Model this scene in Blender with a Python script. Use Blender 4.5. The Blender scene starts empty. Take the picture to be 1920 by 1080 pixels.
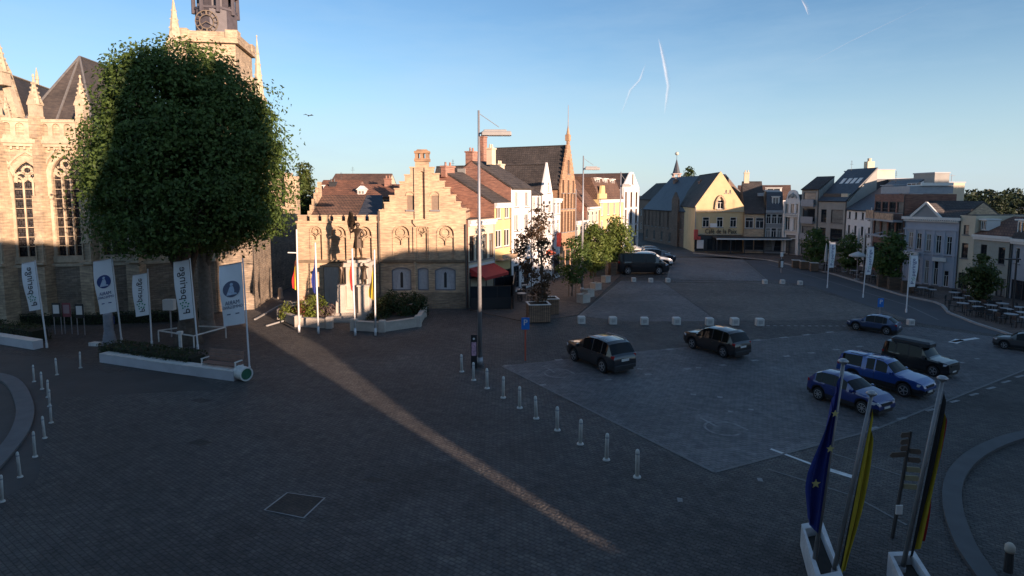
import bpy, bmesh, math, random
from mathutils import Vector, Matrix
from mathutils.geometry import tessellate_polygon
import numpy as np
random.seed(7)
S = bpy.context.scene
COL = S.collection
R = math.radians
# ------------------------------------------------------------------ camera
CAMH, PITCH, FPX = 9.5, R(5.5), 1100.0
CY0 = 365.0 + FPX * math.tan(PITCH)
cd = bpy.data.cameras.new("camera"); cam = bpy.data.objects.new("camera", cd); COL.objects.link(cam)
cam.location = (0, 0, CAMH); cam.rotation_euler = (R(90) - PITCH, 0, 0)
cd.sensor_fit = 'HORIZONTAL'; cd.sensor_width = 36.0; cd.lens = 36.0 * FPX / 1920.0
cd.shift_y = -(540.0 - CY0) / 1920.0
cd.clip_start = 0.1; cd.clip_end = 9000
S.camera = cam
_cp, _sp = math.cos(PITCH), math.sin(PITCH)

def P(px, py, h=0.0):
    """ground point (height h) seen at photograph position px, py"""
    a = (px - 960) / FPX; k = -(py - CY0) / FPX
    dx, dy, dz = a, k * _sp + _cp, k * _cp - _sp
    t = (h - CAMH) / dz
    return Vector((dx * t, dy * t, h))

def Z(p, py):
    """height above ground, on the vertical through p, seen at row py"""
    k = -(py - CY0) / FPX
    return CAMH + p[1] * (k * _cp - _sp) / (_cp + k * _sp)

def D(p):            # pixels of the photograph per metre at p
    return FPX / (p[1] * _cp + CAMH * _sp)

def at(px, Y, h=0.0):
    """point at depth Y (world), height h, roughly at column px"""
    w = Y * _cp - (h - CAMH) * _sp
    return Vector(((px - 960) / FPX * w, Y, h))

# ------------------------------------------------------------------ materials
def _nodes(name):
    m = bpy.data.materials.new(name); m.use_nodes = True
    nt = m.node_tree
    b = nt.nodes['Principled BSDF']
    return m, nt, b
def _n(nt, t, **kw):
    n = nt.nodes.new(t)
    for k, v in kw.items():
        setattr(n, k, v)
    return n
def _mul(c, k): return (min(c[0]*k, 1), min(c[1]*k, 1), min(c[2]*k, 1), 1)
_MC = {}
def plain(name, c, rough=0.6, metal=0.0, var=0.18, scale=3.0, bump=0.0, coat=0.0, spec=0.5):
    if name in _MC: return _MC[name]
    m, nt, b = _nodes(name)
    b.inputs['Roughness'].default_value = rough; b.inputs['Metallic'].default_value = metal
    b.inputs['Specular IOR Level'].default_value = spec
    if coat: b.inputs['Coat Weight'].default_value = coat; b.inputs['Coat Roughness'].default_value = 0.05
    if var > 0:
        tc = _n(nt, 'ShaderNodeTexCoord')
        n1 = _n(nt, 'ShaderNodeTexNoise'); n1.inputs['Scale'].default_value = scale; n1.inputs['Detail'].default_value = 6; n1.inputs['Roughness'].default_value = 0.65
        nt.links.new(tc.outputs['Object'], n1.inputs['Vector'])
        r = _n(nt, 'ShaderNodeValToRGB')
        r.color_ramp.elements[0].position = 0.3; r.color_ramp.elements[1].position = 0.7
        r.color_ramp.elements[0].color = _mul(c, 1 - var); r.color_ramp.elements[1].color = _mul(c, 1 + var)
        nt.links.new(n1.outputs['Fac'], r.inputs['Fac']); nt.links.new(r.outputs['Color'], b.inputs['Base Color'])
        if bump:
            bp = _n(nt, 'ShaderNodeBump'); bp.inputs['Strength'].default_value = bump; bp.inputs['Distance'].default_value = 0.05
            n2 = _n(nt, 'ShaderNodeTexNoise'); n2.inputs['Scale'].default_value = scale * 6; n2.inputs['Detail'].default_value = 5
            nt.links.new(tc.outputs['Object'], n2.inputs['Vector'])
            nt.links.new(n2.outputs['Fac'], bp.inputs['Height']); nt.links.new(bp.outputs['Normal'], b.inputs['Normal'])
    else:
        b.inputs['Base Color'].default_value = _mul(c, 1)
    _MC[name] = m
    return m

def brick(name, c1, c2, cm, bw=0.22, bh=0.075, mort=0.012, dirt=0.35, rough=0.85, bump=0.4, flat=False, rot=0.0, dscale=0.35, holes=False, stretch=1.0):
    """coursed bricks / stones / tiles / setts in the object's own metres; flat=True lays them on the ground plane"""
    if name in _MC: return _MC[name]
    m, nt, b = _nodes(name)
    L = nt.links.new
    tc = _n(nt, 'ShaderNodeTexCoord'); sx = _n(nt, 'ShaderNodeSeparateXYZ')
    L(tc.outputs['Object'], sx.inputs[0])
    cx = _n(nt, 'ShaderNodeCombineXYZ')
    if flat:
        mp = _n(nt, 'ShaderNodeMapping'); mp.inputs['Rotation'].default_value = (0, 0, rot)
        L(tc.outputs['Object'], mp.inputs['Vector']); vec = mp.outputs['Vector']
    else:
        ad = _n(nt, 'ShaderNodeMath', operation='ADD'); L(sx.outputs['X'], ad.inputs[0]); L(sx.outputs['Y'], ad.inputs[1])
        L(ad.outputs[0], cx.inputs['X'])
        if stretch != 1.0:
            ml = _n(nt, 'ShaderNodeMath', operation='MULTIPLY'); L(sx.outputs['Z'], ml.inputs[0]); ml.inputs[1].default_value = stretch
            L(ml.outputs[0], cx.inputs['Y'])
        else:
            L(sx.outputs['Z'], cx.inputs['Y'])
        vec = cx.outputs[0]
    bt = _n(nt, 'ShaderNodeTexBrick'); bt.inputs['Scale'].default_value = 1.0
    bt.inputs['Brick Width'].default_value = bw; bt.inputs['Row Height'].default_value = bh
    bt.inputs['Mortar Size'].default_value = mort; bt.inputs['Mortar Smooth'].default_value = 0.3
    bt.inputs['Color1'].default_value = _mul(c1, 1); bt.inputs['Color2'].default_value = _mul(c2, 1); bt.inputs['Mortar'].default_value = _mul(cm, 1)
    L(vec, bt.inputs['Vector'])
    n1 = _n(nt, 'ShaderNodeTexNoise'); n1.inputs['Scale'].default_value = dscale; n1.inputs['Detail'].default_value = 8; n1.inputs['Roughness'].default_value = 0.7
    L(tc.outputs['Object'], n1.inputs['Vector'])
    r = _n(nt, 'ShaderNodeValToRGB'); r.color_ramp.elements[0].position = 0.32; r.color_ramp.elements[1].position = 0.68
    r.color_ramp.elements[0].color = (1 - dirt, 1 - dirt, 1 - dirt, 1); r.color_ramp.elements[1].color = (1 + dirt * .5,) * 3 + (1,)
    L(n1.outputs['Fac'], r.inputs['Fac'])
    mx = _n(nt, 'ShaderNodeMix', data_type='RGBA', blend_type='MULTIPLY'); mx.inputs['Factor'].default_value = 1.0
    L(bt.outputs['Color'], mx.inputs['A']); L(r.outputs['Color'], mx.inputs['B'])
    out = mx.outputs['Result']
    # a second, much finer tone change from stone to stone
    n3 = _n(nt, 'ShaderNodeTexNoise'); n3.inputs['Scale'].default_value = 2.6; n3.inputs['Detail'].default_value = 4
    mp3 = _n(nt, 'ShaderNodeMapping'); mp3.inputs['Scale'].default_value = (1, 1, 1) if flat else (.55, 3.2, 1); L(vec, mp3.inputs['Vector']); L(mp3.outputs[0], n3.inputs['Vector'])
    r3 = _n(nt, 'ShaderNodeValToRGB'); r3.color_ramp.elements[0].position = 0.35; r3.color_ramp.elements[1].position = 0.65
    r3.color_ramp.elements[0].color = (.72, .72, .75, 1); r3.color_ramp.elements[1].color = (1.22, 1.19, 1.14, 1)
    L(n3.outputs['Fac'], r3.inputs['Fac'])
    m3 = _n(nt, 'ShaderNodeMix', data_type='RGBA', blend_type='MULTIPLY'); m3.inputs['Factor'].default_value = 1.0
    L(out, m3.inputs['A']); L(r3.outputs['Color'], m3.inputs['B']); out = m3.outputs['Result']
    if holes:
        vo = _n(nt, 'ShaderNodeTexVoronoi'); vo.inputs['Scale'].default_value = 0.75; L(vec, vo.inputs['Vector'])
        lt = _n(nt, 'ShaderNodeMath', operation='LESS_THAN'); L(vo.outputs['Distance'], lt.inputs[0]); lt.inputs[1].default_value = 0.075
        mh = _n(nt, 'ShaderNodeMix', data_type='RGBA'); L(lt.outputs[0], mh.inputs['Factor']); L(out, mh.inputs['A']); mh.inputs['B'].default_value = (.03, .025, .02, 1)
        out = mh.outputs['Result']
    if flat:   # wear: broad tone changes, darker stains and lighter scuffed patches
        for sc_, lo_, hi_, c0, c1_ in ((.045, .38, .62, .74, 1.2), (.22, .5, .72, 1.0, .66), (.6, .58, .7, 1.0, 1.28)):
            n4 = _n(nt, 'ShaderNodeTexNoise'); n4.inputs['Scale'].default_value = sc_; n4.inputs['Detail'].default_value = 9; n4.inputs['Roughness'].default_value = .62; n4.inputs['Distortion'].default_value = .6
            L(tc.outputs['Object'], n4.inputs['Vector']); r4 = _n(nt, 'ShaderNodeMapRange'); L(n4.outputs['Fac'], r4.inputs['Value'])
            for k_, v_ in zip(('From Min', 'From Max', 'To Min', 'To Max'), (lo_, hi_, c0, c1_)): r4.inputs[k_].default_value = v_
            m4 = _n(nt, 'ShaderNodeVectorMath', operation='SCALE'); L(out, m4.inputs[0]); L(r4.outputs[0], m4.inputs['Scale']); out = m4.outputs[0]
    L(out, b.inputs['Base Color'])
    b.inputs['Roughness'].default_value = rough
    if bump:
        bp = _n(nt, 'ShaderNodeBump'); bp.inputs['Strength'].default_value = bump; bp.inputs['Distance'].default_value = 0.02
        inv = _n(nt, 'ShaderNodeMath', operation='SUBTRACT'); inv.inputs[0].default_value = 1; L(bt.outputs['Fac'], inv.inputs[1])
        hgt_ = inv.outputs[0]
        if flat:   # the rounded, uneven heads of the stones
            n5 = _n(nt, 'ShaderNodeTexNoise'); n5.inputs['Scale'].default_value = 9; n5.inputs['Detail'].default_value = 5; L(tc.outputs['Object'], n5.inputs['Vector'])
            a5 = _n(nt, 'ShaderNodeMath', operation='MULTIPLY_ADD'); L(n5.outputs['Fac'], a5.inputs[0]); a5.inputs[1].default_value = 4.2; L(hgt_, a5.inputs[2]); hgt_ = a5.outputs[0]; bp.inputs['Distance'].default_value = .032
        L(hgt_, bp.inputs['Height']); L(bp.outputs['Normal'], b.inputs['Normal'])
    _MC[name] = m
    return m

def leafmat(name, c1, c2, trans=0.35):
    if name in _MC: return _MC[name]
    m, nt, b = _nodes(name); L = nt.links.new
    tc = _n(nt, 'ShaderNodeTexCoord')
    n1 = _n(nt, 'ShaderNodeTexNoise'); n1.inputs['Scale'].default_value = 1.3; n1.inputs['Detail'].default_value = 6
    L(tc.outputs['Object'], n1.inputs['Vector'])
    r = _n(nt, 'ShaderNodeValToRGB'); r.color_ramp.elements[0].position = .3; r.color_ramp.elements[1].position = .7
    r.color_ramp.elements[0].color = _mul(c1, 1); r.color_ramp.elements[1].color = _mul(c2, 1)
    L(n1.outputs['Fac'], r.inputs['Fac']); L(r.outputs['Color'], b.inputs['Base Color'])
    b.inputs['Roughness'].default_value = 0.55; b.inputs['Specular IOR Level'].default_value = 0.3
    t = _n(nt, 'ShaderNodeBsdfTranslucent'); L(r.outputs['Color'], t.inputs['Color'])
    ms = _n(nt, 'ShaderNodeMixShader'); ms.inputs[0].default_value = trans
    L(b.outputs[0], ms.inputs[1]); L(t.outputs[0], ms.inputs[2])
    L(ms.outputs[0], nt.nodes['Material Output'].inputs['Surface'])
    _MC[name] = m
    return m

def glassmat(name, c=(.018, .022, .027), rough=0.04):
    if name in _MC: return _MC[name]
    m, nt, b = _nodes(name)
    b.inputs['Base Color'].default_value = _mul(c, 1); b.inputs['Roughness'].default_value = rough
    b.inputs['IOR'].default_value = 1.5; b.inputs['Specular IOR Level'].default_value = 0.7
    _MC[name] = m
    return m

# ------------------------------------------------------------------ mesh builder
class MB:
    def __init__(s): s.v = []; s.f = []; s.m = []; s.cur = 0
    def add(s, vs, fs):
        o = len(s.v); s.v += [tuple(v) for v in vs]
        s.f += [tuple(i + o for i in f) for f in fs]; s.m += [s.cur] * len(fs)
        return s
    def quad(s, a, b, c, d): return s.add([a, b, c, d], [(0, 1, 2, 3)])
    def tri(s, a, b, c): return s.add([a, b, c], [(0, 1, 2)])
    def box(s, x0, x1, y0, y1, z0, z1, tx=0.0, ty=0.0):
        """tx, ty: how far each top edge comes in"""
        v = [(x0, y0, z0), (x1, y0, z0), (x1, y1, z0), (x0, y1, z0),
             (x0+tx, y0+ty, z1), (x1-tx, y0+ty, z1), (x1-tx, y1-ty, z1), (x0+tx, y1-ty, z1)]
        return s.add(v, [(0, 3, 2, 1), (4, 5, 6, 7), (0, 1, 5, 4), (1, 2, 6, 5), (2, 3, 7, 6), (3, 0, 4, 7)])
    def cbox(s, c, sx, sy, sz, rz=0.0, b=0.0):
        """box resting on c (centre of its base), rotated; chamfered top when b"""
        q = MB(); q.bbox(-sx/2, sx/2, -sy/2, sy/2, 0, sz, b) if b else q.box(-sx/2, sx/2, -sy/2, sy/2, 0, sz)
        return s.take(q, Matrix.Translation(c) @ Matrix.Rotation(rz, 4, 'Z'))
    def bbox(s, x0, x1, y0, y1, z0, z1, b):
        """box with chamfered vertical and top edges"""
        def ring(i, z): return [(x0+i+b, y0+i, z), (x1-i-b, y0+i, z), (x1-i, y0+i+b, z), (x1-i, y1-i-b, z), (x1-i-b, y1-i, z), (x0+i+b, y1-i, z), (x0+i, y1-i-b, z), (x0+i, y0+i+b, z)]
        v = ring(0, z0) + ring(0, z1-b) + ring(b, z1)
        f = [tuple(range(7, -1, -1)), tuple(range(16, 24))]
        for k in (0, 8):
            for i in range(8):
                j = (i+1) % 8; f.append((k+i, k+j, k+8+j, k+8+i))
        return s.add(v, f)
    def take(s, q, M=None):
        o = len(s.v)
        s.v += [tuple(M @ Vector(v)) for v in q.v] if M is not None else list(q.v)
        s.f += [tuple(i + o for i in f) for f in q.f]; s.m += list(q.m)
        return s
    def cyl(s, c, r0, r1, h, n=12, cap=True):
        x, y, z = c
        v = [(x + r0*math.cos(2*math.pi*i/n), y + r0*math.sin(2*math.pi*i/n), z) for i in range(n)]
        v += [(x + r1*math.cos(2*math.pi*i/n), y + r1*math.sin(2*math.pi*i/n), z + h) for i in range(n)]
        f = [(i, (i+1) % n, n + (i+1) % n, n + i) for i in range(n)]
        if cap: f += [tuple(range(n-1, -1, -1)), tuple(range(n, 2*n))]
        return s.add(v, f)
    def lathe(s, c, prof, n=14, cap=True):
        """prof: (radius, z) from the bottom up"""
        x, y, z0 = c; v = []; f = []
        for r, z in prof:
            v += [(x + r*math.cos(2*math.pi*i/n), y + r*math.sin(2*math.pi*i/n), z0 + z) for i in range(n)]
        for k in range(len(prof)-1):
            f += [(k*n+i, k*n+(i+1) % n, (k+1)*n+(i+1) % n, (k+1)*n+i) for i in range(n)]
        if cap: f += [tuple(range(n-1, -1, -1)), tuple(range((len(prof)-1)*n, len(prof)*n))]
        return s.add(v, f)
    def tube(s, pts, r, n=8, r2=None):
        pts = [Vector(p) for p in pts]; v = []; f = []; u = None
        for i, p in enumerate(pts):
            t = (pts[min(i+1, len(pts)-1)] - pts[max(i-1, 0)]).normalized()
            if u is None:
                u = t.cross(Vector((0, 0, 1)))
                if u.length < .1: u = t.cross(Vector((0, 1, 0)))
            u = u - t*u.dot(t); u.normalize(); w = t.cross(u)
            rr = r if r2 is None else r + (r2 - r) * i / max(len(pts)-1, 1)
            v += [p + u*rr*math.cos(2*math.pi*k/n) + w*rr*math.sin(2*math.pi*k/n) for k in range(n)]
        for i in range(len(pts)-1):
            f += [(i*n+k, (i+1)*n+k, (i+1)*n+(k+1) % n, i*n+(k+1) % n) for k in range(n)]
        f += [tuple(range(n)), tuple(range(len(pts)*n-1, (len(pts)-1)*n-1, -1))]
        return s.add(v, f)
    def bar(s, a, b, w, h=None):
        """square bar from a to b"""
        a, b = Vector(a), Vector(b); t = (b - a).normalized(); h = h or w
        u = t.cross(Vector((0, 0, 1)))
        if u.length < 1e-3: u = Vector((1, 0, 0))
        u.normalize(); k = u.cross(t); v = []
        for p in (a, b):
            v += [p + u*w/2 + k*h/2, p - u*w/2 + k*h/2, p - u*w/2 - k*h/2, p + u*w/2 - k*h/2]
        return s.add(v, [(0, 1, 2, 3), (7, 6, 5, 4), (0, 4, 5, 1), (1, 5, 6, 2), (2, 6, 7, 3), (3, 7, 4, 0)])
    def prism(s, poly, y0, y1):
        """poly: (x, z) outline, extruded from y0 to y1"""
        n = len(poly)
        v = [(x, y0, z) for x, z in poly] + [(x, y1, z) for x, z in poly]
        tr = tessellate_polygon([[Vector((x, z, 0)) for x, z in poly]])
        f = [tuple(t) for t in tr] + [tuple(i + n for i in reversed(t)) for t in tr]
        f += [(i, i + n, (i+1) % n + n, (i+1) % n) for i in range(n)]
        return s.add(v, f)
    def prismz(s, poly, z0, z1):
        """poly: (x, y) outline, extruded upward"""
        n = len(poly)
        v = [(x, y, z0) for x, y in poly] + [(x, y, z1) for x, y in poly]
        tr = tessellate_polygon([[Vector((x, y, 0)) for x, y in poly]])
        f = [tuple(t) for t in tr] + [tuple(i + n for i in t) for t in tr]
        f += [(i, (i+1) % n, (i+1) % n + n, i + n) for i in range(n)]
        return s.add(v, f)
    def sheet(s, outer, holes, y, rev=0.16):
        """facade face in the plane y with real openings and their reveals"""
        loops = [outer] + holes
        pts = [p for l in loops for p in l]
        tr = tessellate_polygon([[Vector((x, z, 0)) for x, z in l] for l in loops])
        s.add([(x, y, z) for x, z in pts], [tuple(t) for t in tr])
        for h in holes:
            n = len(h)
            s.add([(x, y, z) for x, z in h] + [(x, y + rev, z) for x, z in h], [(i, (i+1) % n, (i+1) % n + n, i + n) for i in range(n)])
        return s
    def mesh(s, name, mats, smooth=False, fix=True):
        me = bpy.data.meshes.new(name); me.from_pydata(s.v, [], s.f)
        if not isinstance(mats, (list, tuple)): mats = [mats]
        for m in mats: me.materials.append(m)
        if len(mats) > 1: me.polygons.foreach_set('material_index', s.m)
        if fix:
            bm = bmesh.new(); bm.from_mesh(me)
            bmesh.ops.recalc_face_normals(bm, faces=bm.faces); bm.to_mesh(me); bm.free()
        if smooth: me.polygons.foreach_set('use_smooth', [True] * len(me.polygons))
        me.update()
        return me

def _link(name, me, parent=None):
    o = bpy.data.objects.new(name, me); COL.objects.link(o)
    if parent is not None: o.parent = parent
    return o
def tag(o, label=None, cat=None, group=None, kind=None):
    if label: o['label'] = label
    if cat: o['category'] = cat
    if group: o['group'] = group
    if kind: o['kind'] = kind
    return o
def thing(name, label, cat, loc=(0, 0, 0), rz=0.0, group=None):
    o = _link(name, None); o.location = loc; o.rotation_euler = (0, 0, rz); o.empty_display_size = 0.3
    return tag(o, label, cat, group)
def part(name, mb, mat, parent, label=None, smooth=False, loc=None, rz=None):
    me = mb if isinstance(mb, bpy.types.Mesh) else mb.mesh(name, mat, smooth)
    o = _link(name, me, parent)
    if loc is not None: o.location = loc
    if rz is not None: o.rotation_euler = (0, 0, rz)
    if label: o['label'] = label
    return o
def solo(name, mb, mat, label, cat, loc=(0, 0, 0), rz=0.0, group=None, smooth=False):
    o = part(name, mb, mat, None, None, smooth, loc, rz)
    return tag(o, label, cat, group)
def struct(name, mb, mat, smooth=False):
    o = part(name, mb, mat, None, None, smooth); o['kind'] = 'structure'
    return o
def kids(o): return list(o.children)
def dup(o, loc=None, rz=None, label=None, group=None, parent=None, scale=None):
    c = o.copy(); COL.objects.link(c)
    if parent is not None: c.parent = parent
    if loc is not None: c.location = loc
    if rz is not None: c.rotation_euler = (o.rotation_euler[0], o.rotation_euler[1], rz)
    if scale is not None: c.scale = (scale,) * 3 if isinstance(scale, (int, float)) else scale
    if label: c['label'] = label
    if group: c['group'] = group
    for ch in kids(o): dup(ch, parent=c)
    return c
ORD = ['first', 'second', 'third', 'fourth', 'fifth', 'sixth', 'seventh', 'eighth', 'ninth', 'tenth', 'eleventh', 'twelfth']
def text_mb(txt, size, depth=0.01, mirror=False, rot=0.0, align='CENTER', spacing=1.0):
    """lettering as a mesh in the XZ plane facing -y, centred on the origin"""
    cu = bpy.data.curves.new('lettering', 'FONT'); cu.body = txt; cu.size = size; cu.extrude = depth; cu.align_x = align; cu.align_y = 'CENTER'
    cu.resolution_u = 2; cu.space_character = spacing
    o = bpy.data.objects.new('lettering', cu); COL.objects.link(o)
    dg = bpy.context.evaluated_depsgraph_get(); dg.update()
    me = bpy.data.meshes.new_from_object(o.evaluated_get(dg))
    q = MB()
    M = Matrix.Rotation(R(90), 4, 'X') @ Matrix.Rotation(rot, 4, 'Z')
    if mirror: M = Matrix.Scale(-1, 4, (1, 0, 0)) @ M
    q.v = [tuple(M @ v.co) for v in me.vertices]; q.f = [tuple(p.vertices) for p in me.polygons]; q.m = [0] * len(q.f)
    bpy.data.objects.remove(o); bpy.data.curves.remove(cu); bpy.data.meshes.remove(me)
    return q
def arch(cx, z0, w, h, pointed=True, n=6, seg=False):
    """outline of an arched opening, counter-clockwise from bottom left"""
    x0, x1 = cx - w/2, cx + w/2
    if seg:
        rise = w * .14; pts = [(x0, z0), (x1, z0)]
        for i in range(n+1):
            t = i / n; pts.append((x1 - w*t, z0 + h - rise + rise * (1 - (2*t-1)**2)))
        return pts
    if pointed:
        zs = z0 + h - w * .866
        rt = [(x0 + w*math.cos(R(60)*i/n), zs + w*math.sin(R(60)*i/n)) for i in range(n+1)]
        lf = [(x1 - w*math.cos(R(60)*i/n), zs + w*math.sin(R(60)*i/n)) for i in range(n-1, -1, -1)]
    else:
        zs = z0 + h - w/2
        rt = [(cx + w/2*math.cos(R(90)*i/n), zs + w/2*math.sin(R(90)*i/n)) for i in range(n+1)]
        lf = [(cx - w/2*math.cos(R(90)*i/n), zs + w/2*math.sin(R(90)*i/n)) for i in range(n-1, -1, -1)]
    return [(x0, z0), (x1, z0)] + rt + lf
def rect(cx, z0, w, h): return [(cx-w/2, z0), (cx+w/2, z0), (cx+w/2, z0+h), (cx-w/2, z0+h)]

# ------------------------------------------------------------------ light
SUN_EL = R(9.5)
LX, LY = -0.63, 0.78                      # the way the light travels over the ground
_l = math.hypot(LX, LY); LX /= _l; LY /= _l
sun = bpy.data.lights.new("sun", 'SUN'); sun.energy = 5.0; sun.angle = R(0.5); sun.color = (1.0, 0.715, 0.535)
so = bpy.data.objects.new("sun", sun); COL.objects.link(so)
ldir = Vector((LX*math.cos(SUN_EL), LY*math.cos(SUN_EL), -math.sin(SUN_EL)))
so.rotation_euler = ldir.to_track_quat('-Z', 'Y').to_euler(); so.location = (30, -40, 40)
w = bpy.data.worlds.new("World"); S.world = w; w.use_nodes = True
nt = w.node_tree; bg = nt.nodes['Background']
sk = nt.nodes.new('ShaderNodeTexSky'); sk.sky_type = 'NISHITA'; sk.sun_disc = False
sk.sun_elevation = SUN_EL; sk.sun_rotation = math.atan2(-LX, -LY)
sk.altitude = 20; sk.air_density = 1.0; sk.dust_density = 0.25; sk.ozone_density = 3.2
# pale morning haze low in the sky
tcw = nt.nodes.new('ShaderNodeTexCoord'); sxw = nt.nodes.new('ShaderNodeSeparateXYZ'); nt.links.new(tcw.outputs['Generated'], sxw.inputs[0])
mrw = nt.nodes.new('ShaderNodeMapRange'); mrw.interpolation_type = 'SMOOTHSTEP'
mrw.inputs['From Min'].default_value = -.02; mrw.inputs['From Max'].default_value = .28; mrw.inputs['To Min'].default_value = .72; mrw.inputs['To Max'].default_value = 0
nt.links.new(sxw.outputs['Z'], mrw.inputs['Value'])
mxw = nt.nodes.new('ShaderNodeMix'); mxw.data_type = 'RGBA'; nzw = nt.nodes.new('ShaderNodeTexNoise'); nzw.inputs['Scale'].default_value = 2.2; nzw.inputs['Detail'].default_value = 7; nzw.inputs['Roughness'].default_value = .6
mpw = nt.nodes.new('ShaderNodeMapping'); mpw.inputs['Scale'].default_value = (1, 1, 5); nt.links.new(tcw.outputs['Generated'], mpw.inputs['Vector']); nt.links.new(mpw.outputs[0], nzw.inputs['Vector'])
crw = nt.nodes.new('ShaderNodeMapRange'); crw.inputs['From Min'].default_value = .42; crw.inputs['From Max'].default_value = .8; crw.inputs['To Min'].default_value = 0; crw.inputs['To Max'].default_value = .3
nt.links.new(nzw.outputs['Fac'], crw.inputs['Value'])
adw = nt.nodes.new('ShaderNodeMath'); adw.operation = 'ADD'; adw.use_clamp = True; nt.links.new(mrw.outputs[0], adw.inputs[0]); nt.links.new(crw.outputs[0], adw.inputs[1])
nt.links.new(adw.outputs[0], mxw.inputs['Factor']); nt.links.new(sk.outputs[0], mxw.inputs['A'])
mxw.inputs['B'].default_value = (2.9, 3.7, 4.35, 1)
nt.links.new(mxw.outputs['Result'], bg.inputs['Color']); bg.inputs['Strength'].default_value = 0.094
S.view_settings.view_transform = 'Standard'; S.view_settings.look = 'None'; S.view_settings.gamma = 1.0
S.view_settings.use_curve_mapping = False
S.view_settings.exposure = 1.15
S.render.engine = 'CYCLES'; S.cycles.max_bounces = 5; S.cycles.use_denoising = True
# ================================================================== the setting
M_cobble = brick('granite_setts', (.116, .108, .102), (.08, .076, .073), (.045, .043, .041), bw=.2, bh=.14, mort=.016, dirt=.42, flat=True, rot=R(35), dscale=.12, bump=.9, rough=.75)
M_pave = brick('blue_grey_pavers', (.155, .154, .156), (.122, .123, .128), (.07, .07, .072), bw=.24, bh=.16, mort=.013, dirt=.3, flat=True, rot=R(-14), dscale=.15, bump=.6, rough=.7)
M_pave2 = brick('brown_grey_pavers', (.145, .13, .114), (.112, .103, .092), (.068, .062, .058), bw=.24, bh=.16, mort=.013, dirt=.3, flat=True, rot=R(8), dscale=.1, bump=.6, rough=.75)
M_band = brick('smooth_setts', (.14, .13, .12), (.115, .108, .1), (.06, .056, .053), bw=.2, bh=.1, mort=.01, dirt=.2, flat=True, rot=R(35), bump=.4)
M_foot = brick('footway_pavers', (.15, .11, .088), (.12, .09, .075), (.07, .055, .05), bw=.2, bh=.1, mort=.008, dirt=.3, flat=True, rot=R(25), dscale=.3, bump=.4)
M_asph = plain('asphalt', (.058, .06, .066), .75, var=.22, scale=.35, bump=.3)
M_white = plain('road_paint', (.62, .62, .6), .6, var=.25, scale=4)
M_kerb = plain('kerb_stone', (.3, .295, .285), .8, var=.15, scale=1.2, bump=.2)
M_soil = plain('dark_soil', (.04, .034, .028), .95, var=.3, scale=2)

def gp(pts, h=0.0): return [P(x, y, h).xy for x, y in pts]
def sheet_px(name, pts, z, m):
    mb = MB(); g = gp(pts)
    tr = tessellate_polygon([[Vector((p[0], p[1], 0)) for p in g]])
    mb.add([(p[0], p[1], z) for p in g], [tuple(t) for t in tr])
    return struct(name, mb, m)
g = MB(); g.quad((-3000, -600, 0), (3000, -600, 0), (3000, 5000, 0), (-3000, 5000, 0)); struct('ground', g, M_cobble)
# car park in front, bluish pavers
sheet_px('parking_area', [(942, 687), (1185, 660), (1400, 640), (1590, 622), (1720, 612), (1925, 640), (1990, 668), (1640, 806), (1340, 886)], .004, M_pave)
# far half of the square: a blue-grey triangle and brown panels
sheet_px('square_paving', [(1086, 592), (1165, 527), (1240, 527), (1345, 602), (1180, 603)], .004, M_pave)
sheet_px('square_paving', [(1245, 530), (1440, 531), (1515, 540), (1710, 600), (1350, 601)], .004, M_pave2)
sheet_px('square_paving', [(1250, 524), (1262, 484), (1388, 484), (1437, 527)], .004, M_pave)
# the road down the right side
sheet_px('road', [(1215, 470), (1300, 468), (1300, 476), (1440, 489), (1560, 515), (1690, 556), (1770, 572), (1830, 600), (1960, 640), (2100, 690), (2050, 720), (1925, 636), (1725, 606), (1520, 536), (1440, 524), (1392, 482), (1290, 481), (1225, 476)], .006, M_asph)
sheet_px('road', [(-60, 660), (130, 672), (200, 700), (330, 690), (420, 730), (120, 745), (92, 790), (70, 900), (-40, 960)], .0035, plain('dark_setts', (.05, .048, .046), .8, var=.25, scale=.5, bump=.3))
# pavement of the right-hand row (a real kerb)
def slab_px(name, pts, h, m):
    return struct(name, MB().prismz([tuple(p) for p in gp(pts)], -.05, h), m)
slab_px('pavement', [(1300, 474), (1442, 487), (1562, 513), (1690, 553), (1752, 566), (1766, 572), (1778, 586), (1830, 606), (1960, 648), (2150, 640), (2150, 540), (1700, 500), (1440, 466), (1300, 464)], .12, M_foot)
# footway before the left-hand row
slab_px('footway', [(876, 581), (985, 604), (1082, 592), (1118, 560), (1165, 516), (1215, 473), (1190, 468)], .05, M_foot)
kb = MB()
for pts in ([(1300, 475), (1442, 488.5), (1562, 514.5), (1690, 554.5), (1752, 567.5), (1767, 574), (1779, 588), (1830, 608), (1960, 650)],):
    q = [P(*p) for p in pts]
    for a, b in zip(q, q[1:]): kb.bar((a.x, a.y, .065), (b.x, b.y, .065), .22, .135)
struct('kerb', kb, M_kerb)
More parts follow.
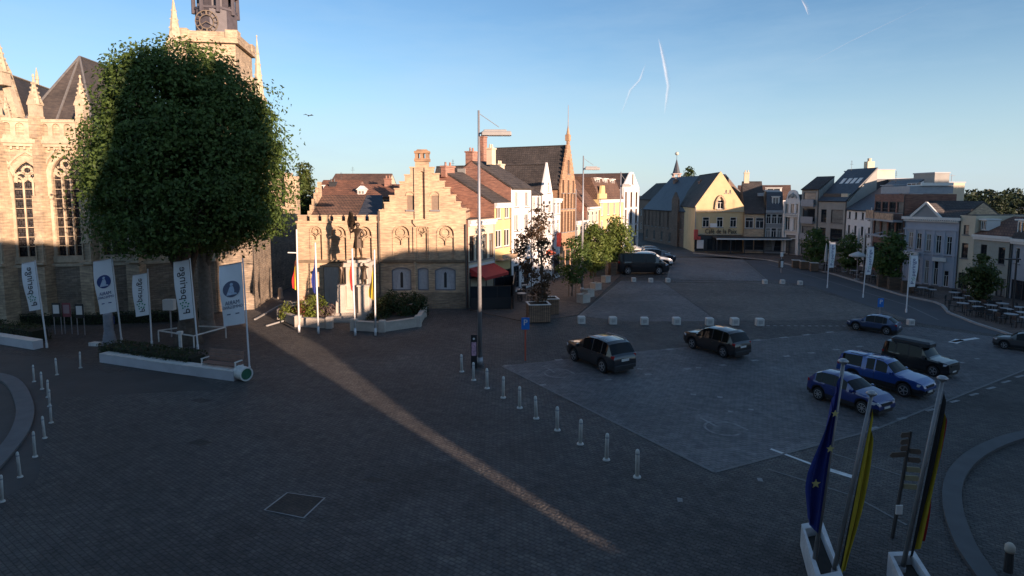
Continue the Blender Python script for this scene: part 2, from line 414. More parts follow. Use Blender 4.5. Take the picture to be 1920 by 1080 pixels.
# ring kerbs of the two roundabouts (front left, front right)
def ring_px(name, pts, wpx, m):
    pts = [P(*p) for p in pts]
    sm = []
    for i in range(len(pts)-1):
        a, b, c, d = pts[max(i-1, 0)], pts[i], pts[i+1], pts[min(i+2, len(pts)-1)]
        for k in range(6):
            t = k/6; sm.append(.5*((2*b) + (c-a)*t + (2*a-5*b+4*c-d)*t*t + (3*b-a-3*c+d)*t**3))
    sm.append(pts[-1]); mb = MB(); v = []; n = len(sm)
    for i, p in enumerate(sm):
        t = (sm[min(i+1, n-1)] - sm[max(i-1, 0)]).normalized(); s = Vector((-t.y, t.x, 0))
        for off, z in ((-.5, 0), (-.5, .1), (.5, .1), (.5, 0)): q = p + s*wpx*off; v.append((q.x, q.y, z))
    mb.add(v, [(i*4+k, i*4+k+1, i*4+k+5, i*4+k+4) for i in range(n-1) for k in range(3)])
    return struct(name, mb, m)
ring_px('kerb_ring', [(-140, 700), (-40, 702), (20, 716), (46, 760), (40, 805), (5, 855), (-70, 935), (-170, 1050)], .62, plain('ring_stone', (.12, .12, .123), .8, var=.15, scale=1.5))
ring_px('kerb_ring', [(2050, 800), (1920, 818), (1840, 848), (1795, 890), (1785, 945), (1808, 1020), (1850, 1085), (1900, 1150)], .5, plain('ring_stone_dark', (.08, .083, .086), .8, var=.15, scale=1.5))
# painted / inlaid marks
mk = MB()
def dash(px, py, dx, dy, w):
    a, b = P(px - dx/2, py - dy/2), P(px + dx/2, py + dy/2); t = (b-a).normalized(); s = Vector((-t.y, t.x, 0))*w/2
    mk.quad(*[(q.x, q.y, .014) for q in (a-s, b-s, b+s, a+s)])
for x, y in [(952, 686), (1048, 675), (1185, 661), (1256, 655), (1420, 638), (1470, 633), (1512, 628), (1556, 623)]: dash(x, y, 14, -1.5, .28)
for x, y in [(1018, 722), (1140, 712), (1215, 702), (1290, 692), (1355, 685), (1415, 676), (1475, 668), (1522, 662), (1568, 656), (1612, 650)]: dash(x, y, 12, -1, .25)
for x, y in [(1200, 692), (1408, 768), (1370, 772), (1300, 740), (1310, 690), (1350, 745)]: dash(x, y, 10, 1, .2)
for x, y in [(1638, 803), (1691, 785), (1744, 769), (1790, 753), (1826, 740), (1858, 728), (1887, 716), (1912, 706)]: dash(x, y, 15, -4, .16)
for i in range(12): dash(1440 + i*13.0, 611 + .05*i, 6, 0, .2)
for x, y in [(1680, 666), (1760, 676), (1804, 680), (1832, 673)]: dash(x, y, 8, -1, .2)
for x, y in [(1205, 600), (1425, 900), (1275, 938)]: dash(x, y, 10, 1, .25)
struct('parking_marking', mk, plain('inlay_stone', (.22, .22, .215), .7, var=.5, scale=4))
mk = MB()
def strip(pts, w, z=.012):
    q = [P(*p) for p in pts]
    for a, b in zip(q, q[1:]):
        t = (b-a).normalized(); s = Vector((-t.y, t.x, 0))*w/2
        mk.quad(*[(v.x, v.y, z) for v in (a-s, b-s, b+s, a+s)])
strip([(1445, 842), (1525, 872)], .13); strip([(1525, 872), (1600, 895)], .26)
strip([(1786, 641), (1833, 634)], .3); strip([(1786, 643), (1800, 637)], .5)
struct('road_marking', mk, M_white)
mk = MB()
strip([(1086, 592), (1165, 527)], .12, .013); strip([(1165, 527), (1250, 527), (1440, 530)], .3, .013)
strip([(942, 687), (1340, 886)], .12, .013); strip([(1340, 886), (1640, 806), (1985, 668)], .1, .013)
strip([(942, 687), (1590, 621)], .1, .013)
strip([(1250, 527), (1262, 484)], .14, .013); strip([(1388, 483), (1440, 527)], .14, .013); strip([(1345, 508), (1412, 506)], .2, .013)
strip([(1440, 495), (1530, 520), (1700, 572), (1760, 600)], .14, .013)
strip([(1440, 880), (1600, 930), (1700, 985)], .08, .013); strip([(1560, 850), (1700, 895)], .08, .013); 
struct('paving_joint', mk, plain('joint_stone', (.15, .148, .142), .75, var=.2, scale=3))
# wheelchair outline laid in stones in the near bay
mk = MB()
for cx, cy in [(1047, 700), (1357, 803)]:
    c = P(cx, cy)
    pts = [c + Vector((.75*math.cos(a), .75*math.sin(a), 0)) for a in [R(20*i) for i in range(16)]]
    for a, b in list(zip(pts, pts[1:]))[::1]:
        t = (b-a).normalized(); s = Vector((-t.y, t.x, 0))*.05
        mk.quad(*[(v.x, v.y, .015) for v in (a-s, b-s, b+s, a+s)])
    for a, b in [((-.2, .1), (-.6, 1.1)), ((-.2, .5), (.5, .6)), ((.5, .6), (.9, -.2)), ((-.75, 1.2), (-.5, 1.45))]:
        a = c + Vector((*a, 0)); b = c + Vector((*b, 0)); t = (b-a).normalized(); s = Vector((-t.y, t.x, 0))*.055
        mk.quad(*[(v.x, v.y, .0155) for v in (a-s, b-s, b+s, a+s)])
struct('bay_marking', mk, plain('worn_inlay', (.2, .2, .195), .7, var=.5, scale=3))
# inspection cover with its white frame, and worn sett patches
def quad_px(pts, z): 
    q = [P(*p) for p in pts]; return [(p.x, p.y, z) for p in q]
t = thing('inspection_cover', 'square inspection cover framed in white stone, set in the dark setts', 'cover', P(552, 948))
def rel(pts, z, o): return [tuple(Vector(p) - o) for p in quad_px(pts, z)]
o_ = P(552, 948); fr = MB()
out = [(494, 957), (538, 924), (611, 934), (570, 973)]; inn = [(498, 957), (539.5, 925.2), (607, 934.5), (568.5, 971)]
A, B = rel(out, .018, o_), rel(inn, .018, o_)
for i in range(4): fr.quad(A[i], A[(i+1) % 4], B[(i+1) % 4], B[i])
part('frame', fr, M_kerb, t)
part('lid', MB().quad(*rel(inn, .015, o_)), brick('cover_plate', (.075, .055, .042), (.065, .048, .038), (.04, .032, .027), .2, .1, .012, flat=True, rot=R(35)), t)
wp = MB()
for c, w_, h_ in [((375, 830), 24, 7), ((377, 751), 20, 5), ((355, 706), 14, 4), ((700, 900), 26, 6)]:
    wp.quad(*quad_px([(c[0]-w_, c[1]), (c[0], c[1]-h_), (c[0]+w_, c[1]), (c[0], c[1]+h_)], .005))
struct('repaired_paving', wp, brick('cover_setts', (.085, .068, .058), (.07, .06, .055), (.04, .035, .03), .2, .1, .012, flat=True, rot=R(35)))
# ---------------------------------------------------------------- the side of the square behind the viewpoint (unseen; outlines shaped to throw the long morning shadow)
M_bk = brick('far_side_brick', (.3, .16, .1), (.25, .13, .09), (.3, .27, .23))
M_slate = brick('slate_roof', (.05, .055, .065), (.04, .044, .052), (.025, .027, .03), .3, .2, .01, dirt=.3, rough=.6, stretch=1.4)
def mass(name, label, poly, y0, y1, m=M_bk):
    t = thing(name, label, 'building', (poly[0][0], y1, 0))
    x0 = poly[0][0]
    q = [(x - x0, z) for x, z in poly]
    zs = [z for _, z in q]; W = max(x for x, _ in q); wn = MB()
    part('wall', MB().prism(q, y0 - y1, 0), m, t)
    for r in range(3):
        for c in range(int(W // 3)):
            wn.box(1 + c*3, 2.2 + c*3, 0.003, .05, 1.2 + r*3.4, 3 + r*3.4)
    if wn.v: part('windows', wn, glassmat('dark_glass'), t)['kind'] = 'stuff'
    return t
mass('terraced_house', 'long brick house row behind the viewpoint, left of the town hall', [(-70, 0), (8.2, 0), (8.2, 16.2), (-70, 16.2)], -12, -4.6)
mass('town_hall', 'brick town hall with twin gables behind the viewpoint', [(8.4, 0), (18.2, 0), (18.2, 25.6), (17.6, 27.2), (16.9, 26.6), (15.9, 23.0), (15.1, 23.6), (13.6, 26.6), (12.2, 26.6), (11.2, 24.6), (10, 20.5), (8.4, 17)], -7.4, -4.6)
mass('low_shade_block', 'low brick garage in the gap beside the town hall', [(18.2, 0), (20.45, 0), (20.45, 4.25), (18.2, 4.25)], -7.4, -4.6)  # added out of view; its height ends the sun streak
mass('brick_house', 'brick house with a sloping roof beyond the garage, behind the viewpoint', [(20.45, 0), (28.8, 0), (28.8, 11.2), (23.7, 10.6), (20.85, 6.6), (20.45, 5)], -6.8, -5.2)
mass('shop_house', 'tall brick shop row behind the viewpoint, right of the town hall', [(28.8, 0), (100, 0), (100, 17.6), (80, 18.8), (72, 18.8), (69, 16.6), (53, 16.2), (46, 16.7), (34.2, 16.4), (33.0, 15.6), (31.2, 12.4), (28.8, 11.2)], -7, -4.6)
def block(name, label, x0, x1, y0, y1, h):
    t = thing(name, label, 'building', (x0, y0, 0))
    part('wall', MB().box(0, x1-x0, 0, y1-y0, 0, h), M_bk, t)
block('shade_block', 'brick apartment block standing outside the view behind the right row', 64, 75, 24, 27, 14.9)  # both blocks are shadow casters added out of view for the right row
block('shade_block', 'taller brick apartment block outside the view behind the right row', 75, 110, 24, 27, 21.8)
# ================================================================== trees and shrubs
RNG = np.random.default_rng(11)
M_leaf_dark = leafmat('linden_leaves', (.036, .066, .015), (.125, .19, .048), .4)
M_leaf_young = leafmat('young_tree_leaves', (.035, .055, .014), (.10, .13, .035), .35)
M_leaf_yel = leafmat('yellowing_leaves', (.07, .12, .025), (.17, .21, .05), .4)
M_leaf_far = leafmat('distant_leaves', (.025, .045, .012), (.07, .1, .03), .25)
M_leaf_red = leafmat('red_shrub_leaves', (.14, .05, .035), (.22, .10, .05), .3)
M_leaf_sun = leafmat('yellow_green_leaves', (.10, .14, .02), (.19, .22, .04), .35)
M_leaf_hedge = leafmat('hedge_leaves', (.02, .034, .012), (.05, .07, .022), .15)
M_bark = plain('bark', (.10, .08, .062), .95, var=.35, scale=5, bump=.8)
M_bark_g = plain('grey_bark', (.16, .14, .12), .95, var=.3, scale=5, bump=.8)

def leaves_mesh(name, pts, nrm, size, mat, jitter=.9, asp=.62):
    """one small folded leaf per point"""
    n = len(pts)
    nr = nrm + RNG.normal(0, jitter, (n, 3)); nr /= np.linalg.norm(nr, axis=1)[:, None] + 1e-9
    a = RNG.normal(0, 1, (n, 3)); u = np.cross(nr, a); u /= np.linalg.norm(u, axis=1)[:, None] + 1e-9
    v = np.cross(nr, u); s = size * RNG.uniform(.6, 1.35, n)[:, None]
    V = np.empty((n, 4, 3))
    V[:, 0] = pts - u*s*.55; V[:, 1] = pts + v*s*asp*.5 + nr*s*.14; V[:, 2] = pts + u*s*.55; V[:, 3] = pts - v*s*asp*.5 + nr*s*.14
    me = bpy.data.meshes.new(name)
    me.vertices.add(n*4); me.vertices.foreach_set('co', V.reshape(-1).astype(np.float32))
    me.loops.add(n*4); me.loops.foreach_set('vertex_index', np.arange(n*4, dtype=np.int32))
    me.polygons.add(n); me.polygons.foreach_set('loop_start', np.arange(0, n*4, 4, dtype=np.int32))
    me.materials.append(mat); me.update(calc_edges=True); me.validate()
    return me

def crown_points(prof, nclump, per, rad, depth=1.0, shell=.55, droop=.0, gaps=.0):
    """prof: (z, x left, x right) rows from bottom to top. Returns leaf points and outward directions."""
    zs = np.array([p[0] for p in prof]); xl = np.array([p[1] for p in prof]); xr = np.array([p[2] for p in prof])
    P_, N_ = [], []
    z0, z1 = zs.min(), zs.max(); k = 0
    while k < nclump:
        z = RNG.uniform(z0, z1); a, b = np.interp(z, zs, xl), np.interp(z, zs, xr)
        c, h = (a+b)/2, (b-a)/2
        if RNG.uniform() > (h + .2) / ((xr-xl).max()/2 + .2): continue
        th = RNG.uniform(0, 2*math.pi); r = math.sqrt(RNG.uniform(shell**2, 1)) if RNG.uniform() < .8 else RNG.uniform(0, 1)
        rr = max(h - rad*.62, .12)
        x, y = c + rr*r*math.cos(th), rr*depth*r*math.sin(th)
        zc = z; k += 1
        out = np.array([math.cos(th)*r, math.sin(th)*r, ((zc - z0)/(z1-z0) - .35)*1.3]); out /= np.linalg.norm(out) + 1e-6
        R_ = rad * RNG.choice([.55, .8, 1.0, 1.25, 1.6])
        m = int(per * RNG.uniform(.7, 1.3))
        d = RNG.normal(0, 1, (m, 3)); d /= np.linalg.norm(d, axis=1)[:, None]
        d = d * (RNG.uniform(.35, 1, m) ** .6)[:, None] * R_ * np.array([1, 1, .72])
        d[:, 2] -= droop * (d[:, 0]**2 + d[:, 1]**2)
        P_.append(np.array([x, y, zc]) + d)
        N_.append(d / (R_ + 1e-6) * .8 + out * .9 + np.array([0, 0, .35]))
    return np.concatenate(P_), np.concatenate(N_)

def trunk_mb(h, r0, r1, limbs, spread, top, lean=(0, 0)):
    q = MB(); pts = [(lean[0]*t*t*h + .05*math.sin(5*t), lean[1]*t*t*h, h*t) for t in np.linspace(0, 1, 6)]
    pts2 = [(0, 0, 0)] + pts[1:]
    q.tube(pts2, r0, 10, r1); q.lathe((0, 0, 0), [(r0*1.5, 0), (r0*1.2, r0*.6), (r0*1.02, r0*1.5), (r0*.9, r0*2.2)], 10)
    e = Vector(pts2[-1])
    for i in range(limbs):
        a = 2*math.pi*i/limbs + random.uniform(-.3, .3); s = spread*random.uniform(.6, 1)
        zt = random.uniform(.55, 1.0)*(top-h)
        st = Vector(pts2[random.choice([3, 4, 5])])
        md = st + Vector((math.cos(a)*s*.45, math.sin(a)*s*.45, zt*.55)); en = st + Vector((math.cos(a)*s, math.sin(a)*s, zt))
        q.tube([st, md, en], r1*.7, 6, r1*.15)
        q.tube([md, md + Vector((math.cos(a+.8)*s*.35, math.sin(a+.8)*s*.35, zt*.3))], r1*.35, 5, r1*.1)
    q.tube([e, e + Vector((0, 0, (top-h)*.8))], r1*.8, 6, r1*.12)
    return q

def tree(name, label, base, prof, trunk, nclump, per, rad, leaf, mat, bark=M_bark, depth=1.0, shell=.55, group=None, rz=0.0, limbs=7, z0=0.0, lean=(0, 0)):
    base = Vector((base[0], base[1], z0))
    t = thing(name, label, 'tree', base, rz, group)
    top = max(p[0] for p in prof); sp = max(p[2]-p[1] for p in prof)/2
    part('trunk', trunk_mb(trunk[0], trunk[1], trunk[2], limbs, sp*.75, top*.9, lean), bark, t, smooth=True)
    pts, nn = crown_points(prof, nclump, per, rad, depth, shell)
    part('crown', leaves_mesh('crown', pts, nn, leaf, mat), None, t)
    return t

def round_prof(zb, zt, w, fl=.5):
    """an even, slightly irregular crown outline"""
    out = []
    for i in range(9):
        t = i/8; h = math.sin(math.pi*(.06 + .9*t)**(.85)) ** .7
        out.append((zb + (zt-zb)*t, -w*h*random.uniform(.82, 1.08), w*h*random.uniform(.82, 1.08)))
    return out
def bush(name, label, cat, base, rx, ry, h, n, leaf, mats, group=None):
    """shrub: stems and leaf masses; several leaf kinds become several parts"""
    t = thing(name, label, cat, base, 0, group)
    st = MB()
    for i in range(9):
        a = random.uniform(0, 6.28); st.tube([(0, 0, 0), (math.cos(a)*rx*.3, math.sin(a)*ry*.3, h*.5), (math.cos(a)*rx*.6, math.sin(a)*ry*.6, h*.8)], .03, 5, .01)
    part('stem', st, M_bark, t)
    for k, m in enumerate(mats):
        P_, N_ = [], []
        for i in range(n // len(mats)):
            a = random.uniform(0, 6.28); r = random.uniform(.2, .95)**.5; zz = random.uniform(.15, 1) * h * math.sqrt(max(1 - (r*.85)**2, .05))
            if len(mats) > 1: a = 6.28*(k + random.uniform(-.15, 1.1))/len(mats)
            c = np.array([rx*r*math.cos(a), ry*r*math.sin(a), zz]); d = RNG.normal(0, 1, (26, 3)); d /= np.linalg.norm(d, axis=1)[:, None]
            d *= (RNG.uniform(.3, 1, 26)**.5)[:, None] * .3
            P_.append(c + d); N_.append(d*2 + c/np.linalg.norm(c + 1e-6)*.8 + np.array([0, 0, .4]))
        part('foliage', leaves_mesh('foliage', np.concatenate(P_), np.concatenate(N_), leaf, m), None, t)
    return t

# ---- the two great lindens at the church
tb = P(354, 644); k = D(tb)
def row(py, x0, x1): z = Z(tb, py); return (z, ((x0-352)*.88+20)/k, ((x1-352)*.88+20)/k)
prof = [row(470, 240, 400), row(455, 185, 440), row(435, 158, 505), row(420, 145, 540), row(360, 138, 556), row(300, 146, 556), row(250, 160, 548), row(200, 178, 530),
        row(165, 192, 512), row(142, 205, 478), row(122, 222, 458), row(110, 262, 440), row(100, 320, 370)]
tree('linden_tree', 'huge dense dark green tree filling the view in front of the church', tb, prof, (Z(tb, 470), .62, .4), 540, 170, 1.25, .22, M_leaf_dark, depth=.8, shell=.8, limbs=9)
tb2 = P(388, 622); z2 = Z(tb2, 460)
tree('linden_tree', 'second grey-trunked tree standing behind the huge one, its crown lost in the same foliage', tb2, [(z2+.5, -2.6, 3.2), (z2+3, -4.5, 5.4), (z2+6, -4.6, 5.2), (z2+9, -3, 4.4), (z2+10.6, -1, 2)], (z2+1, .5, .34), 130, 90, 1.05, .3, M_leaf_dark, bark=M_bark_g, shell=.5)
# small trees between the church and the chapel roofs, and trees beyond the far roofs
for (px, py, Y, lab, w_, h0) in [(577, 312, 84, 'sunlit green tree between the church and the red roofs', 26, 470)]:
    b = at(px, Y); zt = Z(b, py); kk = D(b)
    tree('tall_tree', lab, b, round_prof(zt*.3, zt, w_/kk), (zt*.4, .3, .2), 90, 70, .8, .34, M_leaf_young)
b = at(1289, 175); zt = Z(b, 314)
tree('tall_tree', 'round green tree rising behind the slate roof by the small spire', b, round_prof(zt*.4, zt, 3.0), (zt*.5, .3, .2), 60, 40, 1.1, .6, M_leaf_far)
b = at(1864, 88); zt = Z(b, 375)
tree('tall_tree', 'dark tree rising behind the red tiled roof at the right edge', b, round_prof(zt*.35, zt, 2.6), (zt*.5, .3, .2), 80, 50, .7, .35, leafmat('far_shaded_leaves', (.012, .022, .01), (.03, .045, .018), .1))  # leaf colour darkened to stand in for shade and backlight

tl_ = []
for i in range(260):
    x_ = random.uniform(1780, 2100); b = at(x_, random.uniform(112, 135)); hz_ = Z(b, random.uniform(362, 366)); d_ = RNG.normal(0, 1, (40, 3)); d_ /= np.linalg.norm(d_, axis=1)[:, None]
    tl_.append(np.array([b.x, b.y, hz_ - random.uniform(0, 6)]) + d_*np.array([1.6, 1.6, 1.1]))
tl_ = np.concatenate(tl_); tl_[:, 2] = np.abs(tl_[:, 2])
o = _link('treeline', leaves_mesh('treeline', tl_, RNG.normal(0, 1, tl_.shape), .7, leafmat('far_shaded_leaves', (.012, .022, .01), (.03, .045, .018), .1))); tag(o, 'far dark line of trees beyond the right-hand roofs', 'treeline', kind='stuff')
# ---- street trees of the left row
def street_tree(px, py, ytop, ybot, xl, xr, lab, mat, n, per, rad, leaf, depth=1.0, shell=.3, z0=0.0, group='young trees before the left-hand houses'):
    b = P(px, py); kk = D(b); zt, zb = Z(b, ytop), Z(b, ybot); xm = (xl+xr)/2
    pr = []
    for i in range(8):
        t = i/7; hh = (math.sin(math.pi*(.1+.84*t)))**.7
        pr.append((zb+(zt-zb)*t, ((xl-px)/kk)*hh*random.uniform(.8, 1.08), ((xr-px)/kk)*hh*random.uniform(.8, 1.08)))
    return tree('street_tree', lab, b, pr, (zb+.4*(zt-zb), .075, .05), n, per, rad, leaf, mat, bark=M_bark_g, depth=depth, shell=shell, group=group, z0=z0, limbs=8)
street_tree(1016, 598, 390, 560, 955, 1050, 'sparse open tree growing from the wooden planter by the terrace', leafmat('reddish_dark_leaves', (.065, .042, .03), (.15, .10, .055), .35), 115, 26, .5, .22, shell=.05)
street_tree(1072, 556, 446, 528, 1036, 1118, 'small dark green tree tied to stakes behind the stone planters', M_leaf_dark, 70, 36, .5, .22)
street_tree(1112, 533, 424, 505, 1078, 1152, 'broad yellow-green sunlit tree next behind the staked one', M_leaf_yel, 105, 48, .62, .26)
street_tree(1150, 512, 412, 488, 1118, 1192, 'yellow-green sunlit tree above the dark van', M_leaf_yel, 105, 48, .72, .28)
# ---- street trees of the right row
G2 = 'young trees on the right-hand pavement'
street_tree(1528, 506, 432, 492, 1497, 1560, 'dusky green tree before the concrete flats on the right row', M_leaf_dark, 70, 40, .6, .28, group=G2)
street_tree(1590, 516, 440, 500, 1560, 1622, 'dusky green tree before the low white house', M_leaf_dark, 60, 40, .6, .28, group=G2)
street_tree(1668, 540, 440, 520, 1632, 1702, 'dusky green tree before the red-brown balconies', M_leaf_dark, 80, 40, .6, .28, group=G2)
street_tree(1838, 580, 482, 560, 1800, 1872, 'green tree among the cafe tables at the right edge', M_leaf_young, 70, 40, .55, .24, group=G2)
# ================================================================== the church
M_ash = brick('church_stone', (.52, .41, .28), (.43, .335, .23), (.33, .26, .18), bw=.5, bh=.22, mort=.012, dirt=.42, bump=.3, dscale=.55)
M_rub = brick('church_rubble', (.30, .245, .185), (.24, .19, .14), (.19, .155, .12), bw=.42, bh=.16, mort=.016, dirt=.5, bump=.5, dscale=.8, holes=True)
M_trim = plain('carved_stone', (.44, .36, .255), .85, var=.28, scale=2.2, bump=.4)
M_croof = brick('church_slate', (.085, .07, .06), (.07, .058, .05), (.05, .042, .036), .35, .22, .01, dirt=.35, stretch=1.2, rough=.7)
M_leadglass = brick('leaded_glass', (.03, .03, .034), (.05, .042, .04), (.012, .011, .011), .22, .28, .03, dirt=.4, rough=.15, bump=.2)
ch = thing('church', 'gothic church of pale stone with tall traceried windows, pinnacles and a square tower', 'church', P(103, 600))
CO = Vector(ch.location)
def cpart(name, q, m, parent=ch, **k): return part(name, q, m, parent, **k)
ZC, ZB = Z(P(103, 600), 264), Z(P(103, 600), 226)      # cornice, balustrade top
ZS = Z(P(103, 600), 497)                               # string course over the rubble base
def pinnacle(q, x, y, z0, w_, h, crock=True):
    q.box(x-w_/2, x+w_/2, y-w_/2, y+w_/2, z0, z0+h*.3)
    for s in (-1, 1):
        q.prism([(x-w_*.62, z0+h*.3), (x+w_*.62, z0+h*.3), (x, z0+h*.3+w_*1.3)], y+s*w_*.5-.03*s, y+s*w_*.56)
    q.box(x-w_*.62, x+w_*.62, y-w_*.55, y+w_*.55, z0+h*.27, z0+h*.3)
    q.cyl((x, y, z0+h*.3), w_*.58, .03, h*.66, 8)
    if crock:
        for i in range(5):
            r = w_*.58*(1 - i/5.5); zz = z0 + h*(.34 + .11*i)
            for a in range(4): q.cbox((x + r*math.cos(a*1.571+.78), y + r*math.sin(a*1.571+.78), zz), .1, .1, .12, a*1.571)
    q.cyl((x, y, z0+h*.96), .09, .05, .2, 6)
def bay(p0, p1, win=None, hgt=None, m=M_ash, balu=True, cw=.6):
    """one face of the choir from p0 to p1 (ground points); win=(centre px, width m, sill z, apex z)"""
    d = (p1-p0); W = d.xy.length; a = math.atan2(d.y, d.x); H = hgt or ZC
    holes = []
    if win:
        s = win[0]; holes = [arch(s, win[2], win[1], win[3]-win[2])]
    wl = part('wall', MB().sheet([(0, ZS), (W, ZS), (W, H), (0, H)], holes, 0, .3), m, ch, loc=p0-CO, rz=a)
    bs = MB(); bs.prism([(0, 0), (W, 0), (W, ZS), (0, ZS)], -.22, .4); part('plinth', bs, M_rub, ch, loc=p0-CO, rz=a)
    tr = MB(); tr.prism([(-.1, ZS-.02), (W+.1, ZS-.02), (W+.1, ZS+.2), (-.1, ZS+.2)], -.34, -.003)
    tr.box(-.1, W+.1, -.4, 0, H-.28, H); tr.box(-.1, W+.1, -.28, -.003, H-.5, H-.28)
    n = max(int(W/.36), 2)
    for i in range(n): tr.box((i+.3)*W/n, (i+.65)*W/n, -.2, -.003, H-.72, H-.5)
    if win:
        s, w_, z0, z1 = win
        o, i2 = arch(s, z0-.1, w_+.75, z1-z0+.55), arch(s, z0, w_+.12, z1-z0+.06)
        ring = MB(); n = len(o); off = len(ring.v)
        for (ox, oz), (ix, iz) in zip(o, i2): pass
        v = [(x, -.16, z) for x, z in o] + [(x, -.05, z) for x, z in i2] + [(x, 0, z) for x, z in o]
        ring.add(v, [(i, (i+1) % n, n+(i+1) % n, n+i) for i in range(n) if i != 0] + [(i, (i+1) % n, 2*n+(i+1) % n, 2*n+i) for i in range(n) if i != 0])
        o3 = arch(s, z1-w_*.9, w_+1.25, w_*.9+.85); i3 = arch(s, z1-w_*.9, w_+1.0, w_*.9+.66)
        ring.add([(x, -.12, z) for x, z in o3[2:]] + [(x, -.12, z) for x, z in i3[2:]], [(i, i+1, len(o3)-2+i+1, len(o3)-2+i) for i in range(len(o3)-3)])
        part('arch_moulding', ring, M_trim, wl)
        # mullions and tracery
        t = MB(); yb = .15
        for k in (-1, 1): t.box(s+k*w_/6-.055, s+k*w_/6+.055, yb-.1, yb+.1, z0, z1-w_*.75)
        zsp = z1 - w_*.866
        for k in (-1, 0, 1):
            c = s + k*w_/3
            for i in range(6):
                a0, a1 = R(30*i), R(30*i+30)
                t.bar((c+w_/6*math.cos(a0), yb, zsp-.05+w_/6*math.sin(a0)*1.5), (c+w_/6*math.cos(a1), yb, zsp-.05+w_/6*math.sin(a1)*1.5), .09, .14)
        for cx, cz, r in ((-.22, .2, .2), (.22, .2, .2), (0, .5, .17)):
            for i in range(8):
                a0, a1 = R(45*i), R(45*i+45)
                t.bar((s+(cx+r*math.cos(a0))*w_, yb, zsp+(cz+r*math.sin(a0))*w_), (s+(cx+r*math.cos(a1))*w_, yb, zsp+(cz+r*math.sin(a1))*w_), .1, .16)
        nb = int((z1-z0)/.7)
        for i in range(1, nb-1): t.box(s-w_/2, s+w_/2, yb+.03, yb+.07, z0+i*.7, z0+i*.7+.045)
        part('tracery', t, M_trim, wl)
        g_ = MB(); g_.sheet(arch(s, z0-.05, w_+.1, z1-z0+.1), [], yb+.1); part('pane', g_, M_leadglass, wl)
        sl = MB(); sl.prism([(s-w_*.7, z0-.5), (s+w_*.7, z0-.5), (s+w_*.62, z0), (s-w_*.62, z0)], -.2, .28); part('sill', sl, M_trim, wl)
    if balu:
        t_ = MB(); H2 = ZB - H
        bl = MB(); bl.box(-.05, W+.05, -.3, -.05, ZB-.22, ZB)
        bl.box(-.05, W+.05, -.28, -.05, H+.002, H+.3)
        nn = max(int(W/.62), 2); hs = [arch((i+.5)*W/nn, H+.3, W/nn*.62, H2-.6, False, 3) for i in range(nn)]
        bl.sheet([(0, H+.28), (W, H+.28), (W, ZB-.2), (0, ZB-.2)], hs, -.22, .12)
        part('balustrade', bl, M_trim, ch, loc=p0-CO, rz=a)
        bl2 = MB(); bl2.quad((0, -.06, H+.28), (W, -.06, H+.28), (W, -.06, ZB-.2), (0, -.06, ZB-.2)); part('balustrade_back', bl2, M_ash, ch, loc=p0-CO, rz=a)
    part('cornice', tr, M_trim, ch, loc=p0-CO, rz=a)
def buttress(p, ang, w_=.75, niche=True, h=None, pin=2.9):
    H = h or ZC; q = MB()
    q.box(-w_*.62, w_*.62, -1.0, .2, 0, ZS+.05, .0, .0); q.box(-w_/2, w_/2, -.75, .2, ZS+.05, H*.66)
    q.prism([(-w_/2, H*.66), (w_/2, H*.66), (w_/2-.02, H*.7), (-w_/2+.02, H*.7)], -.75, .2)
    q.box(-w_*.4, w_*.4, -.5, .2, H*.7, H+.1)
    q.box(-w_*.42, w_*.42, -.62, .1, H+.102, ZB+.2)
    part('buttress', q, M_ash, ch, loc=p-CO, rz=ang)
    t = MB(); pinnacle(t, 0, -.27, ZB+.2, w_*.8, pin)
    if niche:
        t.prism([(-w_*.55, H*.44), (w_*.55, H*.44), (0, H*.44+.9)], -.86, -.753)
        a = arch(0, ZS+.5, w_*.6, 1.7); b = arch(0, ZS+.38, w_*.85, 2.0); n = len(a)
        t.add([(x, -.84, z) for x, z in b] + [(x, -.84, z) for x, z in a] + [(x, -.752, z) for x, z in b], [(i, (i+1) % n, n+(i+1) % n, n+i) for i in range(n)] + [(i, (i+1) % n, 2*n+(i+1) % n, 2*n+i) for i in range(n)])
        t.box(-w_*.6, w_*.6, -1.04, -.753, ZS+.202, ZS+.36)
    part('pinnacle', t, M_trim, ch, loc=p-CO, rz=ang)
B = [P(-48, 614), P(30, 609), P(103, 603), P(186, 601), P(268, 596), P(345, 588), P(408, 585)]
def along(a, b, px):      # metres along a->b at image column px
    best = min(range(101), key=lambda i: abs((960 + FPX*(a.x+(b.x-a.x)*i/100)/((a.y+(b.y-a.y)*i/100)*_cp+CAMH*_sp)) - px))
    return (b-a).xy.length*best/100
ZW0, ZW1 = Z(P(103, 600), 478), Z(P(103, 600), 305)
bay(B[0], B[1], (along(B[0], B[1], 12), 1.5, ZW0, ZW1))
bay(B[1], B[2], (along(B[1], B[2], 73), 1.65, ZW0, ZW1))
bay(B[2], B[3], (along(B[2], B[3], 142), 1.75, ZW0, ZW1+.5))
bay(B[3], B[4], (along(B[3], B[4], 226), 1.6, ZW0, ZW1+.5)); bay(B[4], B[5], None); bay(B[5], B[6], None)
for i, an in ((1, -10), (2, -6), (3, 0), (4, 5)): buttress(B[i], R(an))
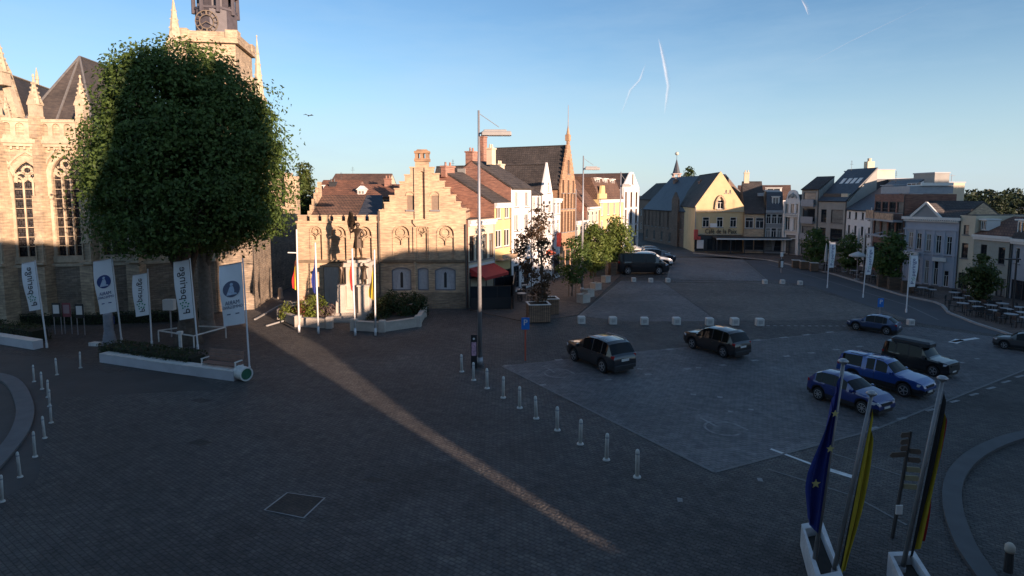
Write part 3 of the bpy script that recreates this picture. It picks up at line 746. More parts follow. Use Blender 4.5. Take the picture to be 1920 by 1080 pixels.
# roofs
def CP(px, py, Y): b = at(px, Y); b.z = Z(b, py); b.x = (px-960)/FPX*(Y*_cp-(b.z-CAMH)*_sp); return b - CO
q = MB()
ap, a2 = CP(149, 106, 53), CP(262, 148, 78)
ev = [B[i] - CO + Vector((0, .9, ZB-1.2)) for i in range(6)]; ev[0] += Vector((0, 2, 0))
el = CP(98, 226, 60)
q.tri(ev[1], ev[2], ap); q.tri(ev[2], ev[3], ap); q.quad(ev[3], ev[4], a2, ap); q.quad(ev[4], ev[5], a2, a2 + Vector((.1, 0, 0)))
q.tri(ev[1], ap, el); q.add([el, ap, a2], [(0, 1, 2)])
cpart('roof', q, M_croof)
rd = MB()
for a, b in ((ap, ev[2]), (ap, ev[3]), (ap, ev[1]), (ap, a2)): rd.tube([a, a.lerp(b, 1) + Vector((0, 0, .05))], .09, 6)
cpart('ridge_cap', rd, plain('lead', (.16, .15, .14), .5, var=.2))
q = MB(); n1, n2 = CP(6, 136, 50), CP(100, 170, 66)
q.quad(CP(33, 236, 46), CP(112, 228, 60), n2, n1); q.quad(n1, n2, n2 + Vector((-6, 8, -6)), n1 + Vector((-8, 8, -6)))
cpart('roof', q, M_croof)
rd = MB(); rd.tube([n1, n2], .1, 6); m_ = n1.lerp(n2, .62); rd.cyl((m_.x, m_.y, m_.z), .14, .14, .5, 8); rd.cyl((m_.x, m_.y, m_.z+.5), .2, .02, 1.2, 6)
cpart('ridge_turret', rd, M_trim)
gl = MB(); pts = [CP(-70, 262, 46), CP(34, 240, 46), CP(31, 214, 46), CP(6, 134, 46), CP(-30, 60, 46), CP(-70, 120, 46)]
n = len(pts); gl.add(pts + [p + Vector((0, .8, 0)) for p in pts], [tuple(range(n)), tuple(range(2*n-1, n-1, -1))] + [(i, (i+1) % n, n+(i+1) % n, n+i) for i in range(n)])
cpart('gable', gl, M_ash)
cp_ = MB(); cp_.bar(CP(34, 222, 45.8), CP(4, 128, 45.8), .5, .5); cpart('coping', cp_, M_trim)
pn = MB(); b_ = CP(4, 160, 45.2); pinnacle(pn, b_.x, b_.y, b_.z, .75, Z(at(5, 45.2), 72)-Z(at(5, 45.2), 160)); cpart('pinnacle', pn, M_trim); pn = MB(); b_ = CP(14, 240, 45.0); pinnacle(pn, b_.x, b_.y, b_.z, .6, 2.4)
cpart('pinnacle', pn, M_trim)
# tower
TY = 80.0; k = FPX/(TY*_cp+CAMH*_sp)
tl, trr = at(336, TY, 31), at(434, TY, 31); zt, zk, zl = Z(trr, 57), Z(trr, 74), 6; tl.z = trr.z = 0
W = trr.x - tl.x; o = tl - CO
tw = MB(); tw.box(0, W, 0, 8, zl, zk); part('tower_wall', tw, M_ash, ch, loc=o, rz=R(9))
pr = MB(); pr.box(-.4, W+.4, -.4, 8.4, zk, zk+.35); pr.box(-.25, W+.25, -.25, 8.25, zk+.35, zt)
pr.box(W-1.1, W+.45, -.45, 1.1, zk+.36, zt+.25); pr.box(-.45, 1.1, -.45, 1.1, zk+.36, zt+.25); pr.box(W-1.1, W+.45, 6.9, 8.45, zk+.36, zt+.2)
pr.box(-.5, W+.5, -.5, 8.5, zk-.3, zk-.02)
part('tower_parapet', pr, M_ash, ch, loc=o, rz=R(9))
M_bel = plain('belfry_lead', (.075, .066, .075), .6, var=.25, scale=1.5)
be = MB(); cx, cy = W*.5, 4.0; r = 2.75
be.cyl((cx, cy, zt-1), r, r, 4.4, 8)
bz = zt + 3.4
for i in range(8):
    a = R(45*i+22.5); x, y = cx+r*math.cos(a), cy+r*math.sin(a); be.cyl((x, y, bz-.4), .3, .26, 3.4, 6)
    a2_ = R(45*i+67.5); be.bar((x, y, bz+.25), (cx+r*math.cos(a2_), cy+r*math.sin(a2_), bz+.25), .18, .3); be.bar((x, y, bz+2.6), (cx+r*math.cos(a2_), cy+r*math.sin(a2_), bz+2.6), .3, .7)
be.cyl((cx, cy, bz), r*.6, r*.6, 3.2, 8); be.cyl((cx, cy, bz+2.95), r*1.12, r*.75, 1.5, 8); be.cyl((cx, cy, bz+4.45), r*.75, r*.2, 5, 8)
part('belfry', be, M_bel, ch, loc=o, rz=R(9))
ck = MB(); cz = zt + 1.6; R0 = 1.45
for i in range(24):
    a0, a1 = R(15*i), R(15*i+15)
    for rr in (R0, R0*.62): ck.bar((cx-.35+rr*math.cos(a0), cy-r-.1, cz+rr*math.sin(a0)), (cx-.35+rr*math.cos(a1), cy-r-.1, cz+rr*math.sin(a1)), .1)
for i in range(12):
    a = R(30*i); ck.bar((cx-.35+R0*.66*math.cos(a), cy-r-.12, cz+R0*.66*math.sin(a)), (cx-.35+R0*.96*math.cos(a), cy-r-.12, cz+R0*.96*math.sin(a)), .2, .08)
ck.bar((cx-.35, cy-r-.18, cz), (cx-.35+.8, cy-r-.18, cz-.55), .16, .06); ck.bar((cx-.35, cy-r-.2, cz), (cx-.35-1.1, cy-r-.2, cz-.7), .12, .06)
part('clock_face', ck, plain('gilt', (.2, .155, .11), .5, metal=.3), ch, loc=o, rz=R(9))
# tall pinnacles beside the tower, gable, and the side wall seen right of the tree
pn = MB(); b_ = CP(330, 100, 62); pinnacle(pn, b_.x, b_.y, b_.z - 2, 1.3, Z(at(330, 62), -12)-Z(at(330, 62), 100)+2)
pn.prism([(b_.x-2.4, b_.z-2.5), (b_.x+2.4, b_.z-2.5), (b_.x, b_.z+2.2)], b_.y-.2, b_.y+.5)
cpart('pinnacle', pn, M_trim); pn = MB(); b_ = CP(486, 190, 66); pinnacle(pn, b_.x, b_.y, b_.z - 3, 1.05, Z(at(486, 66), 62)-Z(at(486, 66), 190)+3); pn.box(b_.x-.7, b_.x+.7, b_.y-.7, b_.y+.7, 0, b_.z-3)
cpart('pinnacle', pn, M_trim)
nv = MB(); a_, c_ = CP(410, 210, 66), CP(476, 142, 67); nv.box(a_.x, c_.x+.6, a_.y, a_.y+1, 0, c_.z-.4); cpart('nave_wall', nv, M_ash)
nr_ = MB(); nr_.box(a_.x, c_.x+.4, a_.y-.3, a_.y-.003, c_.z-.8, c_.z-.402); cpart('nave_cornice', nr_, M_trim)
# aisle running back on the right, its corner and buttresses
c0, c1, c2 = B[6], P(478, 580), P(511, 557)
zt_ = Z(c1, 440)
q = MB()
def wseg(name, p0, p1, z0, z1, m, th=.7):
    d = p1-p0; a = math.atan2(d.y, d.x); return part(name, MB().box(0, d.xy.length, 0, th, z0, z1), m, ch, loc=p0-CO, rz=a)
wseg('side_wall', c0, c1, 0, zt_+1.5, M_rub); wseg('side_wall', c1, P(489, 573), 0, zt_, M_rub)
wseg('side_wall', P(489, 572), c2, 0, zt_-.6, M_rub); wseg('side_wall', c2 + Vector((-.4, .2, 0)), c2 + Vector((-1.2, 24, 0)), 0, zt_, M_rub)
b_ = at(546, 62) - CO
q = MB(); hh = Z(at(546, 62), 330); q.box(b_.x-.75, b_.x+.75, b_.y, b_.y+1.4, 0, hh*.72); q.box(b_.x-.55, b_.x+.75, b_.y+.6, b_.y+1.4, hh*.72, hh)
cpart('buttress', q, M_ash)
q = MB(); q.box(b_.x-14, b_.x-.3, b_.y+1.41, b_.y+2.4, 0, hh+.4); cpart('side_wall', q, M_ash)
# ================================================================== houses
M_pane = glassmat('window_glass')
M_fw = plain('white_joinery', (.72, .70, .66), .5, var=.06)
M_fd = plain('dark_joinery', (.03, .032, .036), .5, var=.1)
M_fb = plain('brown_joinery', (.12, .07, .045), .6, var=.15)
M_fg = plain('grey_joinery', (.30, .32, .35), .6, var=.1)
M_sill = plain('blue_stone', (.20, .20, .205), .7, var=.15)
M_red = brick('red_brick', (.34, .145, .095), (.27, .11, .075), (.33, .27, .22), dirt=.3)
M_org = brick('orange_brick', (.42, .235, .125), (.36, .195, .10), (.38, .3, .22), dirt=.28)
M_yel = brick('yellow_brick', (.58, .42, .265), (.50, .35, .215), (.46, .37, .28), dirt=.34)
M_brn = brick('brown_brick', (.20, .12, .085), (.16, .10, .075), (.2, .17, .14), dirt=.25)
M_white = plain('white_render', (.72, .70, .68), .8, var=.08, scale=.8)
M_cream = plain('cream_render', (.58, .50, .37), .85, var=.1, scale=.7)
M_yell = plain('yellow_render', (.62, .47, .22), .85, var=.1, scale=.7)
M_grey = plain('grey_render', (.26, .265, .27), .85, var=.12, scale=.7)
M_blug = plain('blue_grey_render', (.36, .385, .44), .85, var=.1, scale=.7)
M_conc = plain('pale_concrete', (.30, .295, .275), .85, var=.15, scale=.6)
M_tile = brick('red_roof_tiles', (.27, .125, .075), (.2, .095, .06), (.1, .05, .035), .28, .3, .03, dirt=.4, stretch=1.3, bump=.8)
M_tileb = brick('brown_roof_tiles', (.17, .095, .065), (.13, .075, .055), (.06, .04, .03), .28, .3, .03, dirt=.4, stretch=1.3, bump=.8)
M_tiled = brick('dark_roof_tiles', (.085, .072, .066), (.062, .055, .052), (.035, .03, .03), .28, .3, .03, dirt=.45, stretch=1.3, bump=.8)
M_slat = brick('blue_slate', (.06, .068, .085), (.048, .055, .07), (.03, .034, .042), .3, .22, .012, dirt=.25, rough=.5, stretch=1.3)
M_gut = plain('gutter_white', (.68, .66, .62), .6, var=.08)
M_chim = M_red

M_curt = plain('curtained_glass', (.20, .20, .19), .12, var=.25, scale=2.5)
_WC = {}; WRN = random.Random(3)
def win_meshes(w, h, style, fm, seg):
    key = (round(w, 2), round(h, 2), style, fm.name, seg)
    if key in _WC: return _WC[key]
    f = MB(); t = min(.075, w*.09); o = arch(0, 0, w, h, n=5, seg=True) if seg else rect(0, 0, w, h)
    k = (w - 2*t)/w; kh = (h - 2*t)/h
    i = [(x*k, t + z*kh) for x, z in o]; n = len(o)
    f.add([(x, .05, z) for x, z in o] + [(x, .05, z) for x, z in i] + [(x, .13, z) for x, z in i], [(a, (a+1) % n, n+(a+1) % n, n+a) for a in range(n)] + [(n+a, n+(a+1) % n, 2*n+(a+1) % n, 2*n+a) for a in range(n)])
    m = t*.7
    if style in ('cross', 'tee'):
        f.box(-m/2, m/2, .06, .12, t, h*.68 if style == 'tee' else h-t*1.5); f.box(-w/2+t, w/2-t, .057, .117, h*.68, h*.68+m)
    elif style == 'double': f.box(-m*.7, m*.7, .06, .12, t, h-t)
    elif style == 'bars':
        f.box(-m/2, m/2, .06, .12, t, h-t)
        for q in (1, 2, 3): f.box(-w/2+t, w/2-t, .064, .116, h*q/4, h*q/4+m*.7)
    elif style == 'rail': f.box(-w/2+t, w/2-t, .06, .12, h*.3, h*.3+m)
    fme = f.mesh('window', fm)
    s_ = MB().box(-w/2-.1, w/2+.1, -.09, .05, -.1, -.003); sme = s_.mesh('sill', M_sill)
    p = MB(); p.sheet(o, [], .125); pme = p.mesh('pane', M_pane)
    _WC[key] = (fme, sme, pme); return _WC[key]
def add_window(parent, x, z, w, h, style='tee', fm=None, seg=False, y=0.0, sill=True, name='window'):
    fme, sme, pme = win_meshes(w, h, style, fm or M_fw, seg)
    o = part(name, fme, None, parent, loc=(x, y, z))
    if WRN.random() < .35:
        k_ = ('curtain', pme.name)
        if k_ not in _WC: c_ = pme.copy(); c_.materials[0] = M_curt; _WC[k_] = c_
        pme = _WC[k_]
    part('pane', pme, None, o)
    if sill: part('sill', sme, None, o)
    return o
def slab(q, a, b, c, d, th=.16):
    n = (Vector(b)-Vector(a)).cross(Vector(d)-Vector(a)).normalized()
    if n.z < 0: n = -n
    T = [Vector(p) for p in (a, b, c, d)]; U = [p - n*th for p in T]
    q.add(T + U, [(0, 1, 2, 3), (7, 6, 5, 4), (0, 4, 5, 1), (1, 5, 6, 2), (2, 6, 7, 3), (3, 7, 4, 0)])
class House: pass
def house(name, label, p0, p1, H, depth, wall, roof=None, rtype='side', rh=3.0, rows=(), side=None, eave=.3, steps=0, cornice=None, gable_rows=(), group=None, apex_cap=.0, hip=0.0, cat='house', shop=None, band=None, quiet=.004):
    """terraced house. rows: (sill z, height, how many, width m, style, joinery, segmental?) or explicit ('x', x, z, w, h, style, joinery, seg)"""
    d = p1 - p0; W = d.xy.length; a = math.atan2(d.y, d.x)
    t = thing(name, label, cat, (p0.x, p0.y, 0), a, group)
    hs, wins = [], []
    for r in list(rows) + list(gable_rows):
        if r[0] == 'x': lst = [r[1:5]]; st, fm, sg = (list(r[5:]) + [None]*3)[:3]
        else:
            z, h, n, w_ = r[:4]; st, fm, sg = (list(r[4:]) + [None]*3)[:3]
            lst = [((i+.5)*W/n, z, w_, h) for i in range(n)]
        for x, z, w_, h in lst:
            if x - w_/2 < .05 or x + w_/2 > W - .05: w_ = max(min(x, W-x)*2 - .12, .2)
            hs.append(arch(x, z, w_, h, n=5, seg=True) if sg else rect(x, z, w_, h)); wins.append((x, z, w_, h, st or 'tee', fm, bool(sg)))
    q = MB(); e = quiet
    if rtype in ('front', 'step', 'bell'):
        top = H + rh
        if rtype == 'step':
            n = steps; L = []; 
            for i in range(n):
                xa = W/2*i/(n+.35); L.append((xa, H + rh*i/n)); L.append((xa, H + rh*(i+1)/n))
            out = [(0, 0), (W, 0)] + [(W-x, z) for x, z in L] + [(x, z) for x, z in reversed(L)]
            back = [(0.1, 0), (W-.1, 0), (W-.1, H-.1), (W/2, top-.5), (.1, H-.1)]
        elif rtype == 'bell':
            out = [(0, 0), (W, 0), (W, H), (W*.93, H+.05), (W*.86, H+rh*.35), (W*.80, H+rh*.62)]
            out += [(W/2 + W*.30*math.cos(R(18*i)), H+rh*.62+rh*.38*math.sin(R(18*i))) for i in range(1, 10)]
            out += [(W*.20, H+rh*.62), (W*.14, H+rh*.35), (W*.07, H+.05), (0, H)]
            back = [(0.1, 0), (W-.1, 0), (W-.1, H-.1), (W/2, top-rh*.4), (.1, H-.1)]
        else:
            out = [(0, 0), (W, 0), (W, H), (W/2 + apex_cap, top), (W/2 - apex_cap, top), (0, H)] if apex_cap else [(0, 0), (W, 0), (W, H), (W/2, top), (0, H)]
            back = [(0.1, 0), (W-.1, 0), (W-.1, H-.1), (W/2, top-.15), (.1, H-.1)]
        q.sheet([(x + (e if x == 0 else -e if x == W else 0), z) for x, z in out], hs, 0)
        part('wall', q, wall, t)
        b = MB(); b.prism(back, .21, depth); part('side_wall', b, side or wall, t)
        th = MB(); n = len(out)   # top of the front wall
        th.add([(x, 0.002, z) for x, z in out] + [(x, .208, z) for x, z in out], [(i, (i+1) % n, n+(i+1) % n, n+i) for i in range(n)])
        part('coping', th, wall, t)
        if roof:
            r_ = MB(); zt = max(z for _, z in back) + .05
            slab(r_, (-.15, .215, H-.2), (W/2, .215, zt), (W/2, depth+.2, zt), (-.15, depth+.2, H-.2)); slab(r_, (W/2, .215, zt), (W+.15, .215, H-.2), (W+.15, depth+.2, H-.2), (W/2, depth+.2, zt))
            part('roof', r_, roof, t)
    else:
        q.sheet([(e, 0), (W-e, 0), (W-e, H), (e, H)], hs, 0); part('wall', q, wall, t)
        b = MB(); D_ = depth
        if rtype == 'side': pl = [(.2, 0), (D_, 0), (D_, H-.1), (D_/2, H+rh-.15), (.2, H-.1)]
        elif rtype == 'mono': pl = [(.2, 0), (D_, 0), (D_, H+rh-.15), (.2, H-.1)]
        else: pl = [(.2, 0), (D_, 0), (D_, H), (.2, H)]
        n = len(pl); v = [(e, y, z) for y, z in pl] + [(W-e, y, z) for y, z in pl]
        b.add(v, [tuple(range(n)), tuple(range(2*n-1, n-1, -1))] + [(i, (i+1) % n, n+(i+1) % n, n+i) for i in range(n)])
        for xx in (e, W-e): b.quad((xx, 0, 0), (xx, .2, 0), (xx, .2, H-.1), (xx, 0, H))
        part('side_wall', b, side or wall, t)
        if roof:
            r_ = MB(); hp = hip
            if rtype == 'side':
                k = eave*rh/(D_/2)
                slab(r_, (0, -eave, H-k+.05), (W, -eave, H-k+.05), (W-hp, D_/2, H+rh+.05), (hp, D_/2, H+rh+.05)); slab(r_, (hp, D_/2, H+rh+.05), (W-hp, D_/2, H+rh+.05), (W, D_+.2, H-.1), (0, D_+.2, H-.1))
                if hp: r_.tri((0, -eave, H-k+.05), (hp, D_/2, H+rh+.05), (0, D_+.2, H-.1)); r_.tri((W, -eave, H-k+.05), (W-hp, D_/2, H+rh+.05), (W, D_+.2, H-.1))
            elif rtype == 'mono': slab(r_, (0, -eave, H), (W, -eave, H), (W, D_, H+rh), (0, D_, H+rh))
            elif rtype == 'mansard':
                slab(r_, (0, -.1, H), (W, -.1, H), (W-.1, rh*.42, H+rh), (.1, rh*.42, H+rh)); slab(r_, (.1, rh*.42, H+rh), (W-.1, rh*.42, H+rh), (W-.1, D_, H+rh+.4), (.1, D_, H+rh+.4))
                r_.quad((0, 0, H), (.1, rh*.42, H+rh), (.1, D_, H+rh), (0, D_, H)); r_.quad((W, 0, H), (W-.1, rh*.42, H+rh), (W-.1, D_, H+rh), (W, D_, H))
            else: r_.box(.1, W-.1, .2, D_-.1, H-.1, H+.06)
            part('roof', r_, roof, t)
    if cornice:
        c_ = MB(); c_.box(-.02, W+.02, -.32, -.002, H-.28, H-.03); c_.box(0, W, -.2, -.002, H-.5, H-.283)
        part('cornice', c_, cornice, t)
    if band:
        bb = MB()
        for z in band: bb.box(.01, W-.01, -.07, -.002, z, z+.18)
        part('string_course', bb, M_gut if band and cornice is M_gut else M_trim, t)
    for x, z, w_, h, st, fm, sg in wins: add_window(t, x, z, w_, h, st, fm, sg)
    if rtype != 'bell' and W > 1.5:
        q = MB(); sx = WRN.choice([.09, W-.09]); q.tube([(sx, -.06, .05), (sx, -.06, H-.35), (sx, -.02, H-.1)], .045, 6); part('downpipe', q, M_fg if WRN.random() < .5 else M_fd, t)
    if roof and rtype in ('side', 'mono', 'mansard') and WRN.random() < .6:
        q = MB(); ax, az = W*WRN.uniform(.3, .7), H + rh - .1; ay = depth/2 if rtype == 'side' else depth*.8; q.tube([(ax, ay, az-.3), (ax, ay, az+1.3)], .02, 5)
        for k_ in range(3): q.tube([(ax-.35+.08*k_, ay, az+.7+.22*k_), (ax+.35-.08*k_, ay, az+.7+.22*k_)], .012, 4)
        part('aerial', q, M_fd, t)
    if shop:
        part('shop_front', shop_front(W, shop), M_fd, t)
    h_ = House(); h_.o = t; h_.W = W; h_.H = H; h_.a = a; h_.D = depth; h_.rh = rh; return h_
def shop_front(W, zt):
    q = MB(); q.box(.15, W-.15, -.05, -.003, .1, .6); q.box(.1, W-.1, -.18, -.003, zt-.5, zt)
    n = max(2, int(W/1.2))
    for i in range(n+1): x = .15 + (W-.37)*i/n; q.box(x, x+.08, -.06, -.003, .602, zt-.502)
    return q
def chimney(h, x, y, z0, ht, w_=.8, d_=.6, m=None, pots=2, name='chimney'):
    q = MB(); q.box(x-w_/2, x+w_/2, y-d_/2, y+d_/2, z0, z0+ht); q.box(x-w_/2-.07, x+w_/2+.07, y-d_/2-.07, y+d_/2+.07, z0+ht, z0+ht+.14)
    for i in range(pots): q.cyl((x - w_/4 + i*w_/2, y, z0+ht+.14), .11, .09, .35, 8)
    return part(name, q, m or M_chim, h.o)
def dormer(h, x, z, w_, ht, y0, dp=1.6, m=None, fm=None, flat=True):
    q = MB(); q.box(x-w_/2, x+w_/2, y0+.14, y0+dp, z, z+ht)
    if flat: q.box(x-w_/2-.1, x+w_/2+.1, y0-.1, y0+dp, z+ht+.002, z+ht+.12)
    else: q.prism([(x-w_/2-.1, z+ht+.002), (x+w_/2+.1, z+ht+.002), (x, z+ht+w_*.5)], y0-.1, y0+dp)
    o = part('dormer', q, m or M_fw, h.o)
    add_window(o, x, z+.12, w_*.82, ht-.2, 'double', fm or M_fw, False, y0, False); return o
def mid(a, b): return (a + b)/2
def hh(p, y): return Z(p, y)
# ================================================================== step-gabled chapel house in the middle
cb = P(562, 578); K = D(P(720, 578))
def cx_(px): return (px - 562)/K
def cz(py): return Z(P(720, 578), py)
th_ = thing('step_gabled_house', 'old yellow-brick house with a stepped gable, blind arches and a battlemented wing', 'house', cb)
ML = lambda pts: [(cx_(x), cz(y)) for x, y in pts]
gl = [(715.7, 578), (874.5, 578), (874.5, 392), (865, 392), (865, 380), (856, 380), (856, 367), (846, 367), (846, 353), (836, 353), (836, 341), (826, 341), (826, 327), (816.5, 327), (816.5, 315), (807, 315), (807, 303),
      (782.5, 303), (782.5, 315), (773, 315), (773, 329), (763, 329), (763, 342), (753.5, 342), (753.5, 355), (744, 355), (744, 368), (734.5, 368), (734.5, 381), (724.5, 381), (724.5, 395), (715.7, 395)]
def zoomr(x0, y0, x1, y1): return (540+x0/3, 200+y0/3, 540+x1/3, 200+y1/3)
def arch_px(x0, y0, x1, y1, pointed=False, seg=False):
    return arch(cx_((x0+x1)/2), cz(y1), (x1-x0)/K, cz(y0)-cz(y1), pointed, 6, seg)
blind = [zoomr(603, 672, 688, 866), zoomr(738, 672, 786, 866), zoomr(848, 672, 935, 866)]
wblind = [zoomr(143, 675, 201, 862), zoomr(254, 675, 336, 862), zoomr(394, 675, 478, 862)]
lowin = [zoomr(590, 906, 694, 1030), zoomr(735, 908, 791, 1030), zoomr(831, 906, 943, 1030)]
attic = [zoomr(679, 500, 718, 580), zoomr(814, 500, 856, 580)]
holes = [arch_px(*b) for b in blind] + [arch_px(*b, seg=True) for b in lowin] + [rect(cx_((a[0]+a[2])/2), cz(a[3]), (a[2]-a[0])/K, cz(a[1])-cz(a[3])) for a in attic]
strip_ = arch_px(790, 321, 798.5, 410); holes.append(strip_)
q = MB(); q.sheet(ML(gl), holes, 0, .14); part('wall', q, M_yel, th_)
n = len(gl); g = ML(gl); cpn = MB(); cpn.add([(x, .003, z) for x, z in g] + [(x, .34, z) for x, z in g], [(i, (i+1) % n, n+(i+1) % n, n+i) for i in range(n)])
ct = cpn
for i in range(2, n-1):
    (xa, za), (xb, zb) = g[i], g[i+1]
    if abs(za-zb) < 1e-6 and i not in (16,): ct.box(min(xa, xb)-.06, max(xa, xb)+.06, -.05, .4, za+.002, za+.1)
part('gable_top', ct, M_yel, th_)
# back of the blind recesses, and the body behind
q = MB(); q.prism(ML([(716, 578), (874, 578), (874, 396), (798, 322), (792, 322), (716, 396)]), .142, 9.5); part('side_wall', q, M_yel, th_)
rr = MB(); xl, xr, zm = cx_(714), cx_(876), cz(318); xm = (xl+xr)/2; ze = cz(398)
slab(rr, (xl, .36, ze), (xm, .36, zm), (xm, 9.8, zm), (xl, 9.8, ze)); slab(rr, (xm, .36, zm), (xr, .36, ze), (xr, 9.8, ze), (xm, 9.8, zm)); part('roof', rr, M_tile, th_)
# crowning bell turret
x0, x1 = cx_(782.5), cx_(807); bt = MB(); z0, z1 = cz(302.8), cz(283)
for x in (x0, (x0+x1)/2-.12, x1-.24): bt.box(x, x+.24, -.05, .75, z0+.25, z1-.2)
bt.box(x0-.06, x1+.06, -.1, .8, z0, z0+.248); bt.box(x0-.06, x1+.06, -.1, .8, z1-.198, z1); bt.box(x0+.05, x1-.05, 0, .7, z1+.002, z1+.14, .12, .12)
part('bell_turret', bt, M_org, th_)
# pilaster strip and corbel
ps = MB(); ps.box(cx_(780.5), cx_(789), -.13, -.003, cz(411), cz(314)); ps.box(cx_(800), cx_(806.5), -.13, -.003, cz(411), cz(314))
ps.box(cx_(777.5), cx_(808.5), -.2, -.003, cz(418), cz(411.2)); ps.prism(ML([(777.5, 418.2), (808.5, 418.2), (803, 425), (783, 425)]), -.16, -.003)
ps.box(cx_(777.5), cx_(781), -.14, -.003, 0.5, cz(425.2)); ps.box(cx_(805.5), cx_(809), -.14, -.003, cz(489), cz(425.2))
part('pilaster', ps, M_yel, th_)
# string course, plinth
sc = MB(); sc.box(cx_(562), cx_(876), -.16, -.003, cz(490.5), cz(487)); sc.box(cx_(562), cx_(876), -.09, -.003, cz(493), cz(490.6))
part('string_course', sc, plain('dark_stone_band', (.2, .15, .1), .85, var=.25), th_)
pl = MB(); pl.box(cx_(640), cx_(876), -.14, -.003, 0, cz(548)); part('plinth', pl, brick('plinth_rubble', (.36, .27, .18), (.28, .2, .135), (.3, .25, .19), .4, .18, .02, dirt=.5), th_)
# blind tracery
tq = MB()
def ybars(x0, y0, x1, y1, yy=.05):
    xa, xb = cx_(x0), cx_(x1); c = (xa+xb)/2; w_ = xb-xa; zt = cz(y0); zs = zt - w_*.5
    zc = zt - w_*.42; r = w_*.3
    for i in range(14):
        a0, a1 = 2*math.pi*i/14, 2*math.pi*(i+1)/14
        tq.bar((c+r*math.cos(a0), yy, zc+r*math.sin(a0)), (c+r*math.cos(a1), yy, zc+r*math.sin(a1)), .07, .16)
    for s in (-1, 1):
        prev = None
        for i in range(6):
            t = i/5; p = (c + s*w_*.5*t, yy, zs - w_*.42 + w_*.34*math.sin(t*1.57)*(1-.45*t)*1.2)
            if prev: tq.bar(prev, p, .07, .16)
            prev = p
    tq.bar((c, yy, zs-w_*.72), (c, yy, zs-w_*.40), .07, .16)
for b in blind + wblind: ybars(*b)
part('tracery', tq, plain('blind_tracery_stone', (.42, .31, .2), .85, var=.2), th_)
# arch mouldings
am = MB()
for b in blind + wblind + attic:
    c = cx_((b[0]+b[2])/2); w_ = (b[2]-b[0])/K; zt = cz(b[1]) + (w_*.45 if b in attic else 0); zs = zt - w_/2
    for i in range(10):
        a0, a1 = math.pi*i/10, math.pi*(i+1)/10
        am.bar((c+(w_/2+.07)*math.cos(a0), -.02, zs+(w_/2+.07)*math.sin(a0)), (c+(w_/2+.07)*math.cos(a1), -.02, zs+(w_/2+.07)*math.sin(a1)), .09, .07)
    if b not in attic:
        for s in (-1, 1): am.box(c+s*(w_/2+.07)-.04, c+s*(w_/2+.07)+.04, -.05, -.002, cz(b[3])+.1, zs)
part('arch_moulding', am, M_yel, th_)
# shuttered windows below: painted boards with a dark lancet
M_shut = plain('grey_blue_boards', (.37, .38, .40), .7, var=.12, scale=6)
for k, b in enumerate(lowin):
    o = MB(); o.sheet(arch_px(*b, seg=True), [], .1); sh = part('shutter', o, M_shut, th_)
    f = MB(); pts = arch_px(*b, seg=True); m_ = len(pts)
    for i in range(m_): f.bar((pts[i][0], .03, pts[i][1]), (pts[(i+1) % m_][0], .03, pts[(i+1) % m_][1]), .07, .1)
    part('frame', f, plain('dark_grey_joinery', (.16, .165, .18), .7, var=.1), sh)
    if k != 1:
        c = cx_((b[0]+b[2])/2); z0, z1 = cz(b[3]-4), cz(b[1]+8)
        l = MB(); l.prism(arch(c, z0, .22, z1-z0), .06, .098); part('lancet', l, M_fd, sh)
        l = MB(); l.prism([(c-.45, z0-.2), (c+.45, z0-.2), (c+.25, z1-.2), (c-.25, z1-.2)], .09, .097); part('panel', l, plain('pale_boards', (.44, .45, .46), .7, var=.1), sh)
for a in attic:
    c = cx_((a[0]+a[2])/2); w_ = (a[2]-a[0])/K; z0, z1 = cz(a[3]), cz(a[1])
    o = MB(); o.sheet(rect(c, z0, w_, z1-z0), [], .09); sh = part('shutter', o, plain('brown_shutter', (.22, .16, .115), .7, var=.15, scale=6), th_)
    f = MB(); f.box(c-w_/2-.1, c+w_/2+.1, -.1, -.003, z0-.14, z0); part('sill', f, M_sill, sh)
# ---- the battlemented wing
q = MB(); xe = cx_(715); zt = cz(418)
wh = [arch_px(*b) for b in wblind] + [rect(cx_(622.5), 0.02, 29/K, cz(500))]
q.sheet([(0, 0), (xe, 0), (xe, zt), (0, zt)], wh, .002, .2); part('wing_wall', q, M_yel, th_)
q = MB(); q.box(0, xe-.01, .203, 4, 0, zt-.004); part('wing_body', q, M_yel, th_)
bt = MB(); bt.box(-.08, xe, -.1, .35, zt, zt+.16)
for i in range(7):
    a = xe*(i+.12)/7; bt.box(a, a+xe/7*.62, -.04, .32, zt+.162, zt+.55); bt.box(a-.05, a+xe/7*.62+.05, -.1, .38, zt+.552, zt+.66)
part('battlement', bt, M_yel, th_)
dr = MB(); dr.box(cx_(608.5), cx_(636.5), .1, .19, .03, cz(501))
for i in range(6): x = cx_(609) + i*28/K/6; dr.box(x+.02, x+28/K/6-.02, .06, .099, .06, cz(503))
part('door', dr, plain('pale_door', (.46, .42, .38), .7, var=.1), th_)
wr = MB(); z0, z1 = cz(412), cz(366)
slab(wr, (cx_(577), .6, z0), (cx_(668), .6, z0), (cx_(668), 4.4, z1), (cx_(580), 4.4, z1)); part('wing_roof', wr, M_tileb, th_)
wr = MB(); slab(wr, (cx_(668.5), .62, z0+.02), (cx_(716), .62, z0+.02), (cx_(700), 4.4, z1), (cx_(668.5), 4.4, z1)); part('slate_roof', wr, M_slat, th_)
mb = MB()
for i in range(7): mb.box(cx_(577)-.12, cx_(577)+.1, .5+i*.55, .5+i*.55+.5, z0-.2, z0+.2+i*.5)
part('stepped_edge', mb, M_yel, th_)
ck = MB(); x, z = cx_(723), cz(362); ck.box(x-.9, x+.5, 4.4, 5.2, z0, cz(376)); part('dormer', ck, M_fd, th_)
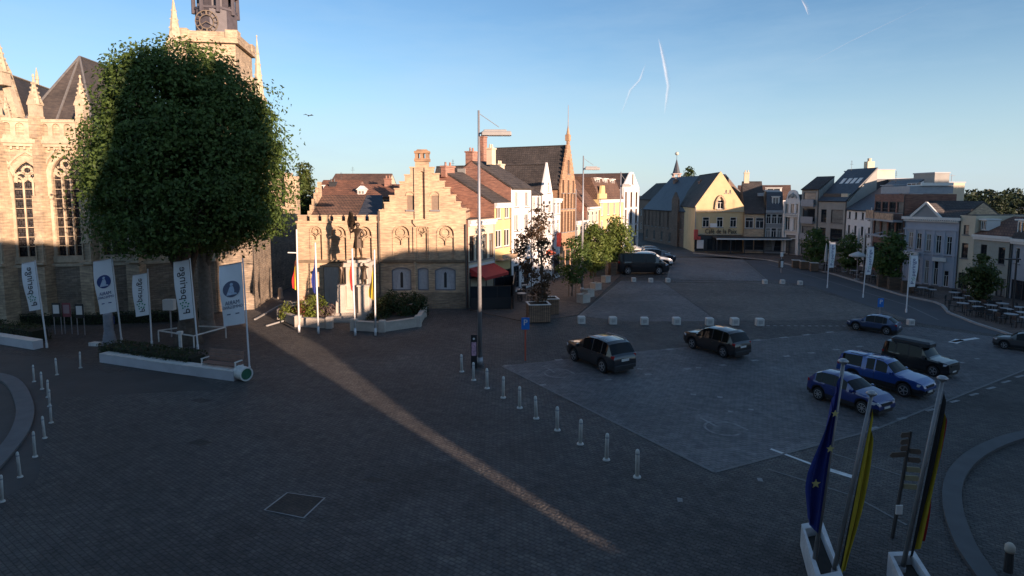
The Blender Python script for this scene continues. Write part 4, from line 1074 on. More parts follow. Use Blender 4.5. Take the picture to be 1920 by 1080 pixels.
dp = MB(); dp.tube([(cx_(714), -.16, 0), (cx_(714), -.16, cz(396))], .06, 6); dp.tube([(cx_(877)-.1, -.12, 0), (cx_(877)-.1, -.12, cz(420))], .07, 6)
part('downpipe', dp, plain('dark_pipe', (.1, .085, .07), .6), th_)
# ---- red-roofed houses far behind the wing
def behind(label, x0, x1, yt, ye, Y, roofm, wallm, depth=8, rtype='side', cat='house'):
    p0, p1 = at(x0, Y), at(x1, Y); H = Z(p0, ye); return house('red_roofed_house', label, p0, p1, H, depth, wallm, roofm, rtype, Z(at(x0, Y+depth/2), yt)-H, [(.9, 1.3, 3, .9)], cat=cat)
h1 = behind('house far behind the battlemented wing, with a long brown roof', 618, 728, 326, 350, 96, M_tileb, M_cream, 9)
h2 = behind('orange-roofed house with a small white dormer behind the battlemented wing', 592, 668, 338, 366, 82, M_tile, M_red, 9); dormer(h2, 1.5, h2.H+.3, .8, 1.0, .6)
h3 = behind('long low house with bright orange tiles behind the battlemented wing', 600, 760, 346, 368, 72, M_tile, M_org, 7); dormer(h3, 5.2, h3.H+.1, 1.0, .7, .4, flat=False); chimney(h3, 8.0, 3, h3.H+.8, 1.3); chimney(h3, 1.0, 3, h3.H+.8, .9, m=M_fd)
# ================================================================== left-hand terrace in the sun
def LB(x): return P(x, 578 - (x-878)*.3407)
def lh(name, label, x0, x1, ytop, *a, **k):
    p0, p1 = LB(x0), LB(x1); m = mid(p0, p1)
    return house(name, label, p0, p1, Z(p0, ytop), *a, **k)
def zz(x, y): return Z(LB(x), y)
G3 = None
# cream cafe house with the red awning
h = lh('cafe_house', 'narrow cream cafe house with a red awning, next to the stepped gable', 879, 927, 413, 5.2, M_cream, M_tiled, 'flat', 0, [(zz(900, 487), zz(900, 440)-zz(900, 487), 4, .8, 'tee', M_fb)], side=M_red, cornice=M_gut, shop=3.0, band=[zz(900, 498)])
aw = MB(); W = h.W; aw.add([(.1, -.05, 3.35), (W-.1, -.05, 3.35), (W-.1, -1.5, 2.65), (.1, -1.5, 2.65), (W-.1, -1.5, 2.4), (.1, -1.5, 2.4), (.1, -.05, 3.3), (W-.1, -.05, 3.3), (W-.1, -1.45, 2.6), (.1, -1.45, 2.6)], [(0, 1, 2, 3), (3, 2, 4, 5), (6, 9, 8, 7), (9, 5, 4, 8)])
for x in (.1, W-.1): aw.tri((x, -.05, 3.35), (x, -1.5, 2.65), (x, -.05, 2.7))
part('awning', aw, plain('red_awning', (.42, .035, .03), .8, var=.12), h.o)
# yellow house with brick gable
h = lh('yellow_house', 'yellow rendered house with a red-brick gable and a small balcony sign', 927.5, 958, 380, 10.5, M_yell, M_tiled, 'side', zz(927, 307)-zz(927, 380)-.6, [(zz(940, 410), 1.3, 2, .95, 'double'), (zz(940, 463), 1.6, 2, 1.2, 'double'), (.5, 2.0, 2, 1.6, 'rail', M_fd)], side=M_red, cornice=M_gut)
b = MB(); z = zz(940, 484); b.box(.2, h.W-.2, -.75, -.003, z-.12, z); b.box(.2, h.W-.2, -.78, -.72, z+.35, z+.42); b.box(.2, h.W-.2, -.76, -.74, z+.05, z+.36)
for i in range(9): b.box(.2+i*(h.W-.45)/8, .25+i*(h.W-.45)/8, -.78, -.72, z, z+.36)
part('balcony', b, plain('balcony_cream', (.5, .36, .24), .7), h.o)
chimney(h, .5, 5.2, h.H+h.rh-.5, .9, 1.6, .5)
# white houses with the tall brick gable
h = lh('white_house', 'white rendered house with dark shutters under a tall red-brick gable and stout chimney', 958.5, 996, 350, 8.6, M_white, M_tiled, 'side', zz(958, 289)-zz(958, 350)-.5, [(zz(975, 388), 1.5, 2, .85, 'double'), (zz(975, 432), 1.6, 2, 1.0, 'double'), (zz(975, 475), 1.6, 2, 1.0, 'double'), (.4, 2.2, 2, 1.3, 'bars', M_fd)], side=M_red)
chimney(h, .5, 4.6, h.H+h.rh-.7, 1.5, 1.0, .8); chimney(h, 1.6, 3.0, h.H+2.2, 1.5, .8, .6, M_cream)
v_ = part('gable_vent', MB().box(-.06, .0, 5.0, 5.9, h.H+1.2, h.H+1.8), M_conc, h.o)
h = lh('white_house', 'slim white house with a steep dark roof and a cream chimney', 996.5, 1014, 362, 9.5, M_white, M_tiled, 'side', zz(997, 308)-zz(997, 362)-.6, [(zz(1005, 392), 1.3, 2, .8, 'double'), (zz(1005, 430), 1.5, 2, .8, 'double'), (zz(1005, 470), 1.5, 2, .8, 'double')])
chimney(h, .6, 4.0, h.H+h.rh-1.3, 1.9, .9, .7, M_cream)
h = lh('white_gabled_house', 'white house turning its pointed gable to the square, beside the great stepped gable', 1014.5, 1035.5, 366, 14, M_white, M_tiled, 'front', zz(1015, 303)-zz(1015, 366), [(zz(1025, 400), 1.4, 2, .9), (zz(1025, 440), 1.5, 2, .9), (zz(1025, 480), 1.5, 2, .9)], gable_rows=[('x', 2.0, zz(1025, 362), .7, 1.2)])
h = lh('flat_white_house', 'low white flat-topped house squeezed against the great stepped gable', 1036, 1049.5, 372, 9, M_white, M_tiled, 'flat', 0, [(zz(1043, 402), 1.5, 2, .8), (zz(1043, 438), 1.6, 2, .8), (.5, 2.2, 1, 2.2, 'rail', M_fd)], cornice=M_gut)
# the great step gable
p0, p1 = LB(1050), LB(1078); m = mid(p0, p1); H = Z(m, 352)
W_ = (p1-p0).xy.length
h = house('great_stepped_gable', 'tall orange-brick house with a many-stepped gable, rows of slim windows and a spike', p0, p1, H, 10.5, M_org, M_tiled, 'step', Z(m, 264)-H,
          [(Z(m, 434), 2.4, 5, .62, 'cross', M_fb), (Z(m, 391), 1.8, 5, .62, 'cross', M_fb), (Z(m, 357)-.3, 1.5, 3, .62, 'cross', M_fb), (.5, 2.5, 3, 1.4, 'rail', M_fd)], gable_rows=[('x', W_/2, Z(m, 326), .7, 1.6, 'cross', M_fb)], steps=11, side=M_org)
sp = MB(); z = H+h.rh; sp.box(W_/2-.35, W_/2+.35, -.1, .35, z, z+.7); sp.cyl((W_/2, .12, z+.7), .22, .03, 1.1, 8); sp.cyl((W_/2, .12, z+1.7), .035, .02, 2.4, 6); part('finial', sp, M_org, h.o)
chimney(h, 1.2, 10.8, h.H+h.rh*.6, 2.9, .9, .7)
# lower houses beyond it
h = lh('cream_shop_house', 'low cream house with a steep brown roof just past the great stepped gable', 1078.5, 1099, 414, 9, M_cream, M_tileb, 'side', 4.2, [(zz(1088, 450), 1.8, 3, .8), (.5, 2.4, 2, 2, 'rail', M_fd)], side=M_red, cornice=M_gut)
h = lh('brick_gabled_house', 'house with a red-brick side gable and cream front, second past the great stepped gable', 1099.5, 1121, 388, 10, M_cream, M_tileb, 'side', 5.6, [(zz(1110, 420), 1.7, 3, .9), (zz(1110, 452), 1.7, 3, .9), (.5, 2.4, 2, 2, 'rail', M_fd)], side=M_red, cornice=M_gut); chimney(h, .6, 5, h.H+5.2, 1.0)
h = lh('mansard_house', 'yellow-cream block with a long brown mansard and white dormers', 1121.5, 1166, 374, 9, M_yell, M_tileb, 'mansard', zz(1140, 326)-zz(1140, 374)-.6, [(zz(1140, 403), 1.9, 4, 1.1, 'double'), (zz(1140, 438), 2.0, 4, 1.1, 'double'), (.5, 2.8, 4, 2.2, 'rail', M_fd)], cornice=M_gut)
for i in range(3): dormer(h, h.W*(.2+.3*i), h.H+1.3, 2.0, 1.6, .9)
gb = MB(); gb.prism([(0, h.H), (3.4, h.H), (3.4, h.H+.8), (2.6, h.H+.8), (2.4, h.H+1.9), (1.0, h.H+1.9), (.8, h.H+.8), (0, h.H+.8)], -.05, .25); part('bell_gable', gb, M_yell, h.o)
h = lh('corner_house', 'tall white gabled corner house with dark windows, last of the sunlit row', 1166.5, 1196, 350, 12, M_white, M_tileb, 'front', zz(1167, 316)-zz(1167, 350)-.4, [(zz(1180, 388), 2.4, 3, 1.3, 'double', M_fb), (zz(1180, 420), 2.4, 3, 1.3, 'double', M_fb), (zz(1180, 446), 2.0, 3, 1.3, 'double', M_fb), (.5, 2.2, 2, 2.5, 'rail', M_fd)], gable_rows=[('x', 5.6, zz(1180, 345), .9, 1.6, 'double', M_fb)], apex_cap=.9)

# shop signs, red flag and sunshades along the sunny pavement
def hang_sign(lab, px, z0, w_, h_, m, out=.9):
    p = LB(px); a = math.atan2((LB(1195)-LB(878)).y, (LB(1195)-LB(878)).x); t = thing('hanging_sign', lab, 'shop sign', (p.x, p.y, z0), a, 'signs on the left-hand row')
    q = MB(); q.bar((0, .0, h_+.05), (0, -out, h_+.05), .05); part('bracket', q, M_fd, t); q = MB(); q.box(-.05, .05, -out, -out+w_, 0, h_); part('board', q, m, t)
M_sred = plain('sign_red', (.5, .05, .04), .6, var=.1)
hang_sign('narrow red hanging flag on the low white flat-topped house', 1038, zz(1038, 462), .55, zz(1038, 436)-zz(1038, 462), M_sred)
hang_sign('white hanging sign on the slim white house', 1008, zz(1008, 476), .6, .8, M_fw)
hang_sign('red box sign low on the cream house past the great stepped gable', 1092, zz(1092, 470), .7, .9, M_sred)
for px, py, yt, w_, lab, m in [(1029, 532, 468, 26, 'open orange-red parasol in the sun behind the sparse tree', plain('parasol_red', (.5, .11, .06), .8, var=.1)), (1082, 512, 474, 24, 'open cream parasol in the sun beyond the staked tree', M_cream)]:
    p = P(px, py); H_ = Z(p, yt); t = thing('parasol', lab, 'parasol', (p.x, p.y, .052), 0, 'parasols of the left terrace'); q = MB(); q.cyl((0, 0, 0), .28, .28, .08, 12); q.cyl((0, 0, .08), .03, .03, H_-.1, 8); part('pole', q, M_fd, t)
    q = MB(); r_ = w_/D(p)/2; v = [(0, 0, H_)] + [(r_*math.cos(R(45*i)), r_*math.sin(R(45*i)), H_-.4) for i in range(8)] + [(r_*math.cos(R(45*i)), r_*math.sin(R(45*i)), H_-.55) for i in range(8)]
    q.add(v, [(0, 1+i, 1+(i+1) % 8) for i in range(8)] + [(1+i, 9+i, 9+(i+1) % 8, 1+(i+1) % 8) for i in range(8)]); part('canopy', q, m, t)
# ================================================================== far end and right-hand row in the shade
def rowh(name, label, a, b, ytop, *r, **k):
    p0, p1 = P(*a), P(*b); return house(name, label, p0, p1, Z(mid(p0, p1), ytop), *r, **k)
def mz(a, b, y): return Z(mid(P(*a), P(*b)), y)
# far street mouth
p0, p1 = at(1196, 150), at(1232, 135); H = Z(p0, 372)
h = house('far_street_house', 'dim house with a pale gable roof far down the street mouth', p0, p1, H, 9, M_brn, M_tiled, 'side', Z(p0, 344)-H, [(1, 1.6, 3, 1), (4.4, 1.6, 3, 1)], side=M_cream)
p0, p1 = at(1226, 142), at(1252, 128); H = Z(p0, 366)
h = house('far_street_house', 'second dim house in the street mouth, its lit cream gable over the slate hall', p0, p1, H, 10, M_brn, M_tiled, 'side', Z(p0, 342)-H, [(1, 1.6, 3, 1)], side=M_cream)
# old hall with the slate roof and small spire
p0, p1 = P(1206, 450), P(1297, 467); H = Z(mid(p0, p1), 392); W = (p1-p0).xy.length
h = house('old_hall', 'long dark brick hall with tall slim windows and a big blue slate roof', p0, p1, H, 12, M_brn, M_slat, 'side', Z(mid(p0, p1), 338)-H+.8, [(3.2, 3.6, 12, .7, 'cross', M_conc), (.6, 1.8, 6, .8, 'cross', M_conc)], side=M_brn, cat='hall')
chimney(h, W-3, 3, h.H+1, 4, .9, .7); chimney(h, 4, 5, h.H+3, 2.6, .9, .7)
st = part('stair_gable', MB().prism([(W-7.5, 0), (W-5, 0), (W-5, H+1.8), (W-6.2, H+3.2), (W-7.5, H+1.8)], -.35, -.003), M_brn, h.o)
b = at(1265, 128); zt = Z(b, 288)
st = thing('spirelet', 'small slate spirelet with an open lantern and a bright ball above the hall roof', 'spire', b)
q = MB(); zb = Z(b, 345); z1 = Z(b, 327); q.box(-.9, .9, -.9, .9, 0, zb); q.box(-.75, .75, -.75, .75, zb, z1-1.1)
for x in (-.6, .6):
    for y in (-.6, .6): q.box(x-.14, x+.14, y-.14, y+.14, z1-1.1, z1)
q.box(-.95, .95, -.95, .95, z1, z1+.2); part('lantern', q, plain('pinkish_stone', (.4, .3, .27), .8), st)
q = MB(); q.cyl((0, 0, z1+.2), .85, .05, zt-z1-1.4, 8); q.cyl((0, 0, zt-1.3), .05, .04, 1.2, 6); part('spire', q, M_slat, st)
part('ball', MB().lathe((0, 0, zt-.4), [(.05, 0), (.36, .18), (.45, .4), (.36, .62), (.05, .8)], 10), plain('gilded_ball', (.7, .66, .55), .4, metal=.4), st)
# the cafe
A, B_ = (1301, 473.5), (1392, 474.3); p0, p1 = P(*A), P(*B_); m = mid(p0, p1); W = (p1-p0).xy.length; k = D(m)
def cw(px): return (px-1301)/91*W
def cy(y): return Z(m, y)
H = cy(387)
h = house('cafe', 'yellow-brick cafe with a wide curved gable, its upper half in the sun', p0, p1, H, 15, plain('cafe_yellow', (.56, .42, .235), .85, var=.12, scale=.6), M_tiled, 'front', cy(321)-H, [('x', cw(1322), cy(426), cw(1329)-cw(1316), cy(407)-cy(426), 'tee', M_fw), ('x', cw(1348), cy(426), cw(1354)-cw(1342), cy(407)-cy(426), 'tee', M_fw), ('x', cw(1373), cy(426), cw(1379)-cw(1367), cy(407)-cy(426), 'tee', M_fw), ('x', cw(1348), cy(392), cw(1354)-cw(1342), cy(375)-cy(392), 'tee', M_fw)],
          gable_rows=[('x', cw(1357.5), cy(362), cw(1359)-cw(1356), cy(356)-cy(362)), ('x', cw(1365), cy(362), cw(1366.5)-cw(1363.5), cy(356)-cy(362))], cat='cafe')
cg = MB(); cxx = cw(1348)
for s in (-1, 1):
    prev = None
    for i in range(8):
        t = i/7; p = (cxx + s*(cw(1357)-cxx)*(1-.25*t if t < .6 else .85-.85*(t-.6)/.4), -.12, cy(392) + (cy(367)-cy(392))*(t if t < .6 else .6+.4*math.sin((t-.6)/.4*1.57)))
        if prev: cg.bar(prev, p, .35, .3)
        prev = p
part('window_gable', cg, M_yel, h.o)
sc = MB(); sc.box(0, W, -.25, -.003, cy(397), cy(394.5)); part('string_course', sc, M_trim, h.o); sc = MB(); sc.box(0, W, -.18, -.003, cy(440), cy(438)); part('string_course', sc, M_trim, h.o)
tx = text_mb('Café de la Paix', 1.15, .05, spacing=1.1); q = MB(); xw = max(abs(v[0]) for v in tx.v); q.take(tx, Matrix.Translation((cw(1350), -.12, cy(434))) @ Matrix.Scale((cw(1379)-cw(1320))/2/xw, 4, (1, 0, 0)))
part('lettering', q, plain('sign_letter_dark', (.05, .03, .025), .5, var=0), h.o)
sb = MB(); sb.box(cw(1328.5), cw(1341.5), -.55, -.4, cy(426), cy(418.5)); part('sign_board', sb, M_white, h.o)
sh = MB(); sh.box(.1, W-.1, -.1, -.003, .2, cy(441)); part('shop_front', sh, M_fd, h.o)
wn = MB()
for x in (1306, 1313, 1330, 1344, 1358, 1372, 1384): wn.box(cw(x)-.4, cw(x)+.4, -.16, -.103, .5, 2.3)
part('ground_floor_glazing', wn, M_pane, h.o)
pp = MB()
for x in (1309, 1315): pp.box(cw(x)-.28, cw(x)+.28, -.22, -.163, .7, 2.1)
part('menu_panel', pp, M_white, h.o)
cn = MB(); cn.box(cw(1333), W+6.5, -3.2, -.45, cy(445), cy(443)+.05); cn.box(cw(1333), W+6.5, -3.3, -3.2, cy(446.5), cy(442.5))
for x in (cw(1335), cw(1360), cw(1385), W+6.2): cn.box(x-.06, x+.06, -3.1, -2.98, .0, cy(445))
cn.box(cw(1335), W+6.2, -3.09, -2.99, .55, .62); part('terrace_canopy', cn, plain('canopy_dark', (.035, .036, .04), .6), h.o)
vs = MB(); vs.box(cw(1333), W+6.5, -3.35, -3.302, cy(446.5), cy(444)); part('canopy_edge', vs, M_gut, h.o)
tg = MB()
for x in (1302, 1307): tg.box(cw(x)-.3, cw(x)+.3, -.9, -.5, cy(449), cy(430) if x == 1302 else cy(443))
part('hanging_sign', tg, plain('red_sign', (.45, .06, .05), .6), h.o)
A, B_ = (1393, 475), (1432, 476); 
h = rowh('cafe_wing', 'low yellow-brick wing under a steep dark roof, right of the cafe gable', A, B_, 398, 12, M_yel, M_tiled, 'side', mz(A, B_, 346)-mz(A, B_, 398)+.6, [(mz(A, B_, 428), mz(A, B_, 408)-mz(A, B_, 428), 2, 1.25, 'tee'), (.6, 2, 2, 1.6, 'rail', M_fd)], cat='house'); 
q = MB(); zz0 = h.H + 2.6; q.box(h.W*.68, h.W*.68+.9, 1.9, 2.6, zz0, zz0+.5); part('roof_window', q, M_fg, h.o); chimney(h, .7, 6, h.H+h.rh-.8, 2.2, .8, .8, M_cream)
# pale-topped houses behind the cafe
p0, p1 = at(1378, 122), at(1480, 118); H = Z(p0, 372)
h = house('brown_roofed_house', 'house with a broad brown roof and a white box dormer behind the cafe wing', p0, p1, H, 10, M_white, M_tileb, 'side', Z(p0, 338)-H-1, [(5, 1.5, 4, 1)]); dormer(h, h.W*.68, h.H+.7, 3, 1.4, .4)
A, B_ = (1433, 476), (1465, 477); m = mid(P(*A), P(*B_))
h = rowh('blue_grey_house', 'narrow blue-grey house with a slate mansard and one white dormer', A, B_, 394, 10, M_grey, M_slat, 'mansard', Z(m, 360)-Z(m, 394), [(Z(m, 420), 1.6, 3, .8), (Z(m, 446), 1.6, 3, .8), (.5, 2.2, 2, 1.2, 'rail', M_fd)], cornice=M_fg); dormer(h, h.W*.55, h.H+.6, 1.1, 1.5, .3)
A, B_ = (1466, 477), (1497, 480); p0, p1 = P(*A), P(*B_); m = mid(p0, p1); W = (p1-p0).xy.length
h = house('ornate_white_house', 'ornate white house with a round-topped gable, relief and small balconies', p0, p1, Z(m, 378), 4, M_white, M_tiled, 'bell', Z(m, 356)-Z(m, 378), [(Z(m, 400), 1.5, 3, .62, 'double', M_fw), (Z(m, 432), 2.1, 2, .85, 'double', M_fw), (.3, 2.9, 1, 1.6, 'rail', M_fd)])
q = MB()
for z in (Z(m, 401), Z(m, 405), Z(m, 433), Z(m, 446)): q.box(.3, W-.3, -.3, -.003, z-.12, z)
for i in range(10): q.box(.4+i*(W-.9)/9, .46+i*(W-.9)/9, -.28, -.22, Z(m, 405), Z(m, 401)-.13)
for x in (.02, W-.32): q.box(x, x+.3, -.22, -.003, 0, Z(m, 378))
part('ornament', q, M_gut, h.o)
q = MB()
for i in range(12):
    a0, a1 = math.pi*i/11*1.0, math.pi*(i+1)/11
    if i < 11: q.bar((W/2+W*.24*math.cos(a0), -.06, Z(m, 372)+W*.24*math.sin(a0)), (W/2+W*.24*math.cos(a1), -.06, Z(m, 372)+W*.24*math.sin(a1)), .14, .12)
q.lathe((W/2, -.03, Z(m, 371)), [(.1, 0), (.35, .2), (.3, .5), (.05, .8)], 8); part('relief', q, M_conc, h.o)
# concrete flats
A, B_ = (1498, 480), (1530, 483.5); p0, p1 = P(*A), P(*B_); m = mid(p0, p1); W = (p1-p0).xy.length
h = house('concrete_flats', 'narrow concrete flats with deep dark loggias between the ornate house and the wider flats', p0, p1, Z(m, 355), 3.2, M_conc, M_tiled, 'mono', Z(m, 330)-Z(m, 355), [('x', W*.46, Z(m, y1), W*.72, Z(m, y0)-Z(m, y1), 'rail', M_fd) for y0, y1 in ((361, 383), (391, 415), (424, 446), (456, 478))])
q = MB()
for y in (384, 416, 447):
    q = MB(); q.box(W*.1, W*.82, -.5, -.003, Z(m, y)-.25, Z(m, y)+.05); q.box(W*.1, W*.82, -.5, -.46, Z(m, y)+.04, Z(m, y)+.8); part('balcony', q, M_fg, h.o)
A, B_ = (1530.5, 483.5), (1582, 492); p0, p1 = P(*A), P(*B_); m = mid(p0, p1); W = (p1-p0).xy.length
h = house('concrete_flats', 'wide concrete flats with a slate roof, skylights and stacked dark windows', p0, p1, Z(m, 377), 4.4, M_conc, M_slat, 'mono', Z(m, 318)-Z(m, 377)+.2, [('x', x*W, Z(m, y1), w_*W, Z(m, y0)-Z(m, y1), 'rail', M_fd) for y0, y1 in ((393, 418), (428, 452), (462, 486)) for x, w_ in ((.2, .2), (.68, .42))])
q = MB(); q.box(.5, W*.7, 0.3, 1.2, Z(m, 376), Z(m, 363)); part('roof_terrace_wall', q, M_fd, h.o)
q = MB(); q.box(W*.72, W*.95, .3, 1.6, Z(m, 375), Z(m, 363)); part('dormer', q, M_cream, h.o)
q = MB()
for f in (.25, .45, .62, .8): y = 2.6; q.bar((W*f, y-.4, Z(m, 377)+h.rh*(y-.4)/4.4+.06), (W*f, y+.4, Z(m, 377)+h.rh*(y+.4)/4.4+.06), .7, .12)
part('skylight', q, M_gut, h.o)
# white low house, brick balconies house
A, B_ = (1582.5, 492), (1632, 506); p0, p1 = P(*A), P(*B_); m = mid(p0, p1); W = (p1-p0).xy.length
h = house('low_white_house', 'low white-painted house with four small upper windows under a long blue slate roof', p0, p1, Z(m, 394), 5.5, M_white, M_slat, 'mono', Z(m, 342)-Z(m, 394)+.3, [(Z(m, 411), Z(m, 398)-Z(m, 411), 4, .62, 'cross', M_fd), (Z(m, 441), Z(m, 424)-Z(m, 441), 4, .7, 'cross', M_fd), (.5, 2, 2, 1.3, 'rail', M_fd)])
A, B_ = (1632.5, 506), (1688, 524); p0, p1 = P(*A), P(*B_); m = mid(p0, p1); W = (p1-p0).xy.length
M_rbr = brick('russet_brick', (.26, .115, .085), (.21, .095, .07), (.18, .13, .1), dirt=.25)
h = house('russet_brick_flats', 'russet brick flats with wide glazed bays and a coloured balcony front', p0, p1, Z(m, 364), 5, M_rbr, None, 'flat', 0, [('x', W*(.13+.245*i), Z(m, y1), W*.2, Z(m, y0)-Z(m, y1), 'rail', M_fd) for y0, y1 in ((378, 398), (412, 446), (458, 500)) for i in range(4)])
q = MB(); q.box(.1, W-.3, -1.0, -.003, Z(m, 411)-.2, Z(m, 411)); part('balcony_slab', q, M_fg, h.o)
q = MB(); q.box(.15, W*.3, -1.0, -.95, Z(m, 410.8), Z(m, 395)); q.box(W*.34, W-.35, -1.0, -.95, Z(m, 410.8), Z(m, 399)); part('balcony_front', q, plain('printed_panel', (.42, .27, .17), .6, var=.6, scale=2.2), h.o)
q = MB(); q.tube([(W*.2, -.9, Z(m, 450)), (W*.2, -.9, Z(m, 390))], .06, 6); part('balcony_post', q, M_gut, h.o)
q = MB(); q.box(.4, W-.4, .5, 4.8, h.H+.065, h.H+.9); q.box(.3, W*.5, .4, 3, h.H+1.0, h.H+1.12); part('roof_terrace', q, M_fg, h.o)
q = MB(); q.box(W*.55, W*.98, 1.6, 4.7, h.H+.92, Z(m, 344)); o = part('penthouse', q, M_fw, h.o); 
g_ = MB()
for i in range(3): g_.box(W*(.58+.13*i), W*(.58+.13*i)+W*.1, 1.55, 1.597, h.H+1.2, Z(m, 347))
part('pane', g_, M_pane, o)
# pediment house
A, B_ = (1688.5, 530), (1790, 543); p0, p1 = P(*A), P(*B_); m = mid(p0, p1); W = (p1-p0).xy.length
def pw(px): return (px-1688.5)/101.5*W
def pz(y): return Z(m, y)
Hc = pz(409)
up = [(x, 437+.06*(x-1700), 466+.14*(x-1700)) for x in (1703, 1719, 1737, 1755.5, 1774.5)]
rows = [('x', pw(x), pz(y1), .5, pz(y0)-pz(y1), 'cross', M_fw) for x, y0, y1 in up]
rows += [('x', pw(x), pz(532), .42, pz(488)-pz(532), 'tee', M_fw) for x in (1737, 1754)] + [('x', pw(1773), pz(533), .48, pz(504)-pz(533), 'tee', M_fw), ('x', pw(1719), pz(528), .42, pz(488)-pz(528), 'tee', M_fd)]
h = house('pediment_house', 'pale blue-grey classical house with a white triangular pediment and slim windows', p0, p1, Hc, 8.5, M_blug, M_tiled, 'side', pz(374)-Hc-.2, rows, side=M_yel)
q = MB(); q.box(-.15, W+.15, -.32, -.003, pz(412), pz(407)); q.box(0, W, -.2, -.003, pz(416), pz(412.2))
for i in range(26): q.box((i+.25)*W/26, (i+.7)*W/26, -.28, -.2, pz(414.5), pz(412.2))
part('cornice', q, M_gut, h.o)
q = MB(); a_, b_, c_ = (pw(1703), pz(406.5)), (pw(1759), pz(408)), (pw(1731), pz(380)); q.prism([a_, b_, c_], -.16, .1); part('pediment', q, M_grey, h.o); q = MB(); q.prism([a_, b_, (c_[0], c_[1]-.06)], .102, 2.4); part('pediment_roof', q, M_tiled, h.o)
q = MB(); q.bar((a_[0], -.22, a_[1]), (c_[0], -.22, c_[1]), .22, .2); q.bar((c_[0], -.223, c_[1]), (b_[0], -.223, b_[1]), .22, .2); part('pediment_moulding', q, M_gut, h.o)
q = MB()
for x in (1692, 1711, 1728, 1746, 1765, 1784): q.box(pw(x)-.12, pw(x)+.12, -.07, -.003, .1, pz(432))
q.box(0, W, -.1, -.003, pz(432), pz(429)); q.box(0, W, -.1, -.003, pz(477), pz(474)); part('pilaster', q, M_blug, h.o)
q = MB(); q.box(pw(1748), pw(1773), -.22, -.103, pz(488), pz(481)); part('sign_board', q, M_gut, h.o); q = MB(); q.box(pw(1697), pw(1722), -.4, -.103, pz(481), pz(474)); part('sign_board', q, M_gut, h.o)
# cream house, grey-green house, dark mansard
A, B_ = (1790.5, 543), (1819, 548); p0, p1 = P(*A), P(*B_); m = mid(p0, p1); W = (p1-p0).xy.length
h = house('cream_house', 'narrow cream house with two tall windows above each other, right of the pediment house', p0, p1, Z(m, 404), 7, M_cream, M_tiled, 'flat', 0, [('x', W*.45, Z(m, 440), W*.34, Z(m, 422)-Z(m, 440), 'rail', M_fd), ('x', W*.45, Z(m, 484), W*.42, Z(m, 456)-Z(m, 484), 'rail', M_fd), ('x', W*.5, .2, W*.7, 1.6, 'double', M_fd)])
A, B_ = (1819.5, 548), (1889, 561); p0, p1 = P(*A), P(*B_); m = mid(p0, p1); W = (p1-p0).xy.length
h = house('grey_green_house', 'low grey-green house with two dark windows under a red tiled roof', p0, p1, Z(m, 441), 8, plain('grey_green_render', (.33, .33, .28), .85, var=.1), M_tile, 'side', Z(m, 402)-Z(m, 441)-.3, [('x', W*.28, Z(m, 490), W*.17, Z(m, 460)-Z(m, 490), 'rail', M_fd), ('x', W*.76, Z(m, 493), W*.17, Z(m, 462)-Z(m, 493), 'rail', M_fd), ('x', W*.3, .1, W*.4, 1.7, 'double', M_fd), ('x', W*.8, .1, W*.25, 1.7, 'double', M_fd)], cornice=M_gut, side=M_red)
dormer(h, W*.12, h.H+.35, W*.14, 1.0, .3)
A, B_ = (1889.5, 561), (1975, 580); p0, p1 = P(*A), P(*B_); m = mid(p0, p1); W = (p1-p0).xy.length
h = house('mansard_house', 'grey house with a dark mansard and tall white-framed dormer windows at the right edge', p0, p1, Z(m, 450), 8, plain('cool_grey_render', (.32, .34, .37), .85, var=.1), M_tiled, 'mansard', Z(m, 400)-Z(m, 450), [('x', W*.14, Z(m, 498), W*.1, 1.4, 'rail', M_fw), ('x', W*.4, Z(m, 498), W*.1, 1.4, 'rail', M_fw), ('x', W*.3, .1, W*.5, 1.8, 'double', M_fd)], cornice=M_gut)
dormer(h, W*.14, h.H+.3, W*.22, 1.3, .1); 
# big blocks behind the right row, their tops in the sun
def behind_block(name, label, x0, x1, yt, Y, dp, m, yl=None):
    p0, p1 = at(x0, Y), at(x1, Y); t = thing(name, label, 'building', (p0.x, p0.y, 0)); W = p1.x-p0.x; H = Z(p0, yt)
    part('wall', MB().box(0, W, 0, dp, 0, H), m, t); q = MB(); q.box(-.08, W+.08, -.08, dp+.08, H+.002, H+.16); part('coping', q, M_fg, t)
    return t, W, H
t, W, H = behind_block('flats_block', 'sunlit cream rendered block with a roof flue rising behind the slate roofs', 1622, 1668, 319, 92, 7, M_cream)
q = MB(); q.box(.2, 1.3, 1, 2, H+.16, H+1.4); q.cyl((.75, 1.5, H+1.4), .3, .3, .5, 8); part('flue', q, M_cream, t)
t, W, H = behind_block('flats_block', 'slate-clad block with a long level roof behind the russet flats', 1630, 1712, 336, 86, 6, M_slat)
t, W, H = behind_block('flats_block', 'plain tan rendered block wall behind the pediment house', 1709, 1752, 336, 80, 8, M_cream)
t, W, H = behind_block('flats_block', 'brown lift tower standing highest above the pediment house', 1741, 1768, 325, 76, 4, M_conc)
t, W, H = behind_block('flats_block', 'tan block stepping down at the right of the lift tower', 1768, 1798, 343, 79, 7, M_cream)
q = MB(); q.tube([(W*.5, 1, H), (W*.5, 1, H+1.2)], .04, 5); q.tube([(W*.35, 1, H+1.0), (W*.7, 1, H+1.0)], .03, 5); part('aerial', q, M_fg, t)
